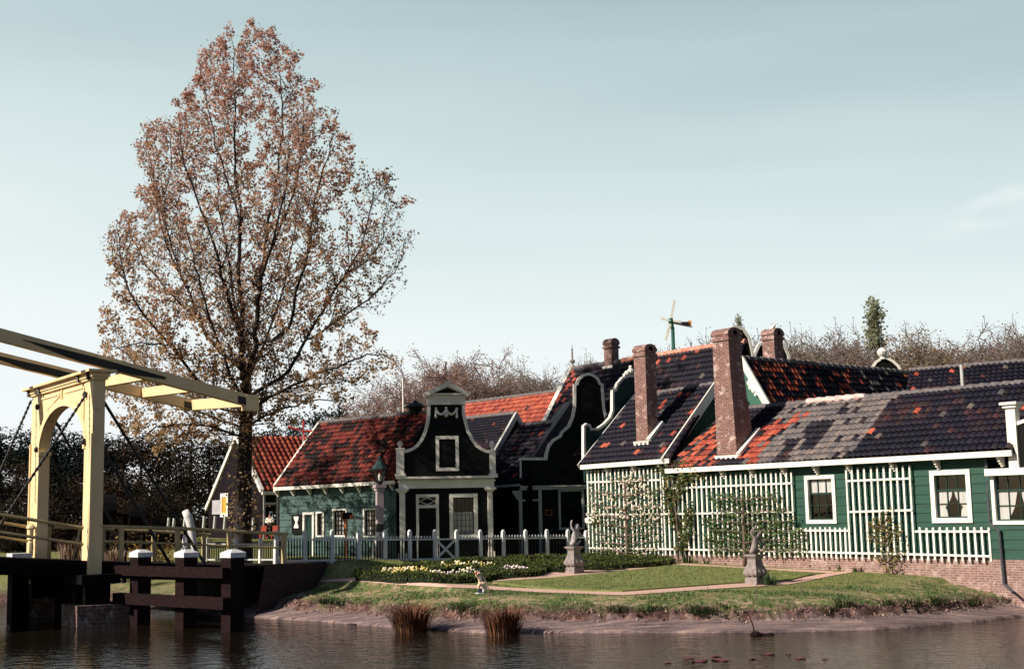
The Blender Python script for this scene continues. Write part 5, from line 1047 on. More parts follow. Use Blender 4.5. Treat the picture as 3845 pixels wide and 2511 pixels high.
# trellises on the green wall
PT = PR.shifted(.13)
def trellis(label, n, ut0, ut1, vt, vb, rails):
    r0 = PT.sz(ut0, vt(ut0)); r1 = PT.sz(ut1, vt(ut1)); t_ = thing('trellis', label, 'trellis', PT.w(r0[0], 0), 'white trellises on the green wall'); mb = MB()
    for k in range(n):
        u = ut0 + (ut1 - ut0) * ((k / (n - 1)) ** 1.03); s_, zt = PT.sz(u, vt(u)); zb = PT.sz(u, vb(u))[1] + R.uniform(-.02, .02); zt += R.uniform(-.012, .012); j_ = R.uniform(-.014, .014); w_ = R.uniform(.026, .032); mb.prism(PT, [(s_ - w_, zb), (s_ + w_, zb), (s_ + w_ + j_, zt - .02), (s_ + w_ * .6 + j_, zt), (s_ - w_ * .6 + j_, zt), (s_ - w_ + j_, zt - .02)], -.02, .012)
    mb.build('slats', WHITE, t_)
    for a, b in rails:
        mb = MB(); A, B = PT.sz(*a), PT.sz(*b); mb.ribbon(PT, [A, B], .055, .013, .034); mb.build('rail', WHITE, t_)
    return t_
li = lambda *p: (lambda u: float(np.interp(u, [q[0] for q in p], [q[1] for q in p])))
trellis('tall white slat trellis behind the blossoming espalier at the street corner', 19, 2205, 2478, li((2205, 1766), (2478, 1755)), li((2205, 2083), (2490, 2084)), [((2205, 1810), (2478, 1801)), ((2203, 1931), (2482, 1929)), ((2203, 2056), (2488, 2060))])
trellis('tall white slat trellis behind the leafy espalier below the thick chimney', 27, 2490, 2970, li((2490, 1790), (2580, 1784), (2970, 1769)), li((2490, 2084), (2985, 2092)), [((2484, 1834), (2974, 1813)), ((2484, 1929), (2978, 1921)), ((2488, 2060), (2988, 2069))])
trellis('knee-high white slat trellis under the narrower sash window', 11, 2992, 3172, li((2992, 1979), (3172, 1978)), li((2992, 2090), (3180, 2096)), [((2984, 1990), (3188, 1991)), ((2988, 2069), (3196, 2075))])
trellis('tall bare white slat trellis between the two sash windows', 11, 3176, 3414, li((3176, 1757), (3414, 1746)), li((3190, 2096), (3430, 2103)), [((3182, 1805), (3422, 1795)), ((3190, 1921), (3428, 1914)), ((3196, 2075), (3442, 2080))])
trellis('knee-high white slat trellis under the wide curtained sash window', 11, 3455, 3713, li((3455, 1979), (3713, 1977)), li((3455, 2103), (3722, 2109)), [((3437, 1994), (3716, 1994)), ((3442, 2080), (3720, 2087))])
# ================================================================== street furniture and small things
GZ_ = lambda p: np.array([p[0], p[1], gz(p[0], p[1])])
lp = P(1427, 2108, 45.6); lp[2] = gz(lp[0], lp[1]) - .05; pv = Plane(lp, (1, .02)); zz = lambda v: pv.sz(1427, v)[1]
la = thing('street_lamp', 'old lantern on a square mauve stone post behind the picket fence', 'street lamp', lp)
POST = mat('mauve_stone', (.42, .33, .35), (.30, .23, .25), 5, .8, bump=.4)
mb = MB(); mb.cbox((lp[0], lp[1], (lp[2] + zz(1832)) / 2), .115, .115, (zz(1832) - lp[2]) / 2, (.8, .3)); mb.cbox((lp[0], lp[1], zz(1825)), .19, .19, .05, (.8, .3)); mb.cbox((lp[0], lp[1], zz(1830) - .06), .15, .15, .04, (.8, .3)); mb.build('post', POST, la)
mb = MB(); mb.cbox((lp[0], lp[1], zz(1980)), .12, .12, .13, (.8, .3)); mb.build('band', IRON, la)
zb, zt = zz(1806), zz(1760); mb = MB(); c = np.array([lp[0], lp[1], 0])
for k in range(6):
    a = k * math.pi / 3 + .2; d = np.array([math.cos(a), math.sin(a), 0]); mb.tube([c + d * .13 + (0, 0, zb), c + d * .24 + (0, 0, zt)], .018, 5)
mb.tube([c + (0, 0, zz(1820)), c + (0, 0, zb)], [.06, .15], 8); mb.build('lantern_cage', IRON, la)
mb = MB(); mb.lathe(c + (0, 0, zt), [(.27, 0), (.25, .05), (.12, .22), (.10, .26), (.05, .30), (.07, .36), (.02, .45)], 6); mb.build('lantern_roof', mat('verdigris', (.02, .05, .05), (.012, .03, .035), 4, .5), la)
mb = MB(); mb.lathe(c + (0, 0, zb), [(.11, 0), (.20, zt - zb - .01)], 6); mb.build('lantern_glass', GLASS, la)
mb = MB(); mb.lathe(c + (0, 0, zb + .02), [(.03, 0), (.05, .12), (.04, .2), (.01, .24)], 8); mb.build('lamp_bulb', WHITE, la)
mb = MB(); mb.tube([lp + (-.25, -.3, .0), lp + (-.05, -.1, .9)], .06, 6); mb.build('white_brace', WHITE, la)
# orange post with a dark box
po = P(1298, 2100, 45.5); po[2] = gz(po[0], po[1]); pv = Plane(po, (.9, -.3)); op = thing('post_box', 'dark box on a slim orange post behind the fence, before the green house', 'post', po)
mb = MB(); mb.tube([po, pv.hit(1298, 1945)], .035, 8); mb.build('post', mat('orange_paint', (.62, .17, .05), None, 3, .6), op)
r = rect(pv, 1290, 1923, 1317, 1947); mb = MB(); mb.pbox(pv, r[0], r[1], r[2], r[3], -.12, .08); bx = mb.build('box', TIMBER, op); mb = MB(); mb.pbox(pv, r[0] - .03, r[0], r[2] - .03, r[3], -.13, .09); mb.pbox(pv, r[1], r[1] + .03, r[2], r[3] - .1, -.13, .09); mb.build('box_edge', MATS['orange_paint'], op, bx)
# oval sign
pv = PR.shifted(.26); a, z = pv.sz(2215, 1952); pts = [(a + .24 * max(-1, min(1, 1.25 * math.cos(k * .3142))) , z + .105 * math.sin(k * .3142)) for k in range(20)]; os_ = thing('oval_sign', 'blank white oval name board at the corner of the green house', 'sign', pv.w(a, z)); mb = MB(); mb.prism(pv, pts, -.02, .02); mb.build('plate', WHITE, os_); mb = MB(); mb.tube([pv.w(a - .1, z, -.02), pv.w(a - .1, z, -.26)], .02, 6); mb.build('bracket', IRON, os_)
# wind turbine
pt = P(2526, 1330, 78); base = np.array([pt[0], pt[1], gz(pt[0], pt[1])]); wt = thing('wind_turbine', 'small wind turbine, white blades, orange tail fin, green pole above the roofs', 'wind turbine', base); pv = Plane(pt, (1, .0)); h_ = pv.hit(2518, 1206)
TG = mat('turbine_green', (.02, .12, .09), None, 3, .5); mb = MB(); mb.tube([base, pv.hit(2526, 1228)], [.17, .10], 8); mb.build('pole', TG, wt)
mb = MB(); mb.ball(h_, .15, .22, .2, 8, 6); mb.tube([pv.hit(2518, 1195), pv.hit(2523, 1232)], .14, 6); mb.build('hub', TG, wt)
for q in ((2532, 1126), (2500, 1278), (2481, 1196), (2556, 1208)):
    e = pv.hit(*q); mb = MB(); d = e - h_; w_ = np.cross(d / np.linalg.norm(d), (0, -1, 0)) * (.12 if q[1] < 1150 or q[1] > 1270 else .09); m_ = h_ + d * .15; o_ = np.array([0, -.1, 0]); t_ = np.array([0, .03, 0]); mb.box8([m_ - w_ * .6 + o_ - t_, m_ + w_ * .6 + o_ - t_, m_ + w_ * .6 + o_ + t_, m_ - w_ * .6 + o_ + t_, e - w_ * .7 + o_ - t_, e + w_ * .7 + o_ - t_, e + w_ * .7 + o_ + t_, e - w_ * .7 + o_ + t_]); mb.build('blade', WHITE, wt)
mb = MB(); mb.tube([h_ + (.0, .1, -.05), pv.hit(2600, 1227)], .06, 6); mb.tube([h_, pv.hit(2570, 1212)], .05, 6); mb.build('tail_boom', GREYW, wt)
mb = MB(); q = pv.hit(2572, 1215); mb.cbox(q, .2, .1, .1); mb.build('tail_box', IRON, wt)
r = rect(pv, 2584, 1204, 2596, 1222); mb = MB(); mb.pbox(pv, r[0], r[1], r[2], r[3], -.04, .04); mb.build('tail_fin', mat('orange_fin', (.75, .32, .06), None, 3, .5), wt)
# toy windmills
def toy(label, D, c, tips, stem_v, mtb):
    pv = Plane(P(c[0], c[1], D), (1, 0)); h_ = pv.hit(*c); b_ = pv.hit(c[0] - 2, stem_v); t_ = thing('toy_windmill', label, 'toy windmill', b_); mb = MB(); mb.tube([b_, h_], .035, 6); mb.build('stem', GREYW, t_); mb = MB(); mb.ball(h_, .07); mb.build('hub', DKGREEN, t_)
    for q in tips:
        e = pv.hit(*q); d = e - h_; w_ = np.cross(d / np.linalg.norm(d), (0, -1, 0)) * .04; o_ = np.array([0, -.06, 0]); t2 = np.array([0, .012, 0]); mb = MB(); mb.box8([h_ - w_ * .4 + o_ - t2, h_ + w_ * .4 + o_ - t2, h_ + w_ * .4 + o_ + t2, h_ - w_ * .4 + o_ + t2, e - w_ + o_ - t2, e + w_ + o_ - t2, e + w_ + o_ + t2, e - w_ + o_ + t2]); mb.build('blade', mtb, t_)
toy('pink-bladed toy windmill on top of the white pediment', 50.0, (1667, 1418), [(1598, 1417), (1728, 1419), (1676, 1358), (1662, 1440)], 1440, mat('pink_blade', (.70, .35, .30), None, 3, .5))
toy('red-bladed toy windmill on a pole at the end of the red roof', 55.5, (1140, 1620), [(1140, 1578), (1083, 1600), (1174, 1617), (1143, 1650)], 1760, mat('red_blade', (.60, .03, .03), None, 3, .5))
fm = P(1517, 1545, 70); mb = MB(); b_ = np.array([fm[0], fm[1], gz(fm[0], fm[1])]); mb.tube([b_, P(1513, 1420, 70)], [.09, .05], 6); mb.build('mast', WHITE, loc=b_, label='thin white mast rising behind the red roof', category='mast')
# bent white posts behind the bridge
for nm, lab, pts, rr in (('whitewashed_post', 'bent whitewashed trunk leaning behind the bridge railing', [(733, 2118), (728, 2050), (716, 1975), (706, 1938), (694, 1916)], [.10, .11, .13, .15, .11]), ('whitewashed_post', 'short whitewashed stump just before the bent white trunk', [(695, 2112), (693, 2060), (694, 2008)], [.11, .10, .07])):
    mb = MB(); mb.tube([P(u, v, 45.0) for u, v in pts], rr, 9); mb.build(nm, CAP, loc=P(pts[0][0], pts[0][1], 45.0), smooth=True, label=lab, category='post')
# cable drum behind the bridge
cd = thing('cable_drum', 'black machine of two drums on one axle standing behind the drawbridge', 'machine', P(460, 2030, 50))
for u, v, r_ in ((404, 1916, .62), (516, 1937, .42)):
    c = P(u, v, 50); mb = MB(); mb.tube([c + (-.28, -.1, 0), c + (.28, .1, 0)], r_, 14); mb.build('drum', TARRED, cd)
mb = MB(); mb.tube([P(404, 1930, 50), P(516, 1937, 50)], .06, 6); mb.build('axle', TARRED, cd)
for u in (404, 470, 540):
    mb = MB(); q = P(u, 1940, 50); mb.tube([(q[0], q[1], gz(q[0], q[1]) - .1), q], .09, 6); mb.build('stand', TARRED, cd)
# stakes on the far bank
st0 = None
for i, (u, v) in enumerate(((630, 1950), (650, 1952), (690, 1955), (763, 1945), (804, 1944), (842, 1944), (948, 1950))):
    q = P(u, v + 25, 70); mb = MB(); zt = P(u, v, 70)[2]
    if st0 is None:
        mb.tube([(0, 0, 0), (.05, 0, .75)], [.08, .07], 6); st0 = mb.build('fence_stake', GREYW, loc=(0, 0, 0)); o = st0
    else: o = st0.copy(); COL.objects.link(o)
    o.location = (q[0], q[1], zt - .65); tag(o, 'small weathered stake on the grass bank before the dark barn', 'stake', 'stakes on the grass bank')
bk = thing('low_bench', 'low reddish slatted bench behind the fence by the black shop front', 'bench', P(2005, 2075, 50.5)); b0 = P(2003, 2078, 50.5); pv = Plane(b0, (1, .1))
RB_ = mat('red_brown_wood', (.36, .12, .09), None, 4, .7); mb = MB()
for k in range(3): mb.pbox(pv, -.2, .25, .45 + b0[2] - .5, .48 + b0[2] - .5, -.1 + k * .12, -.0 + k * .12)
mb.build('seat', RB_, bk)
for x in (-.18, .2): mb = MB(); mb.pbox(pv, x, x + .05, b0[2] - .5, b0[2] - .05, -.1, .2); mb.build('leg', RB_, bk)
for u, lab in ((988, 'small red chair left of the barn door with the standing person'), (1032, 'small red chair right of the barn door, half behind the green house')):
    q = P(u, 1950, 95.5); q[2] = .3; c_ = thing('red_chair', lab, 'chair', q); mb = MB(); mb.cbox(q + (0, 0, .45), .2, .2, .03); mb.build('seat', mat('red_chair_paint', (.50, .10, .06), None, 3, .6), c_); mb = MB(); mb.cbox(q + (0, .2, .68), .2, .025, .22); mb.build('backrest', MATS['red_chair_paint'], c_)
    for x, y in ((-.2, -.2), (.2, -.2), (-.2, .2), (.2, .2)): mb = MB(); mb.cbox(q + (x, y, .21), .03, .03, .21); mb.build('leg', MATS['red_chair_paint'], c_)
# ================================================================== figures
def skin(name, pts, edges, rad, mt, root, parent=None, sub=2):
    me = bpy.data.meshes.new(name); o0 = np.array(root.location); me.from_pydata([tuple(np.array(p) - o0) for p in pts], edges, []); o = bpy.data.objects.new(name, me); COL.objects.link(o); o.parent = parent or root
    m = o.modifiers.new('skin', 'SKIN'); m.use_smooth_shade = True
    for v_, r_ in zip(me.skin_vertices[0].data, rad): v_.radius = (r_, r_)
    me.skin_vertices[0].data[0].use_root = True
    s_ = o.modifiers.new('sub', 'SUBSURF'); s_.levels = sub; s_.render_levels = sub; me.materials.append(mt); return o
def pedestal(label, u, v):
    q = hit_ground(u, v); t_ = thing('pedestal', label, 'pedestal', q, 'baluster pedestals on the garden path'); k = 1.414
    mb = MB(); mb.lathe(q - (0, 0, .06), [(.205 * k, 0), (.205 * k, .20), (.19 * k, .24), (.15 * k, .27)], 4, sq=True, t=TR); mb.build('plinth', STONE, t_)
    mb = MB(); mb.lathe(q + (0, 0, .21), [(.13 * k, 0), (.20 * k, .03), (.235 * k, .09), (.23 * k, .14), (.20 * k, .21), (.16 * k, .30), (.14 * k, .40), (.13 * k, .47)], 4, sq=True, t=TR)
    for tt in (TR, -TR, PR.n, -PR.n):       # rounded lobes on the four faces
        d = np.array([*tt, 0]); e = np.array([-d[1], d[0], 0])
        for x in (-.09, .09): mb.ball(q + d * .185 + e * x + (0, 0, .31), .075, .075, .10, 8, 6)
    mb.build('shaft', STONE, t_)
    mb = MB(); mb.lathe(q + (0, 0, .68), [(.13 * k, 0), (.16 * k, .03), (.165 * k, .06), (.205 * k, .075), (.21 * k, .125)], 4, sq=True, t=TR); mb.build('cap_slab', STONE, t_); return q + (0, 0, .805)
tp1 = pedestal('stone pedestal bearing the cherub, between the dark hedges and the central lawn', 2158, 2152); tp2 = pedestal('stone pedestal on the gravel path before the leafy espalier', 2838, 2193)
STAT = mat('pale_statue_stone', (.46, .42, .43), (.28, .26, .27), 8, .8, bump=.3)
def putto(label, base, k, P_, E_, rad, name='statue', mt=STAT):
    t_ = thing(name, label, 'statue', base, 'stone statues on the pedestals'); pts = [np.array(base) + (x * k, y * k, z * k) for x, y, z in P_]; o = skin('figure', pts, E_, [r * k for r in rad], mt, t_); return t_
k = .00157
pp = [(-15, 0, 90), (20, 0, 190), (32, 0, 265), (40, 0, 312), (62, 0, 350), (74, 0, 392), (62, -5, 430), (5, -40, 300), (-35, -50, 350), (-48, -60, 420), (-38, -62, 470), (-25, -60, 505), (85, 30, 300), (125, 40, 225), (165, 45, 185), (-30, -40, 55), (-55, -50, 15), (0, 60, 50), (60, 70, 35), (95, 70, 70), (112, 70, 105), (140, 70, 110), (-70, -20, 60), (-78, -20, 110)]
ee = [(0, 1), (1, 2), (2, 3), (3, 4), (4, 5), (5, 6), (2, 7), (7, 8), (8, 9), (9, 10), (10, 11), (2, 12), (12, 13), (13, 14), (0, 15), (15, 16), (0, 17), (17, 18), (18, 19), (19, 20), (20, 21), (15, 22), (22, 23)]
putto('pale stone cherub kneeling with one arm raised, near the corner of the green house', tp1, k, pp, ee, [58, 52, 55, 24, 42, 46, 36, 28, 22, 17, 20, 13, 28, 22, 16, 46, 34, 42, 36, 24, 20, 16, 12, 10])
k = .00141
pp = [(-10, 0, 90), (10, 0, 180), (30, 0, 260), (80, 0, 325), (112, 0, 375), (135, 0, 415), (100, 0, 440), (10, -40, 310), (-45, -50, 380), (-55, -55, 440), (20, -55, 500), (60, -50, 560), (120, 40, 300), (160, 45, 210), (205, 45, 165), (240, 40, 150), (-50, -40, 50), (-90, -40, 20), (40, 50, 95), (90, 60, 75), (70, 60, 30), (0, 60, 20)]
ee = [(0, 1), (1, 2), (2, 3), (3, 4), (4, 5), (4, 6), (2, 7), (7, 8), (8, 9), (9, 10), (10, 11), (2, 12), (12, 13), (13, 14), (14, 15), (0, 16), (16, 17), (0, 18), (18, 19), (19, 20), (20, 21)]
putto('dark weathered crouching statue leaning forward, in front of the leafy espalier', tp2, k, pp, ee, [62, 52, 58, 30, 48, 40, 44, 32, 24, 20, 24, 16, 32, 26, 20, 14, 50, 36, 48, 40, 30, 24], mt=STONE)
# garden gnome
gq = hit_ground(1806, 2224); gn = thing('garden_gnome', 'painted garden gnome in blue cap seated on a white toadstool, hand raised', 'garden gnome', gq); k = .001236
def G(x, y, z): return gq + np.array([(x - 640) * k, y * k, (842 - z) * k])
CREAM = mat('cream_plaster_paint', (.72, .52, .36), None, 4, .5); BLUE = mat('navy_plaster_paint', (.02, .035, .07), None, 4, .5); REDP = mat('red_plaster_paint', (.60, .06, .05), None, 4, .5)
skin('body', [G(650, 0, 660), G(640, -5, 590), G(640, -5, 520), G(625, -10, 470), G(608, -20, 430), G(600, -25, 385), G(590, -60, 510), G(550, -80, 490), G(540, -85, 440), G(700, 20, 520), G(740, 0, 580), G(715, -50, 640), G(660, -80, 650), G(620, -80, 650), G(585, -100, 690), G(605, -95, 760)],
     [(0, 1), (1, 2), (2, 3), (3, 4), (4, 5), (2, 6), (6, 7), (7, 8), (2, 9), (9, 10), (10, 11), (11, 12), (0, 13), (13, 14), (14, 15)], [q * k for q in (52, 58, 50, 26, 46, 36, 28, 24, 22, 32, 26, 22, 20, 40, 34, 26)], CREAM, gn)
skin('cap', [G(612, -15, 392), G(640, 0, 365), G(690, 20, 385), G(700, 30, 410)], [(0, 1), (1, 2), (2, 3)], [50 * k, 44 * k, 24 * k, 8 * k], BLUE, gn)
skin('mitten', [G(542, -88, 445), G(540, -88, 400), G(552, -80, 380)], [(0, 1), (1, 2)], [20 * k, 24 * k, 14 * k], REDP, gn)
mb = MB(); mb.tube([G(612, -60, 500), G(618, -62, 560), G(640, -60, 640)], 9 * k, 6); mb.tube([G(668, -50, 490), G(685, -55, 560), G(690, -40, 640)], 11 * k, 6); mb.build('braces', BLUE, gn)
for dx in (0, 45): skin('boot', [G(600 + dx, -70, 745), G(608 + dx, -75, 800), G(585 + dx, -130, 822)], [(0, 1), (1, 2)], [26 * k, 28 * k, 22 * k], BLUE, gn)
mb = MB(); mb.ball(G(720, 40, 730), 62 * k, 62 * k, 55 * k, 12, 8); mb.tube([G(705, 40, 850), G(705, 40, 700)], [40 * k, 34 * k], 10); mb.build('toadstool', WHITE, gn, smooth=True)
mb = MB(); mb.ball(G(620, -40, 858), 150 * k, 110 * k, 30 * k, 12, 6); mb.build('base', CAP, gn)
# person in the barn doorway
pq = PBs.w(PBs.sz(1006, 1900)[0], .3, .35); pe = thing('person', 'person in white shirt and dark trousers standing with folded arms in the barn doorway', 'person', pq); SKN = mat('skin', (.50, .27, .20), None, 5, .6)
def H(x, y, z): return pq + np.array([x, y, z])
skin('body', [H(0, 0, .95), H(0, 0, 1.2), H(0, 0, 1.42), H(0, 0, 1.52), H(0, -.02, 1.62), H(0, -.02, 1.72), H(-.1, 0, .9), H(-.11, -.02, .5), H(-.12, 0, .08), H(-.12, -.14, .04), H(.1, 0, .9), H(.11, -.02, .5), H(.12, 0, .08), H(.12, -.14, .04), H(-.2, 0, 1.40), H(-.27, -.05, 1.15), H(-.05, -.2, 1.12), H(.2, 0, 1.40), H(.27, -.05, 1.17), H(.05, -.2, 1.15)],
     [(0, 1), (1, 2), (2, 3), (3, 4), (4, 5), (0, 6), (6, 7), (7, 8), (8, 9), (0, 10), (10, 11), (11, 12), (12, 13), (2, 14), (14, 15), (15, 16), (2, 17), (17, 18), (18, 19)], [.15, .15, .14, .055, .095, .08, .09, .065, .05, .04, .09, .065, .05, .04, .06, .05, .045, .06, .05, .045], SKN, pe)
skin('shirt', [H(0, 0, 1.0), H(0, 0, 1.2), H(0, 0, 1.43), H(-.2, 0, 1.40), H(-.28, -.05, 1.15), H(-.05, -.22, 1.12), H(.2, 0, 1.40), H(.28, -.05, 1.17), H(.05, -.22, 1.15)], [(0, 1), (1, 2), (2, 3), (3, 4), (4, 5), (2, 6), (6, 7), (7, 8)], [.17, .175, .165, .085, .075, .07, .085, .075, .07], WHITE, pe)
skin('trousers', [H(0, 0, .98), H(-.1, 0, .88), H(-.11, -.02, .5), H(-.12, 0, .1), H(.1, 0, .88), H(.11, -.02, .5), H(.12, 0, .1)], [(0, 1), (1, 2), (2, 3), (0, 4), (4, 5), (5, 6)], [.165, .11, .085, .075, .11, .085, .075], BLACK, pe)
mb = MB(); mb.ball(H(0, .01, 1.70), .105, .11, .08, 10, 6); mb.build('hair', TIMBER, pe)
# ================================================================== trees
BARK = mat('dark_bark', (.030, .022, .020), (.014, .011, .011), 5, .9, bump=.8, bscale=14, stretch=(1, 1, .25))
LEAF = mat('young_leaves', (1, 1, 1), (.75, .75, .75), 2, .6, attr=True, spec=.25, transl=.5)
def _rv(n, rs):
    v = rs.normal(size=(n, 3)); return v / (np.linalg.norm(v, axis=1)[:, None] + 1e-9)
def leaf_mesh(name, C, size, cols, parent, loc, mt, rs, asp=.75, up=.0, smooth=False):
    """one small folded diamond per point"""
    n = len(C); A = _rv(n, rs); A[:, 2] += up; A /= np.linalg.norm(A, axis=1)[:, None]; B = np.cross(A, _rv(n, rs)); B /= np.linalg.norm(B, axis=1)[:, None] + 1e-9; N = np.cross(A, B)
    s = (size if hasattr(size, '__len__') else np.full(n, size)) * rs.uniform(.7, 1.25, n); s = s[:, None]
    V = np.stack([C - A * s * .5, C + B * s * .5 * asp + N * s * .12, C + A * s * .5, C - B * s * .5 * asp + N * s * .12], 1).reshape(-1, 3)
    F = np.arange(n * 4).reshape(n, 4); return fast_mesh(name, V, F, mt, col=cols, parent=parent, loc=loc)
def twig_arrays(segs, k=3):
    """segs: list of (p0, p1, r0, r1) -> verts, quads of k-sided sticks"""
    P0 = np.array([s[0] for s in segs]); P1 = np.array([s[1] for s in segs]); r0 = np.array([s[2] for s in segs]); r1 = np.array([s[3] for s in segs])
    D = P1 - P0; D /= np.linalg.norm(D, axis=1)[:, None] + 1e-9; h = np.where(np.abs(D[:, 2:3]) < .9, np.array([[0, 0, 1.0]]), np.array([[1.0, 0, 0]]))
    A = np.cross(D, h); A /= np.linalg.norm(A, axis=1)[:, None]; B = np.cross(D, A); V = []
    for j in range(k):
        t = 2 * math.pi * j / k; o = math.cos(t) * A + math.sin(t) * B; V.append(P0 + o * r0[:, None]); V.append(P1 + o * r1[:, None])
    V = np.stack(V, 1); n = len(segs); F = []
    for j in range(k):
        j2 = (j + 1) % k; F.append(np.stack([np.arange(n) * 2 * k + 2 * j, np.arange(n) * 2 * k + 2 * j2, np.arange(n) * 2 * k + 2 * j2 + 1, np.arange(n) * 2 * k + 2 * j + 1], 1))
    return V.reshape(-1, 3), np.stack(F, 1).reshape(-1, 4)
# ---------------------------------------------------------------- the tall poplar
TD = 48.0
_out = [(95, 850, 1000), (140, 815, 1075), (172, 799, 1120), (280, 698, 1157), (400, 683, 1205), (440, 600, 1260), (480, 533, 1303), (590, 515, 1385), (650, 530, 1440), (700, 545, 1499), (770, 520, 1530), (800, 440, 1540), (860, 420, 1548), (950, 405, 1530), (1050, 392, 1522), (1150, 395, 1495), (1250, 386, 1400), (1300, 392, 1440), (1330, 397, 1500), (1400, 410, 1495), (1450, 420, 1420), (1500, 410, 1330), (1550, 430, 1240), (1650, 480, 1130), (1750, 600, 1060), (1850, 780, 1010), (1930, 860, 985)]
_ov = np.array([q[0] for q in _out]); _ol = np.array([q[1] for q in _out]); _orr = np.array([q[2] for q in _out])
def tree_px(C):
    q = C - np.array([0, 0, EYE]); f = q @ _F; return CU + FPX * (q @ _R) / f, CV - FPX * (q @ _U) / f
tb = P(914, 2118, TD); tb[2] = gz(tb[0], tb[1]) - .1
tree = thing('poplar_tree', 'very tall slender-limbed tree with sparse copper young leaves beside the bridge end', 'tree', tb)
limbs = [[(914, 2120, 40, 0), (911, 2060, 35, 0), (910, 1960, 33, 0), (914, 1850, 30, 0), (919, 1700, 27, 0), (923, 1560, 24, 0), (924, 1440, 21, 0)],
 [(924, 1440, 17, 0), (905, 1300, 14, .2), (908, 1150, 12, .3), (895, 1000, 10, .2), (905, 850, 8, 0), (890, 650, 6, 0), (885, 450, 4, .2), (880, 230, 2, .3), (866, 120, 1, .3)],
 [(926, 1430, 15, 0), (958, 1300, 13, -.4), (972, 1120, 11, -.8), (985, 1000, 9, -1), (1010, 830, 7, -1), (1040, 640, 5.5, -.8), (1060, 440, 4, -.6), (1050, 250, 2, -.4), (990, 120, 1, -.4)],
 [(930, 1500, 11, 0), (1080, 1390, 9, .5), (1150, 1280, 8, .9), (1230, 1140, 6.5, 1.2), (1300, 1030, 5.5, 1.3), (1370, 900, 4, 1.2), (1400, 720, 2, 1)],
 [(958, 1300, 9, -.4), (1085, 1230, 8, -1.2), (1110, 1100, 7, -1.6), (1150, 950, 6, -1.8), (1180, 780, 4.5, -1.8), (1230, 600, 3, -1.6), (1260, 500, 2, -1.4)],
 [(935, 1540, 8, 0), (1100, 1450, 6.5, -1), (1260, 1375, 5, -1.6), (1390, 1330, 3.5, -2), (1480, 1345, 2, -2.2)],
 [(1150, 1280, 6, .9), (1270, 1200, 5, 1.9), (1390, 1120, 4, 2.4), (1480, 1020, 3, 2.6), (1525, 890, 1.5, 2.6)],
 [(920, 1390, 11, 0), (800, 1290, 9, .6), (745, 1200, 8, .9), (700, 1080, 6.5, 1.2), (640, 950, 5.5, 1.4), (590, 800, 4, 1.4), (560, 620, 2, 1.3)],
 [(903, 1270, 9, .2), (850, 1080, 8, -.8), (800, 900, 6.5, -1.4), (740, 760, 5, -1.6), (690, 600, 3.5, -1.6), (670, 430, 2, -1.4)],
 [(921, 1500, 9, 0), (760, 1440, 8, -.8), (640, 1300, 6.5, -1.5), (540, 1180, 5, -2), (470, 1060, 4, -2.2), (440, 860, 2, -2.2)],
 [(920, 1560, 8, 0), (750, 1500, 6.5, .8), (600, 1440, 5, 1.5), (480, 1340, 3.5, 2), (410, 1270, 2, 2.2)],
 [(905, 850, 6, 0), (840, 650, 5, 1), (790, 450, 4, 1.4), (760, 290, 2, 1.5)],
 [(985, 1000, 7, -1), (1080, 800, 5.5, .2), (1130, 600, 4, 1), (1140, 380, 2, 1.3)],
 [(745, 1200, 6, .9), (620, 1080, 5, 1.8), (540, 960, 4, 2.3), (470, 850, 2, 2.5)],
 [(919, 1640, 7, 0), (760, 1600, 5, -.8), (620, 1600, 4, -1.4), (510, 1650, 2, -1.8)],
 [(925, 1600, 7, 0), (1050, 1540, 5.5, .8), (1170, 1500, 4, 1.4), (1270, 1500, 2, 1.8)],
 [(905, 1300, 8, .2), (880, 1120, 7, 2), (850, 900, 5, 3), (820, 700, 3, 3.2), (820, 520, 2, 3.2)],
 [(972, 1120, 8, -.8), (1010, 950, 6, -2.4), (1060, 760, 4.5, -3), (1090, 560, 2.5, -3)],
 [(924, 1440, 9, 0), (1000, 1280, 7, 2), (1060, 1100, 5.5, 3), (1100, 900, 4, 3.4), (1120, 720, 2, 3.4)],
 [(922, 1520, 9, 0), (850, 1360, 7, -2), (790, 1180, 5.5, -3), (740, 1000, 4, -3.4), (700, 850, 2, -3.4)],
 [(640, 1300, 5, -1.5), (530, 1285, 3.5, -2.2), (430, 1310, 2, -2.4)], [(915, 1610, 6, 0), (720, 1540, 5, 1), (570, 1490, 3.5, 1.6), (470, 1430, 2, 2)], [(1100, 1450, 4, -1), (1220, 1440, 3, -.4), (1340, 1420, 1.5, 0)], [(640, 950, 4, 1.4), (580, 700, 3, .8), (548, 500, 1.5, .6)], [(590, 800, 3, 1.4), (650, 620, 2.5, .6), (640, 470, 1.5, .4)], [(470, 1060, 4, -2.2), (420, 960, 2, -1.6), (440, 840, 1, -1.4)], [(760, 1600, 4, -.8), (640, 1500, 3, -.2), (520, 1540, 1.5, .2)],
 [(1300, 1030, 4, 1.3), (1420, 930, 3, .6), (1450, 760, 1.5, .4)],
 [(700, 1080, 5, 1.2), (640, 900, 4, 0), (620, 740, 2.5, -.4), (590, 620, 1.5, -.4)]]
rs = np.random.RandomState(11); mb = MB(); starts = []
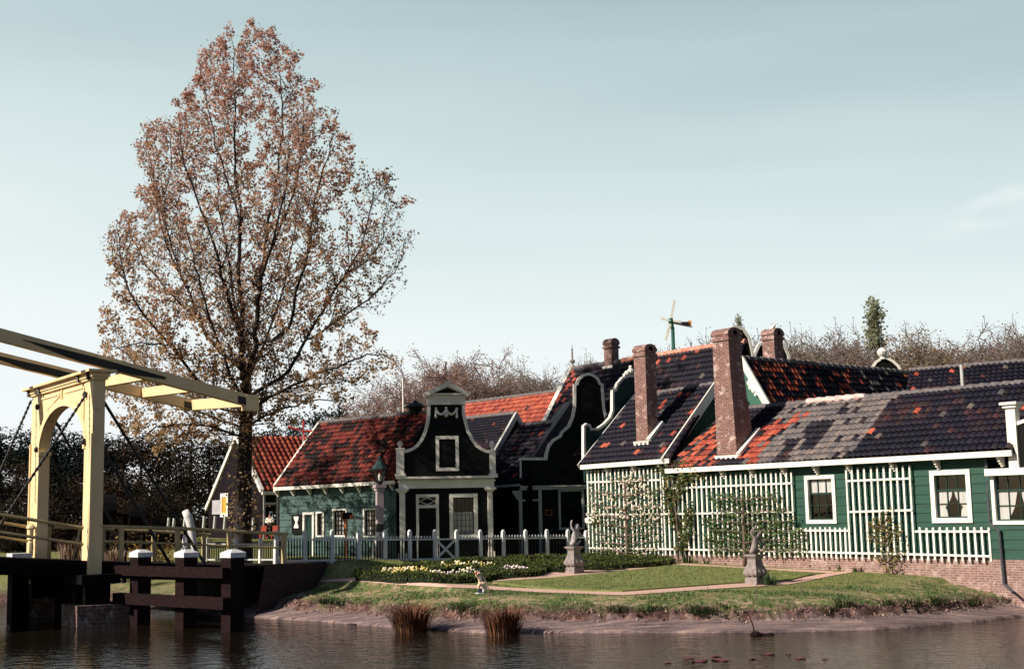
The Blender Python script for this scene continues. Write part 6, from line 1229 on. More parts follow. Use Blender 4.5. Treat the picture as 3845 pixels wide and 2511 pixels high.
for li_, l in enumerate(limbs):
    pts = [P(u + (R.uniform(-5, 5) if li_ and 0 < i < len(l) - 1 else 0), v, TD + dy) for i, (u, v, r, dy) in enumerate(l)]; 
    fine = []; rad = []
    for i in range(len(pts) - 1):                 # smooth and wobble
        p_1 = pts[max(i - 1, 0)]; p2 = pts[min(i + 2, len(pts) - 1)]
        for k in range(4):
            t = k / 4; t2, t3 = t * t, t * t * t; q = .5 * ((2 * pts[i]) + (-p_1 + pts[i + 1]) * t + (2 * p_1 - 5 * pts[i] + 4 * pts[i + 1] - p2) * t2 + (-p_1 + 3 * pts[i] - 3 * pts[i + 1] + p2) * t3)
            fine.append(q + (rs.normal(size=3) * .035 if li_ else 0)); rad.append((l[i][2] * (1 - t) + l[i + 1][2] * t) * TD / FPX * (.78 if li_ else 1))
    fine.append(pts[-1]); rad.append(l[-1][2] * TD / FPX)
    if li_ == 0: fine[0] = np.array([*fine[0][:2], tb[2]])
    mb.tube(fine, [max(r, .012) for r in rad], 9 if li_ == 0 else 6)
    for i in range(len(fine) - 1): starts.append((fine[i], fine[i + 1], rad[i], li_, i / len(fine)))
mb.build('trunk', BARK, tree, smooth=True)
segs = []; twigs = []
for p, q, r, li_, f in starts:
    if li_ == 0 and f < .62: continue
    d = q - p; ln = np.linalg.norm(d); d /= ln
    for _ in range(rs.poisson(ln * (4.2 if li_ else 2.2))):
        a = p + (q - p) * rs.uniform(); side = np.cross(d, rs.normal(size=3)); side /= np.linalg.norm(side) + 1e-9
        dr = d * rs.uniform(.35, .9) + side * rs.uniform(.6, 1.1) + np.array([0, 0, rs.uniform(.1, .55)]); dr /= np.linalg.norm(dr)
        L_ = rs.uniform(.7, 2.5); r_ = min(r * .5, .026); cur = a; n_ = max(3, int(L_ / .28))
        for k in range(n_):
            dr = dr + rs.normal(size=3) * .12 + np.array([0, 0, .06]); dr /= np.linalg.norm(dr); nx_ = cur + dr * (L_ / n_); segs.append((cur, nx_, max(.006, r_ * (1 - k / n_)), max(.005, r_ * (1 - (k + 1) / n_)))); 
            for _2 in range(rs.randint(1, 3)):
                sd = np.cross(dr, rs.normal(size=3)); sd /= np.linalg.norm(sd) + 1e-9; td = dr * .6 + sd * .8 + np.array([0, 0, .25]); td /= np.linalg.norm(td); tl = rs.uniform(.18, .6); twigs.append((nx_, nx_ + td * tl))
            cur = nx_
E = np.array([t[1] for t in twigs]); u_, v_ = tree_px(E); rag = 24 * np.sin(v_ / 23 + 2 * np.sin(u_ / 61)) + 16 * np.sin(v_ / 9.5 + u_ / 37) - 4; inside = (u_ > np.interp(v_, _ov, _ol) - rag) & (u_ < np.interp(v_, _ov, _orr) + rag) & (v_ > 100 + 26 * np.sin(u_ / 14)) & (v_ < 1930)
S0 = np.array([s[1] for s in segs]); u2, v2 = tree_px(S0); ok = (u2 > np.interp(v2, _ov, _ol)) & (u2 < np.interp(v2, _ov, _orr)) & (v2 > 92)
segs = [s for s, o_ in zip(segs, ok) if o_]; twigs = [t for t, o_ in zip(twigs, inside) if o_]; print('tree segs', len(segs), 'twigs', len(twigs))
V, F = twig_arrays(segs + [(a, b, .008, .004) for a, b in twigs], 3); fast_mesh('twigs', V - tb, F, BARK, parent=tree)
T0 = np.array([t[0] for t in twigs]); T1 = np.array([t[1] for t in twigs]); n_l = 21
dens = .5 + .5 * np.sin(T1[:, 0] * 1.3 + 1.7 * np.sin(T1[:, 2] * .9)) * np.sin(T1[:, 2] * 1.1 + T1[:, 1] * 1.4)
u_, v_ = tree_px(T1); thin = np.clip((u_ - 1150) / 350, 0, 1) * .55
keep = np.clip(.12 + 1.0 * dens ** 1.3 - thin * .8, .10, 1)
cu, cv = (u_ // 44).astype(int), (v_ // 44).astype(int); key = cu * 1000 + cv; un, inv, cn_ = np.unique(key, return_inverse=True, return_counts=True)
dpt = np.abs(T1[:, 1] - TD); cnt = rs.poisson(np.minimum(56.0, 138.0 * (keep + .25 * np.clip((900 - v_) / 700, 0, 1)) / cn_[inv])); idx = np.repeat(np.arange(len(twigs)), cnt); t_ = rs.uniform(.25, 1.1, len(idx))[:, None]; C = T0[idx] * (1 - t_) + T1[idx] * t_ + rs.normal(size=(len(idx), 3)) * .085
u_, v_ = tree_px(C); hgt = np.clip((v_ - 300) / 1200, 0, 1)[:, None]
pal_hi = np.array([(.68, .37, .29), (.62, .36, .30), (.74, .42, .29), (.54, .33, .29)]); pal_lo = np.array([(.60, .38, .20), (.52, .35, .19), (.68, .42, .20), (.42, .30, .17)])
ci = rs.randint(0, 4, len(C)); mixr = (rs.uniform(size=(len(C), 1)) < hgt); cols = np.where(mixr, pal_lo[ci], pal_hi[ci]) * rs.uniform(.65, 1.2, (len(C), 1)); print('leaves', len(C))
leaf_mesh('crown', C - tb, .105, cols, tree, (0, 0, 0), LEAF, rs, .85)
# ivy-like shoots on the trunk foot
_ = rs
n_ = 900; zz_ = rs.uniform(1.4, 6.5, n_); an = rs.uniform(0, 6.283, n_); rr_ = .34 + rs.exponential(.16, n_); C = np.stack([rr_ * np.cos(an), rr_ * np.sin(an), zz_], 1); cols = pal_lo[rs.randint(0, 4, n_)] * rs.uniform(.5, 1.1, (n_, 1)); leaf_mesh('trunk_shoots', C, .11, cols, tree, (0, 0, 0), LEAF, rs)
# ---------------------------------------------------------------- bare and budding trees behind
TWIG = mat('grey_twigs', (.24, .20, .185), (.16, .135, .13), 3, .9, spec=.05)
def bare_tree(name, seed, pal, leaf_n, spread=.42, leaf_s=.085, twig=TWIG, gen=3, upr=.35, droop=0):
    """unit height 10 m tree; returns the Empty with trunk, twigs and crown"""
    rs = np.random.RandomState(seed); t_ = thing(name, '-', 'tree', (0, 0, 0)); mb = MB(); segs = []; ends = []
    def grow(p, d, L_, r, g):
        n_ = 4 if g < 2 else 3; cur = p; pts = [p]
        for k in range(n_):
            d = d + rs.normal(size=3) * (.10 + .05 * g) + np.array([0, 0, .07 - droop * g]); d /= np.linalg.norm(d); nx_ = cur + d * L_ / n_; rr = r * (1 - .75 * (k + 1) / n_)
            segs.append((cur, nx_, max(.018, r * (1 - .75 * k / n_)), max(.014, rr))); 
            if g < gen:
                for _ in range(2 if g else 3):
                    if g == 0 and k == 0 and rs.uniform() < .6: continue
                    sd = np.cross(d, rs.normal(size=3)); sd /= np.linalg.norm(sd) + 1e-9; dd_ = d * rs.uniform(.5, .9) + sd * rs.uniform(.5, 1.0) * (spread / .42) + np.array([0, 0, upr * .5]); dd_ /= np.linalg.norm(dd_); grow(nx_, dd_, L_ * rs.uniform(.38, .62), max(.018, rr * .6), g + 1)
            cur = nx_
        ends.append((p, cur))
        if g >= gen - 1:
            for _ in range(3):
                a_ = p + (cur - p) * rs.uniform(.3, 1); sd = np.cross(d, rs.normal(size=3)); sd /= np.linalg.norm(sd) + 1e-9; e_ = a_ + (d * .8 + sd * .7 + np.array([0, 0, .3])) * rs.uniform(.25, .7); segs.append((a_, e_, .014, .010)); ends.append((a_, e_))
    grow(np.array([0, 0, 0.0]), np.array([rs.normal() * .05, rs.normal() * .05, 1.0]), 6.6, .22, 0)
    top = max(s[1][2] for s in segs); k_ = 10 / top; segs = [(a * k_, b * k_, c, d_) for a, b, c, d_ in segs]; ends = [(a * k_, b * k_) for a, b in ends]
    tr = [s for s in segs if s[2] > .06]; tw = [s for s in segs if s[2] <= .06]
    V, F = twig_arrays(tr, 6); fast_mesh('trunk', V, F, BARK, parent=t_); V, F = twig_arrays(tw, 3); fast_mesh('twigs', V, F, twig, parent=t_)
    e = np.array([(a, b) for a, b in ends]); ix = rs.randint(0, len(e), leaf_n); t = rs.uniform(.2, 1.05, leaf_n)[:, None]; C = e[ix, 0] * (1 - t) + e[ix, 1] * t + rs.normal(size=(leaf_n, 3)) * .16
    cols = np.array(pal)[rs.randint(0, len(pal), leaf_n)] * rs.uniform(.7, 1.2, (leaf_n, 1)); leaf_mesh('crown', C, leaf_s, cols, t_, (0, 0, 0), LEAF, rs); return t_
PINKB = [(.52, .29, .23), (.46, .28, .25), (.56, .33, .23), (.40, .28, .27)]; PURP = [(.30, .21, .20), (.36, .25, .22), (.27, .20, .19), (.34, .27, .23)]; OLIV = [(.40, .37, .19), (.44, .39, .20), (.34, .32, .20), (.40, .29, .21)]; OCHR = [(.46, .31, .20), (.40, .27, .20), (.34, .25, .20), (.48, .35, .20)]
protos = [bare_tree('budding_tree', 21, PINKB, 19000), bare_tree('bare_tree', 22, PURP, 17000, .5), bare_tree('budding_tree', 23, OLIV, 19000), bare_tree('budding_tree', 24, OCHR, 19000, .5), bare_tree('bare_tree', 25, PURP, 7000, .36)]
kids_map = {}
for c in bpy.data.objects:
    if c.parent: kids_map.setdefault(c.parent.name, []).append(c)
def plant(proto, u, vtop, D, w=1.0, label=None, group=None, first=set()):
    b = P(u, vtop, D); h = b[2]; b[2] = gz(b[0], b[1]) - .1; h = h - b[2]
    if proto.name not in first: first.add(proto.name); o = proto
    else: o = copy_tree(proto, None, kids_map)
    o.location = b; k = h / 10; o.scale = (k * w, k * w, k); o.rotation_euler = (0, 0, R.uniform(0, 6.28)); o['label'] = label; o['group'] = group; return o
LB = {0: 'pinkish brown budding tree standing behind the red roof and the black gables', 1: 'purple-grey bare tree in the row behind the tiled roofs', 2: 'olive green budding tree in the row behind the tiled roofs', 3: 'ochre brown budding tree in the row behind the tiled roofs', 4: 'thin grey bare tree poking above the row behind the roofs'}
GB = 'trees behind the roofs'
row = [(1, 2350, 1370, 120, 1.8), (3, 2600, 1330, 121, 1.8), (1, 2980, 1270, 121, 1.8), (1, 3180, 1260, 121, 1.8), (3, 3400, 1270, 121, 1.8), (1, 3560, 1260, 121, 1.8), (2, 3780, 1250, 121, 1.8), (1, 2120, 1400, 118, 1.7), (0, 1700, 1340, 115, 1.5), (4, 2190, 1330, 116, 1.6), (1, 2400, 1335, 116, 1.5), (4, 2540, 1280, 118, 1.5), (1, 2630, 1290, 118, 1.5), (4, 2800, 1240, 118, 1.5), (1, 2000, 1390, 116, 1.5), (2, 1880, 1400, 112, 1.4), (0, 1430, 1500, 104, 1.3), (4, 3060, 1190, 120, 1.3), (4, 3740, 1190, 114, 1.4), (0, 1470, 1440, 92, 1.2), (0, 1560, 1330, 96, 1.1), (0, 1650, 1285, 100, 1.1), (0, 1735, 1300, 97, 1.1), (0, 1800, 1330, 104, 1.1), (1, 1860, 1350, 100, 1.1), (4, 1900, 1335, 108, 1.2), (3, 1950, 1365, 104, 1.2), (2, 2030, 1350, 108, 1.2), (1, 2090, 1370, 104, 1.2), (4, 2150, 1310, 112, 1.0), (4, 2240, 1320, 110, 1.1), (1, 2330, 1350, 108, 1.2), (4, 2420, 1310, 112, 1.2), (1, 2480, 1330, 110, 1.2), (1, 2570, 1290, 108, 1.1), (1, 2640, 1240, 110, 1.1), (4, 2700, 1220, 114, 1.1), (1, 2760, 1270, 110, 1.2), (4, 2820, 1250, 112, 1.1),
       (2, 2950, 1215, 108, 1.1), (4, 2900, 1210, 114, 1.1), (1, 3020, 1225, 106, 1.1), (1, 3120, 1215, 108, 1.1), (4, 3160, 1185, 112, 1.0), (3, 3200, 1255, 106, 1.2), (3, 3340, 1255, 106, 1.2), (2, 3420, 1245, 106, 1.1), (2, 3500, 1230, 108, 1.1), (3, 3610, 1215, 104, 1.1), (3, 3700, 1235, 104, 1.1), (1, 3760, 1235, 106, 1.1), (4, 3830, 1165, 106, 1.1), (3, 3880, 1230, 104, 1.2),
       (3, 1600, 1420, 110, 1.5), (1, 1750, 1420, 112, 1.5), (3, 1900, 1440, 114, 1.5), (3, 2050, 1430, 114, 1.5), (1, 2250, 1420, 116, 1.5), (1, 2720, 1330, 118, 1.5), (3, 2900, 1330, 118, 1.5), (1, 3060, 1310, 116, 1.5), (3, 3270, 1340, 118, 1.5), (2, 3450, 1330, 118, 1.5), (1, 3650, 1320, 118, 1.5), (3, 3800, 1310, 116, 1.5)]
for k, u, v, D, w_ in row: plant(protos[k], u, v, D, w_, LB[k], GB)
# columnar poplars
def column_tree(seed):
    rs = np.random.RandomState(seed); t_ = thing('columnar_poplar', '-', 'tree', (0, 0, 0)); segs = [(np.array([0, 0, 0.]), np.array([0, 0, 9.5]), .16, .03)]; C = []
    for k in range(105):
        z = rs.uniform(.4, 9.2); a = rs.uniform(0, 6.283); L_ = rs.uniform(.7, 1.5) * (1.0 - z / 14); d = np.array([math.cos(a) * .26, math.sin(a) * .26, .96]); p = np.array([0, 0, z]); q = p + d * L_ + np.array([math.cos(a), math.sin(a), 0]) * rs.uniform(0, .55) * (1.05 - z / 10) ; segs.append((p, q, .035, .014))
        n_ = 48; t = rs.uniform(.1, 1.1, n_)[:, None]; C.append(p * (1 - t) + q * t + rs.normal(size=(n_, 3)) * .14)
    V, F = twig_arrays(segs, 4); fast_mesh('trunk', V, F, TWIG, parent=t_); C = np.concatenate(C); cols = np.array([(.34, .36, .22), (.38, .38, .24), (.28, .30, .20)])[rs.randint(0, 3, len(C))]; leaf_mesh('crown', C, .12, cols, t_, (0, 0, 0), LEAF, rs); return t_
cp = column_tree(31); kids_map[cp.name] = kids(cp)
plant(cp, 3278, 1082, 128, 1.2, 'tall columnar poplar rising clear above the row of trees and the black domed gable', None); plant(cp, 2772, 1150, 140, .62, 'slim columnar poplar tip showing above the round black gable', None)
# ---------------------------------------------------------------- dark wood at the left
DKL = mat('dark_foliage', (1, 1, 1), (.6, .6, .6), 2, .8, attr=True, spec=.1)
def dark_tree(name, seed, pal, n, shape):
    rs = np.random.RandomState(seed); t_ = thing(name, '-', 'tree', (0, 0, 0)); segs = [(np.array([0, 0, 0.]), np.array([.1, 0, 5.]), .2, .14), (np.array([.1, 0, 5.]), np.array([0, .1, 9.3]), .14, .03)]; C = []
    cl = 46
    for k in range(cl):
        if shape == 'pine':
            z = rs.uniform(4.2, 9.8); rr = 2.4 * math.sqrt(max(.06, 1 - ((z - 6.6) / 3.5) ** 2)) * rs.uniform(.3, 1.0); s = (.75, .75, .30)
        else:
            z = rs.uniform(.5, 9.6); rr = 2.7 * math.sqrt(max(.08, 1 - ((z - 4.4) / 5.6) ** 2)) * math.sqrt(rs.uniform(.1, 1)); s = (.75, .75, .6)
        a = rs.uniform(0, 6.283); c = np.array([rr * math.cos(a), rr * math.sin(a), z]); segs.append((np.array([0, 0, z - .6]), c, .05, .02)); m = n // cl; C.append(c + rs.normal(size=(m, 3)) * np.array(s) * .72)
    V, F = twig_arrays(segs, 5); fast_mesh('trunk', V, F, BARK, parent=t_); C = np.concatenate(C); C[:, 2] = np.maximum(C[:, 2], .1); cols = np.array(pal)[rs.randint(0, len(pal), len(C))] * rs.uniform(.6, 1.2, (len(C), 1)); leaf_mesh('crown', C, .24 if shape == 'pine' else .26, cols, t_, (0, 0, 0), DKL, rs, .5); return t_
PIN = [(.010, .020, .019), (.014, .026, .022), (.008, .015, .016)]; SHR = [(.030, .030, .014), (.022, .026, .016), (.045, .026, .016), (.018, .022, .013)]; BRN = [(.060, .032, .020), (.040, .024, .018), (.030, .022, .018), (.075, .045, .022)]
dp_ = [dark_tree('pine_tree', 41, PIN, 5200, 'pine'), dark_tree('dark_tree', 42, SHR, 5200, 'round'), dark_tree('brown_tree', 43, BRN, 3600, 'round')]
for q in dp_: kids_map[q.name] = kids(q)
LD = ['dark pine with tufted crown in the wood beyond the drawbridge', 'dark green tree in the dense wood beyond the drawbridge', 'dark brown-leaved tree in the dense wood beyond the drawbridge']
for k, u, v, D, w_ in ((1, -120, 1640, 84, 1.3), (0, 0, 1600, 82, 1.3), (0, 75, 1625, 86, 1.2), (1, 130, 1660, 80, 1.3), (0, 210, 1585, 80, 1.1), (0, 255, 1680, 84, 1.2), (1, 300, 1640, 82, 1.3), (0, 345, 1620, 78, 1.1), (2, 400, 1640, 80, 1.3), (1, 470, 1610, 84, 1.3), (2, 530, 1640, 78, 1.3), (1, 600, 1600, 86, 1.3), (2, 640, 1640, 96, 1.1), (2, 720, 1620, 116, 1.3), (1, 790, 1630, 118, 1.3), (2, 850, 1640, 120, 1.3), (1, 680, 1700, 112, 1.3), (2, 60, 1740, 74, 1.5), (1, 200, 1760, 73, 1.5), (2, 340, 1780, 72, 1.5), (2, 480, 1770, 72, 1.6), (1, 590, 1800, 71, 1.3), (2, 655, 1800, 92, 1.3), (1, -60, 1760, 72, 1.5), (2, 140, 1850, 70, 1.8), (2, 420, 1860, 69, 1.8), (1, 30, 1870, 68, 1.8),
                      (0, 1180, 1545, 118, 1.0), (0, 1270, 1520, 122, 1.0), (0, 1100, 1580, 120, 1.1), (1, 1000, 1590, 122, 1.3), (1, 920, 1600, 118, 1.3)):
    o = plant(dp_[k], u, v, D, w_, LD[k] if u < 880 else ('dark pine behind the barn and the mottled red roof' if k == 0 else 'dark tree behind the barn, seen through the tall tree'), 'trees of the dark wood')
# fine understorey between their trunks
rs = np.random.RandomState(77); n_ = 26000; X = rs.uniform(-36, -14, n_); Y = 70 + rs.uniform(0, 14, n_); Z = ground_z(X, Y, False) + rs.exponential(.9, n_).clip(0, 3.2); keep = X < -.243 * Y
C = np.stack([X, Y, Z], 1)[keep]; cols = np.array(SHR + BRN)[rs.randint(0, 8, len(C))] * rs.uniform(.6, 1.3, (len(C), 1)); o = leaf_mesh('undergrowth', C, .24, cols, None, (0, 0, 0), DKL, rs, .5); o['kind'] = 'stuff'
# ================================================================== garden planting
rs = np.random.RandomState(91)
HEDGE = mat('box_hedge_leaves', (1, 1, 1), (.65, .65, .65), 3, .8, attr=True, spec=.1)
BOXC = [(.07, .095, .024), (.10, .125, .034), (.13, .155, .045), (.045, .065, .018)]
HC = mat('hedge_core', (.010, .016, .006), None, 6, .95)
def hedge(label, px, w_=.36, h=.20, group='low box hedges of the flower parterre'):
    pts = [hit_ground(u, v) for u, v in px]; t_ = thing('box_hedge', label, 'hedge', pts[0], group); core = MB(); C = []; 
    for p, q in zip(pts[:-1], pts[1:]):
        d = q - p; d[2] = 0; L_ = np.linalg.norm(d); d /= L_; n_ = np.array([-d[1], d[0], 0])
        a, b = p - d * .05, q + d * .05; hw = w_ / 2 - .04
        core.box8([a - n_ * hw - (0, 0, .1), b - n_ * hw - (0, 0, .1), b + n_ * hw - (0, 0, .1), a + n_ * hw - (0, 0, .1), a - n_ * hw + (0, 0, h - .05), b - n_ * hw + (0, 0, h - .05), b + n_ * hw + (0, 0, h - .05), a + n_ * hw + (0, 0, h - .05)])
        m = int(L_ * 620); t = rs.uniform(-.06, L_ + .06, m); f = rs.uniform(0, 2 * h + w_, m); wob = .03 * np.sin(t * 9 + p[0] * 5) + rs.normal(size=m) * .022
        x = np.where(f < h, -w_ / 2 - wob, np.where(f < h + w_, f - h - w_ / 2, w_ / 2 + wob)); z = np.where(f < h, f, np.where(f < h + w_, h + wob, 2 * h + w_ - f))
        C.append(a + d * t[:, None] + n_ * x[:, None] + np.stack([0 * z, 0 * z, z], 1))
    core.build('hedge_core', HC, t_); C = np.concatenate(C); cols = np.array(BOXC)[rs.randint(0, 4, len(C))] * rs.uniform(.7, 1.25, (len(C), 1)); leaf_mesh('hedge_leaves', C - np.array(t_.location), .052, cols, t_, (0, 0, 0), HEDGE, rs); return t_
hedge('low box hedge in front of the yellow flower bed nearest the brick wall', [(1352, 2168), (1440, 2172), (1535, 2178)])
hedge('low box hedge behind the yellow flower bed, curving back to its end', [(1352, 2166), (1420, 2149), (1530, 2137), (1610, 2138), (1635, 2148)])
hedge('low box hedge in front of the pink and white flower bed, reaching behind the gnome', [(1550, 2176), (1640, 2184), (1720, 2187), (1800, 2182), (1876, 2171)])
hedge('low box hedge between the yellow flower bed and the pink and white one', [(1545, 2174), (1620, 2157), (1720, 2146), (1800, 2146), (1870, 2160)])
hedge('low box hedge along the front of the white flower bed beside the gravel bend', [(1888, 2165), (1935, 2168), (2000, 2164), (2030, 2153)])
hedge('low box hedge behind the white flower bed, ending at the gravel bend', [(1886, 2160), (1900, 2142), (1960, 2132), (2020, 2138), (2032, 2150)])
hedge('low box hedge behind the far row of yellow flowers', [(1640, 2139), (1700, 2125), (1800, 2117), (1870, 2120)])
hedge('low box hedge in the middle row left of the cherub pedestal', [(1868, 2133), (1950, 2124), (2040, 2126), (2110, 2138)])
hedge('low box hedge in the back row left of the cherub pedestal', [(1880, 2118), (1960, 2109), (2060, 2105), (2140, 2108)])
hedge('low box hedge ending right beside the cherub pedestal', [(2040, 2146), (2085, 2147), (2120, 2143), (2150, 2128)])
hedge('low box hedge just right of the cherub pedestal along the gravel', [(2196, 2139), (2260, 2140), (2326, 2138)], .5)
hedge('low box hedge furthest right, running on behind the gravel path', [(2330, 2134), (2420, 2129), (2508, 2124)], .5)
hedge('low box hedge running back from the right pedestal hedge to the trellis', [(2326, 2134), (2290, 2118), (2230, 2104), (2180, 2100)], .5)
hedge('low box hedge nearest the trellis foot', [(2508, 2120), (2460, 2108), (2380, 2099), (2300, 2095), (2230, 2094)], .5)
hedge('low box hedge between the pedestal and the trellis', [(2200, 2124), (2270, 2116), (2340, 2112), (2420, 2113)], .45)
# flowers: one small clump of blooms per plant
def flower(name, col, n=7):
    t_ = thing(name, '-', 'flower', (0, 0, 0)); r2 = np.random.RandomState(len(name) + n); mb = MB()
    for k in range(n):
        x, y = r2.normal(size=2) * .045; h = r2.uniform(.16, .30); mb.tube([(x * .4, y * .4, 0), (x, y, h)], .006, 4)
    mb.build('stem', mat('flower_stem', (.06, .11, .03), None, 5, .8), t_); mb = MB(); r2 = np.random.RandomState(len(name) + n)
    for k in range(n):
        x, y = r2.normal(size=2) * .045; h = r2.uniform(.16, .30); mb.ball((x, y, h), .035, .035, .042, 7, 5)
    mb.build('bloom', mat(name.replace('tulip', 'petal'), col, tuple(c * .8 for c in col), 9, .6), t_, smooth=True); return t_
fl = {'yellow_tulip': flower('yellow_tulip', (.80, .62, .22)), 'white_tulip': flower('white_tulip', (.82, .70, .68)), 'cream_tulip': flower('cream_tulip', (.82, .75, .52))}
for q in fl.values(): kids_map[q.name] = kids(q)
used = set()
def bed(kinds, n, u0, u1, va, vb, lab, grp):
    for k in range(n):
        nm = kinds[rs.randint(len(kinds))]; u = u0 + (u1 - u0) * (k + rs.uniform(.2, .8)) / n; f = (u - u0) / (u1 - u0); q = hit_ground(u, va + (vb - va) * f + rs.uniform(-4, 4))
        o = fl[nm] if nm not in used else copy_tree(fl[nm], None, kids_map); used.add(nm); o.location = q; o.rotation_euler = (0, 0, R.uniform(0, 6)); s = R.uniform(.55, .95); o.scale = (s, s, s); o['label'] = lab % nm.split('_')[0]; o['group'] = grp
bed(['yellow_tulip', 'cream_tulip', 'yellow_tulip'], 30, 1440, 1606, 2168, 2158, '%s flower clump in the front bed nearest the brick wall', 'flowers in the front yellow bed')
bed(['white_tulip', 'white_tulip', 'cream_tulip'], 17, 1620, 1790, 2174, 2166, '%s flower clump in the bed behind the gnome', 'flowers in the bed behind the gnome')
bed(['yellow_tulip', 'cream_tulip'], 22, 1650, 1860, 2144, 2137, '%s flower clump in the far bed before the gate', 'flowers in the far yellow bed')
bed(['white_tulip'], 13, 1878, 1978, 2156, 2154, '%s flower clump in the bed beside the gravel bend', 'flowers in the white bed')
# plants on the wall
PLF = mat('espalier_leaves', (1, 1, 1), (.7, .7, .7), 3, .6, attr=True, transl=.25, spec=.2); STEM = mat('pale_espalier_bark', (.20, .13, .11), (.12, .08, .07), 6, .9, bump=.5)
BLOS = mat('pale_blossom', (.82, .74, .58), (.75, .60, .50), 9, .7, transl=.2)
PO = PR.shifted(.24)
def espalier(name, label, trunk, arms, leaf_n, cols, size=.085, blossoms=0, extra=()):
    b = PO.hit(*trunk[0][:2]); b[2] = gz(b[0], b[1]) - .05; t_ = thing(name, label, 'espalier', b, None); mb = MB()
    mb.tube([b] + [PO.hit(u, v) for u, v, r in trunk[1:]], [r for u, v, r in trunk], 7); pts = []
    for a in arms:
        q = [PO.shifted(rs.uniform(-.02, .05)).hit(u + rs.uniform(-2, 2), v + rs.uniform(-3, 3)) for u, v in a]; mb.tube(q, list(np.linspace(.026, .008, len(q))), 5); pts += list(zip(q[:-1], q[1:]))
    mb.build('trunk', STEM, t_, smooth=True); pts += [(PO.hit(*a), PO.hit(*b_)) for a, b_ in extra]
    L_ = np.array([np.linalg.norm(b_ - a) for a, b_ in pts]); ix = rs.choice(len(pts), leaf_n, p=L_ / L_.sum()); ix = np.sort(ix); A = np.array([a for a, _ in pts])[ix]; B = np.array([b_ for _, b_ in pts])[ix]; t = rs.uniform(0, 1, leaf_n)[:, None]
    cl = np.sin(A[:, 0] * 37 + t[:, 0] * 23 + A[:, 2] * 9); C = A * (1 - t) + B * t + rs.normal(size=(leaf_n, 3)) * np.array([.10, .06, .12]); C = C[cl > -.35]; off = (C[:, :2] - PR.o) @ PR.n; C[:, :2] += PR.n * np.maximum(0, .17 - off)[:, None]
    cc = np.array(cols)[rs.randint(0, len(cols), len(C))] * rs.uniform(.65, 1.25, (len(C), 1)); leaf_mesh('foliage', C - b, size, cc, t_, (0, 0, 0), PLF, rs)
    if blossoms:
        mb = MB()
        for _ in range(blossoms):
            k = rs.randint(len(pts)); t = rs.uniform(); q = pts[k][0] * (1 - t) + pts[k][1] * t + rs.normal(size=3) * np.array([.08, .03, .12])
            u, v = proj(q)
            if v > 1960 and rs.uniform() < .75: continue
            mb.ball(q + np.array([*PR.n, 0]) * .06, .045, .045, .04, 6, 4)
        mb.build('blossom', BLOS, t_)
    return t_
EG = [(.085, .155, .045), (.12, .19, .055), (.15, .20, .065), (.06, .11, .035)]; OG = [(.26, .20, .06), (.20, .20, .06), (.30, .21, .07), (.14, .16, .045)]
arms1 = []
for v in (1800, 1850, 1900, 1935, 1966, 2000, 2032, 2064):
    sp = 128 if v > 1845 else 70; arms1 += [[(2352, v + 14), (2352 - sp * .35, v + 4), (2352 - sp * .7, v + 2), (2352 - sp * 1.05, v - 4)], [(2354, v + 12), (2354 + sp * .3, v + 2), (2354 + sp * .65, v - 2), (2354 + sp, v - 6)]]
espalier('espalier_tree', 'espaliered fruit tree with cream blossom and pale trunk near the street corner', [(2356, 2092, .065), (2354, 2040, .055), (2351, 1960, .05), (2349, 1880, .04), (2346, 1800, .02)], arms1, 2200, EG, .085, 230)
arms2 = []
for v, a, b in ((1870, 2660, 2920), (1915, 2690, 2965), (1955, 2640, 2985), (1990, 2650, 3020), (2025, 2640, 3030), (2058, 2660, 3020)):
    arms2 += [[(2792, v + 12), (2792 - (2792 - a) * .35, v), (2792 - (2792 - a) * .7, v + 3), (a, v - 4)], [(2794, v + 12), (2794 + (b - 2794) * .35, v), (2794 + (b - 2794) * .7, v + 2), (b, v - 3)]]
espalier('espalier_tree', 'espaliered tree with dense green leaves and pale trunk behind the weathered statue', [(2796, 2122, .075), (2796, 2060, .062), (2793, 1980, .055), (2790, 1920, .04), (2786, 1850, .02)], arms2, 3300, EG, .09)
espalier('climbing_plant', 'climbing plant with olive leaves rising to the eaves where the roof steps down', [(2548, 2100, .03), (2545, 2000, .028), (2535, 1900, .025), (2520, 1790, .015), (2515, 1745, .01)], [[(2545, 2060), (2580, 2000), (2590, 1900)], [(2540, 1980), (2510, 1900), (2505, 1820)], [(2530, 1880), (2560, 1810), (2600, 1775)], [(2520, 1790), (2495, 1760), (2475, 1750)], [(2516, 1760), (2570, 1755), (2640, 1775)]], 2600, OG + EG, .10)
espalier('young_vine', 'young vine with ochre leaves on the bare trellis between the windows', [(3328, 2158, .018), (3328, 2100, .016), (3325, 2020, .014), (3322, 1930, .008)], [[(3328, 2100), (3300, 2088), (3288, 2080)], [(3328, 2095), (3360, 2086), (3385, 2080)], [(3326, 2040), (3290, 2030), (3270, 2010)], [(3326, 2030), (3345, 1995), (3385, 2005)], [(3325, 1990), (3290, 1975), (3265, 1980)], [(3324, 1960), (3330, 1940), (3325, 1925)], [(3328, 2140), (3350, 2125), (3358, 2105)]], 750, OG, .085)
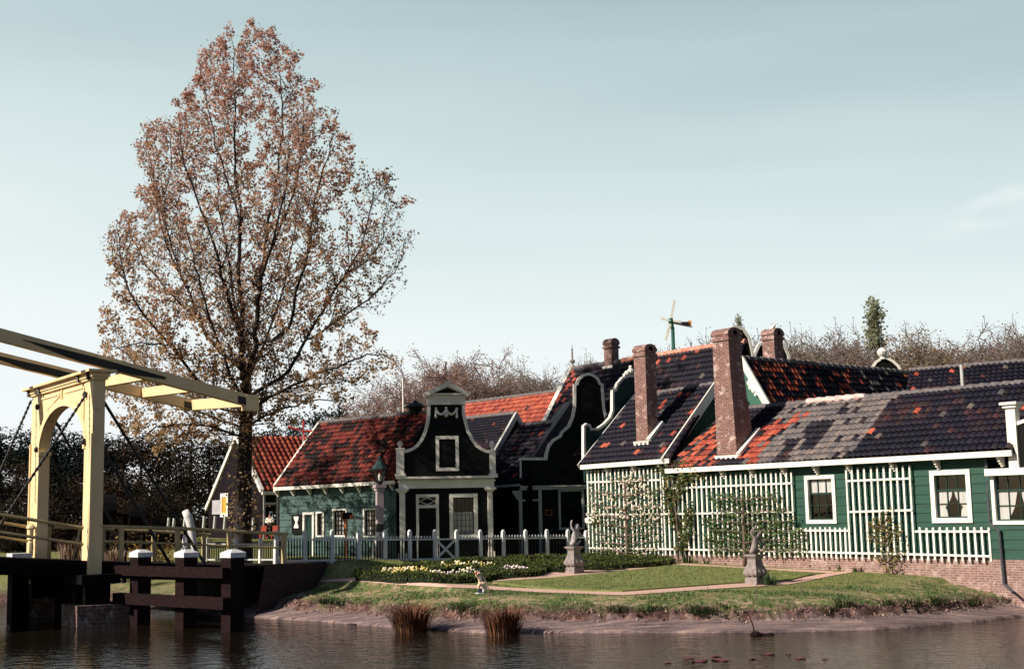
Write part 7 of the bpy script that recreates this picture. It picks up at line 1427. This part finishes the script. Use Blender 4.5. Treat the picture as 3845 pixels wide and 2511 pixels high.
# low plants at the wall foot and beside the pedestals
def tuft(name, label, p, n, h, spread, cols, cat, group=None, w_=.02, lean=.5, mt=None):
    t_ = thing(name, label, cat, p, group); V = []; F = []; Cc = []
    for k in range(n):
        a = rs.uniform(0, 6.283); r_ = spread * math.sqrt(rs.uniform()); b = np.array([r_ * math.cos(a), r_ * math.sin(a), -.03]); hh = h * rs.uniform(.55, 1.05); d = np.array([math.cos(a), math.sin(a), 0]) * lean * rs.uniform(.1, 1) * (r_ / spread + .3) + rs.normal(size=3) * np.array([.08, .08, 0]); s = np.cross(d, (0, 0, 1.0)); s = s / (np.linalg.norm(s) + 1e-9) * w_ * .5; i = len(V)
        m = b + d * hh * .35 + np.array([0, 0, hh * .6]); e = b + d * hh * rs.uniform(.8, 1.3) + np.array([0, 0, hh * rs.uniform(.75, 1)]); V += [b - s, b + s, m + s * .8, m - s * .8, e + s * .1, e - s * .1]; F += [(i, i + 1, i + 2, i + 3), (i + 3, i + 2, i + 4, i + 5)]; c = np.array(cols[rs.randint(len(cols))]) * rs.uniform(.7, 1.2); Cc += [c, c]
    fast_mesh('blades', np.array(V), F, mt or PLF, col=np.array(Cc), parent=t_); return t_
DAF = [(.045, .085, .040), (.06, .10, .05), (.035, .065, .035)]
tuft('daffodil_plant', 'blue-green daffodil clump against the pedestal with the weathered statue', hit_ground(2885, 2196), 70, .40, .20, DAF, 'plant', None, .03); tuft('daffodil_plant', 'blue-green daffodil clump against the pedestal with the pale cherub', hit_ground(2112, 2150), 40, .34, .15, DAF, 'plant', None, .03)
LP = 'leafy plant at the foot of the white trellis'
for u, v, n_, h in ((2300, 2088, 26, .28), (2400, 2092, 30, .30), (2450, 2094, 24, .26), (2580, 2112, 40, .34), (2625, 2112, 30, .28), (2700, 2114, 24, .26), (2920, 2112, 50, .40), (2960, 2122, 40, .34), (3040, 2128, 24, .28), (3095, 2136, 22, .28), (3160, 2140, 22, .26), (2250, 2086, 22, .24), (2490, 2104, 26, .3), (2520, 2108, 22, .26), (2660, 2114, 26, .3), (2740, 2116, 26, .28), (2870, 2118, 30, .32), (3000, 2126, 30, .34), (3070, 2132, 24, .28), (3130, 2139, 22, .26), (3220, 2146, 22, .22), (2345, 2090, 26, .28)):
    tuft('border_plant', 'grey-green leafy plant growing at the foot of the white trellis', hit_ground(u, v), n_, h, .16, DAF + EG, 'plant', 'border plants at the trellis foot', .035, .7)
REED = mat('dry_reed', (1, 1, 1), (.65, .6, .6), 3, .8, attr=True, spec=.1)
RC = [(.16, .060, .035), (.22, .085, .045), (.10, .045, .028), (.26, .13, .07), (.06, .035, .022)]
tuft('reed_clump', 'rust-brown reed clump in the water, nearer the bridge', PZ(1545, 2371, WZ), 620, .86, .40, RC, 'reeds', None, .020, .85, REED); tuft('reed_clump', 'rust-brown reed clump in the water, straight below the gnome', PZ(1888, 2383, WZ), 560, .82, .38, RC, 'reeds', None, .020, .75, REED)
GT = [(.035, .055, .018), (.05, .075, .022), (.028, .042, .016)]
for u, v, n_, h in ((1230, 2262, 110, .22), (1285, 2268, 70, .2), (1735, 2290, 90, .34), (2320, 2294, 90, .26), (2440, 2290, 80, .24), (2620, 2296, 120, .26), (2660, 2300, 100, .22), (2720, 2282, 60, .2), (3170, 2274, 110, .26), (3110, 2290, 70, .2), (3330, 2268, 70, .22), (3420, 2270, 90, .24), (3520, 2262, 100, .26), (3660, 2262, 70, .2), (3760, 2255, 60, .2), (1790, 2300, 50, .2), (1010, 2262, 60, .2)):
    tuft('grass_tuft', 'dark green grass tuft hanging on the eroded edge of the bank', hit_ground(u, v), n_, h, .28, GT, 'grass tuft', 'grass tufts along the bank edge', .02, .9)
tuft('dry_grass_clump', 'pale dry grass clump behind the left bridge pillar', P(268, 2098, 50), 160, .9, .5, [(.30, .20, .15), (.36, .26, .20), (.24, .15, .12)], 'grass clump', None, .03, .5, REED); tuft('dry_grass_clump', 'pale dry grass clump seen through the railing right of the portal', P(415, 2112, 48), 120, .7, .5, [(.30, .20, .15), (.36, .26, .20), (.24, .15, .12)], 'grass clump', None, .03, .5, REED)
b = P(555, 2096, 52); b[2] = gz(b[0], b[1]); sh = thing('golden_shrub', 'small golden-leaved shrub behind the bridge railing', 'shrub', b); n_ = 900; C = rs.normal(size=(n_, 3)) * np.array([.75, .6, .38]) + np.array([0, 0, .65]); leaf_mesh('foliage', C, .13, np.array([(.42, .26, .08), (.32, .2, .06), (.24, .13, .05)])[rs.randint(0, 3, n_)] * rs.uniform(.6, 1.1, (n_, 1)), sh, (0, 0, 0), LEAF, rs)
mb = MB()
for k in range(5): mb.tube([b, b + (rs.normal() * .4, rs.normal() * .3, .8)], [.04, .015], 5)
mb.build('stem', BARK, sh)
# thin stakes with wire along the bank and sticks in the water
for i, (u, v0, v1, lab) in enumerate(((1842, 2275, 2182, 'crooked brown stick leaning out of the bank beside the gnome'), (2836, 2265, 2190, 'thin stake on the bank below the weathered statue'), (3008, 2228, 2167, 'thin stake on the lawn between statue and narrow window'), (3226, 2248, 2172, 'thin stake on the lawn below the bare trellis'), (3400, 2215, 2183, 'short leaning stake on the lawn below the young vine'), (2652, 2240, 2195, 'thin stake standing at the bend of the gravel path'), (1392, 2228, 2180, 'thin stake on the sparse lawn in front of the yellow bed'))):
    q = hit_ground(u, v0); D = q[1]; mb = MB(); e = P(u + (-14 if i == 0 else R.uniform(-5, 8)), v1, D); mb.tube([q - (0, 0, .1), (q + e) / 2 + (.02, 0, 0), e], [.02, .016, .010] if i == 0 else [.010, .009, .008], 5); mb.build('stick' if i == 0 else 'thin_stake', STEM, loc=q, label=lab, category='stick' if i == 0 else 'stake')
q = PZ(2838, 2384, WZ); mb = MB(); mb.tube([q - (0, 0, .1), q + (-.06, 0, .25), q + (-.2, .05, .62)], [.02, .015, .006], 5); mb.ball(q + (0, 0, .0), .14, .12, .10, 8, 5); mb.ball(q + (.32, .0, -.02), .12, .1, .08, 8, 5); mb.tube([q + (0, 0, .02), q + (.32, 0, .0)], .03, 5); mb.build('driftwood', TIMBER, loc=q, label='dark piece of driftwood with a twig at the waterline', category='driftwood')
LILY = mat('red_lily_pad', (.15, .030, .034), (.10, .030, .045), 8, .4); l0 = None
for u, v, s in ((2585, 2472, 1), (2625, 2484, 1.1), (2690, 2464, 1), (2700, 2478, 1.2), (2645, 2476, .6), (2725, 2480, 1), (2825, 2473, .8), (2885, 2456, 1), (2960, 2455, .5), (3005, 2472, .9), (3098, 2474, .6), (2505, 2488, .7)):
    q = PZ(u, v, WZ); 
    if l0 is None:
        mb = MB(); mb.poly([(.17 * math.cos(k * .56), .17 * math.sin(k * .56) * .8, .02 + .014 * math.sin(k * 1.7)) for k in range(11)]); mb.poly([(.17 * math.cos(k * .56), .17 * math.sin(k * .56) * .8, .008 + .012 * math.sin(k * 1.7)) for k in reversed(range(11))]); l0 = mb.build('lily_pad', LILY); o = l0
    else: o = l0.copy(); COL.objects.link(o)
    o.location = q; s *= .8; o.scale = (s, s, s); o.rotation_euler = (0, 0, R.uniform(0, 6)); tag(o, 'reddish lily pad floating on the pond in front of the bank', 'lily pad', 'lily pads on the pond')
# grass blades on the lawn and bank top
n_ = 130000; X = rs.uniform(-9, 13.5, n_); Y = rs.uniform(31.5, 44.5, n_); d = shore_dist(X, Y); wall = (np.stack([X, Y], 1) - PR.o) @ PR.n
bare = _vn(X, Y * 1.5, 3.2, 51) + .5 * _vn(X, Y * 1.5, 8, 52)
keep = (d > 1.15) & (wall > .4) & (rs.uniform(size=n_) < np.where(d < 4.2, np.clip(.5 + bare * .9, .03, 1), .5)) & (((np.stack([X, Y], 1) - PFe.o) @ PFe.n) > .1)
X, Y, d = X[keep], Y[keep], d[keep]; Z = ground_z(X, Y, False); u_, v_ = tree_px(np.stack([X, Y, Z], 1))
pth = np.ones(len(X), bool)
for q in (_pa, _pb):
    uu = [a[0] for a in q]; pth &= ~((u_ > uu[0]) & (u_ < uu[-1]) & (np.abs(v_ - np.interp(u_, uu, [a[1] for a in q])) < np.interp(u_, uu, [a[2] for a in q]) + 2))
X, Y, Z, d = X[pth], Y[pth], Z[pth], d[pth]; u_, v_ = tree_px(np.stack([X, Y, Z], 1)); onl = (u_ > 1850) & (u_ < 3055) & (v_ > np.interp(u_, [1850, 2080, 2330, 2430, 2525, 2700, 2840, 3055], [2187, 2172, 2148, 2137, 2124, 2132, 2140, 2156])) & (v_ < np.interp(u_, [1850, 2000, 2150, 2336, 2500, 2700, 2835, 2960, 3055], [2189, 2207, 2218, 2223, 2211, 2196, 2187, 2182, 2158])); Z = Z + .05 * onl; n_ = len(X); h = rs.uniform(.03, .075, n_) * np.where(d < 3.6, 1.25, .8); a = rs.uniform(0, 6.283, n_); w_ = rs.uniform(.008, .018, n_)
B = np.stack([X, Y, Z - .01], 1); S_ = np.stack([np.cos(a), np.sin(a), 0 * a], 1) * w_[:, None]; T = B + np.stack([rs.normal(size=n_) * .03, rs.normal(size=n_) * .03, h], 1)
V = np.stack([B - S_, B + S_, T], 1).reshape(-1, 3); F = np.arange(n_ * 3).reshape(n_, 3); gcol = np.array([(.075, .135, .050), (.10, .165, .060), (.15, .19, .075), (.05, .095, .036)])[rs.randint(0, 4, n_)] * rs.uniform(.8, 1.3, (n_, 1))
lw = np.clip((d - 3.5) / 2, 0, 1)[:, None]; gcol = gcol * (1 - lw) + np.array([.20, .235, .085]) * lw * rs.uniform(.7, 1.2, (n_, 1))
o = fast_mesh('grass', V, F, HEDGE, col=gcol, kind='stuff')
# clods and pebbles on the eroded edge
n_ = 1500; t = rs.uniform(0, 1, n_); sh_i = rs.randint(6, len(SH) - 5, n_); q = SH[sh_i] * (1 - t[:, None]) + SH[sh_i + 1] * t[:, None]; dn = SH[sh_i + 1] - SH[sh_i]; nn = np.stack([-dn[:, 1], dn[:, 0]], 1); nn /= np.linalg.norm(nn, axis=1)[:, None]; q = q + nn * rs.normal(1.08, .16, n_)[:, None].clip(.2, 1.8)
Z = ground_z(q[:, 0], q[:, 1]); r_ = rs.exponential(.018, n_).clip(.010, .06); O = np.array([(1, 0, 0), (0, 1, 0), (-1, 0, 0), (0, -1, 0), (0, 0, 1), (0, 0, -1)], float); V = (np.stack([q[:, 0], q[:, 1], Z], 1)[:, None, :] + O[None] * r_[:, None, None] * rs.uniform(.6, 1.3, (n_, 6, 1))).reshape(-1, 3)
F = (np.arange(n_)[:, None, None] * 6 + np.array([(0, 1, 4), (1, 2, 4), (2, 3, 4), (3, 0, 4), (1, 0, 5), (2, 1, 5), (3, 2, 5), (0, 3, 5)])[None]).reshape(-1, 3); cc = np.repeat(np.array([(.16, .09, .075), (.30, .19, .16), (.08, .05, .045), (.40, .28, .23)])[rs.randint(0, 4, n_)], 8, 0)
fast_mesh('clods', V, F, HEDGE, col=cc, kind='stuff')
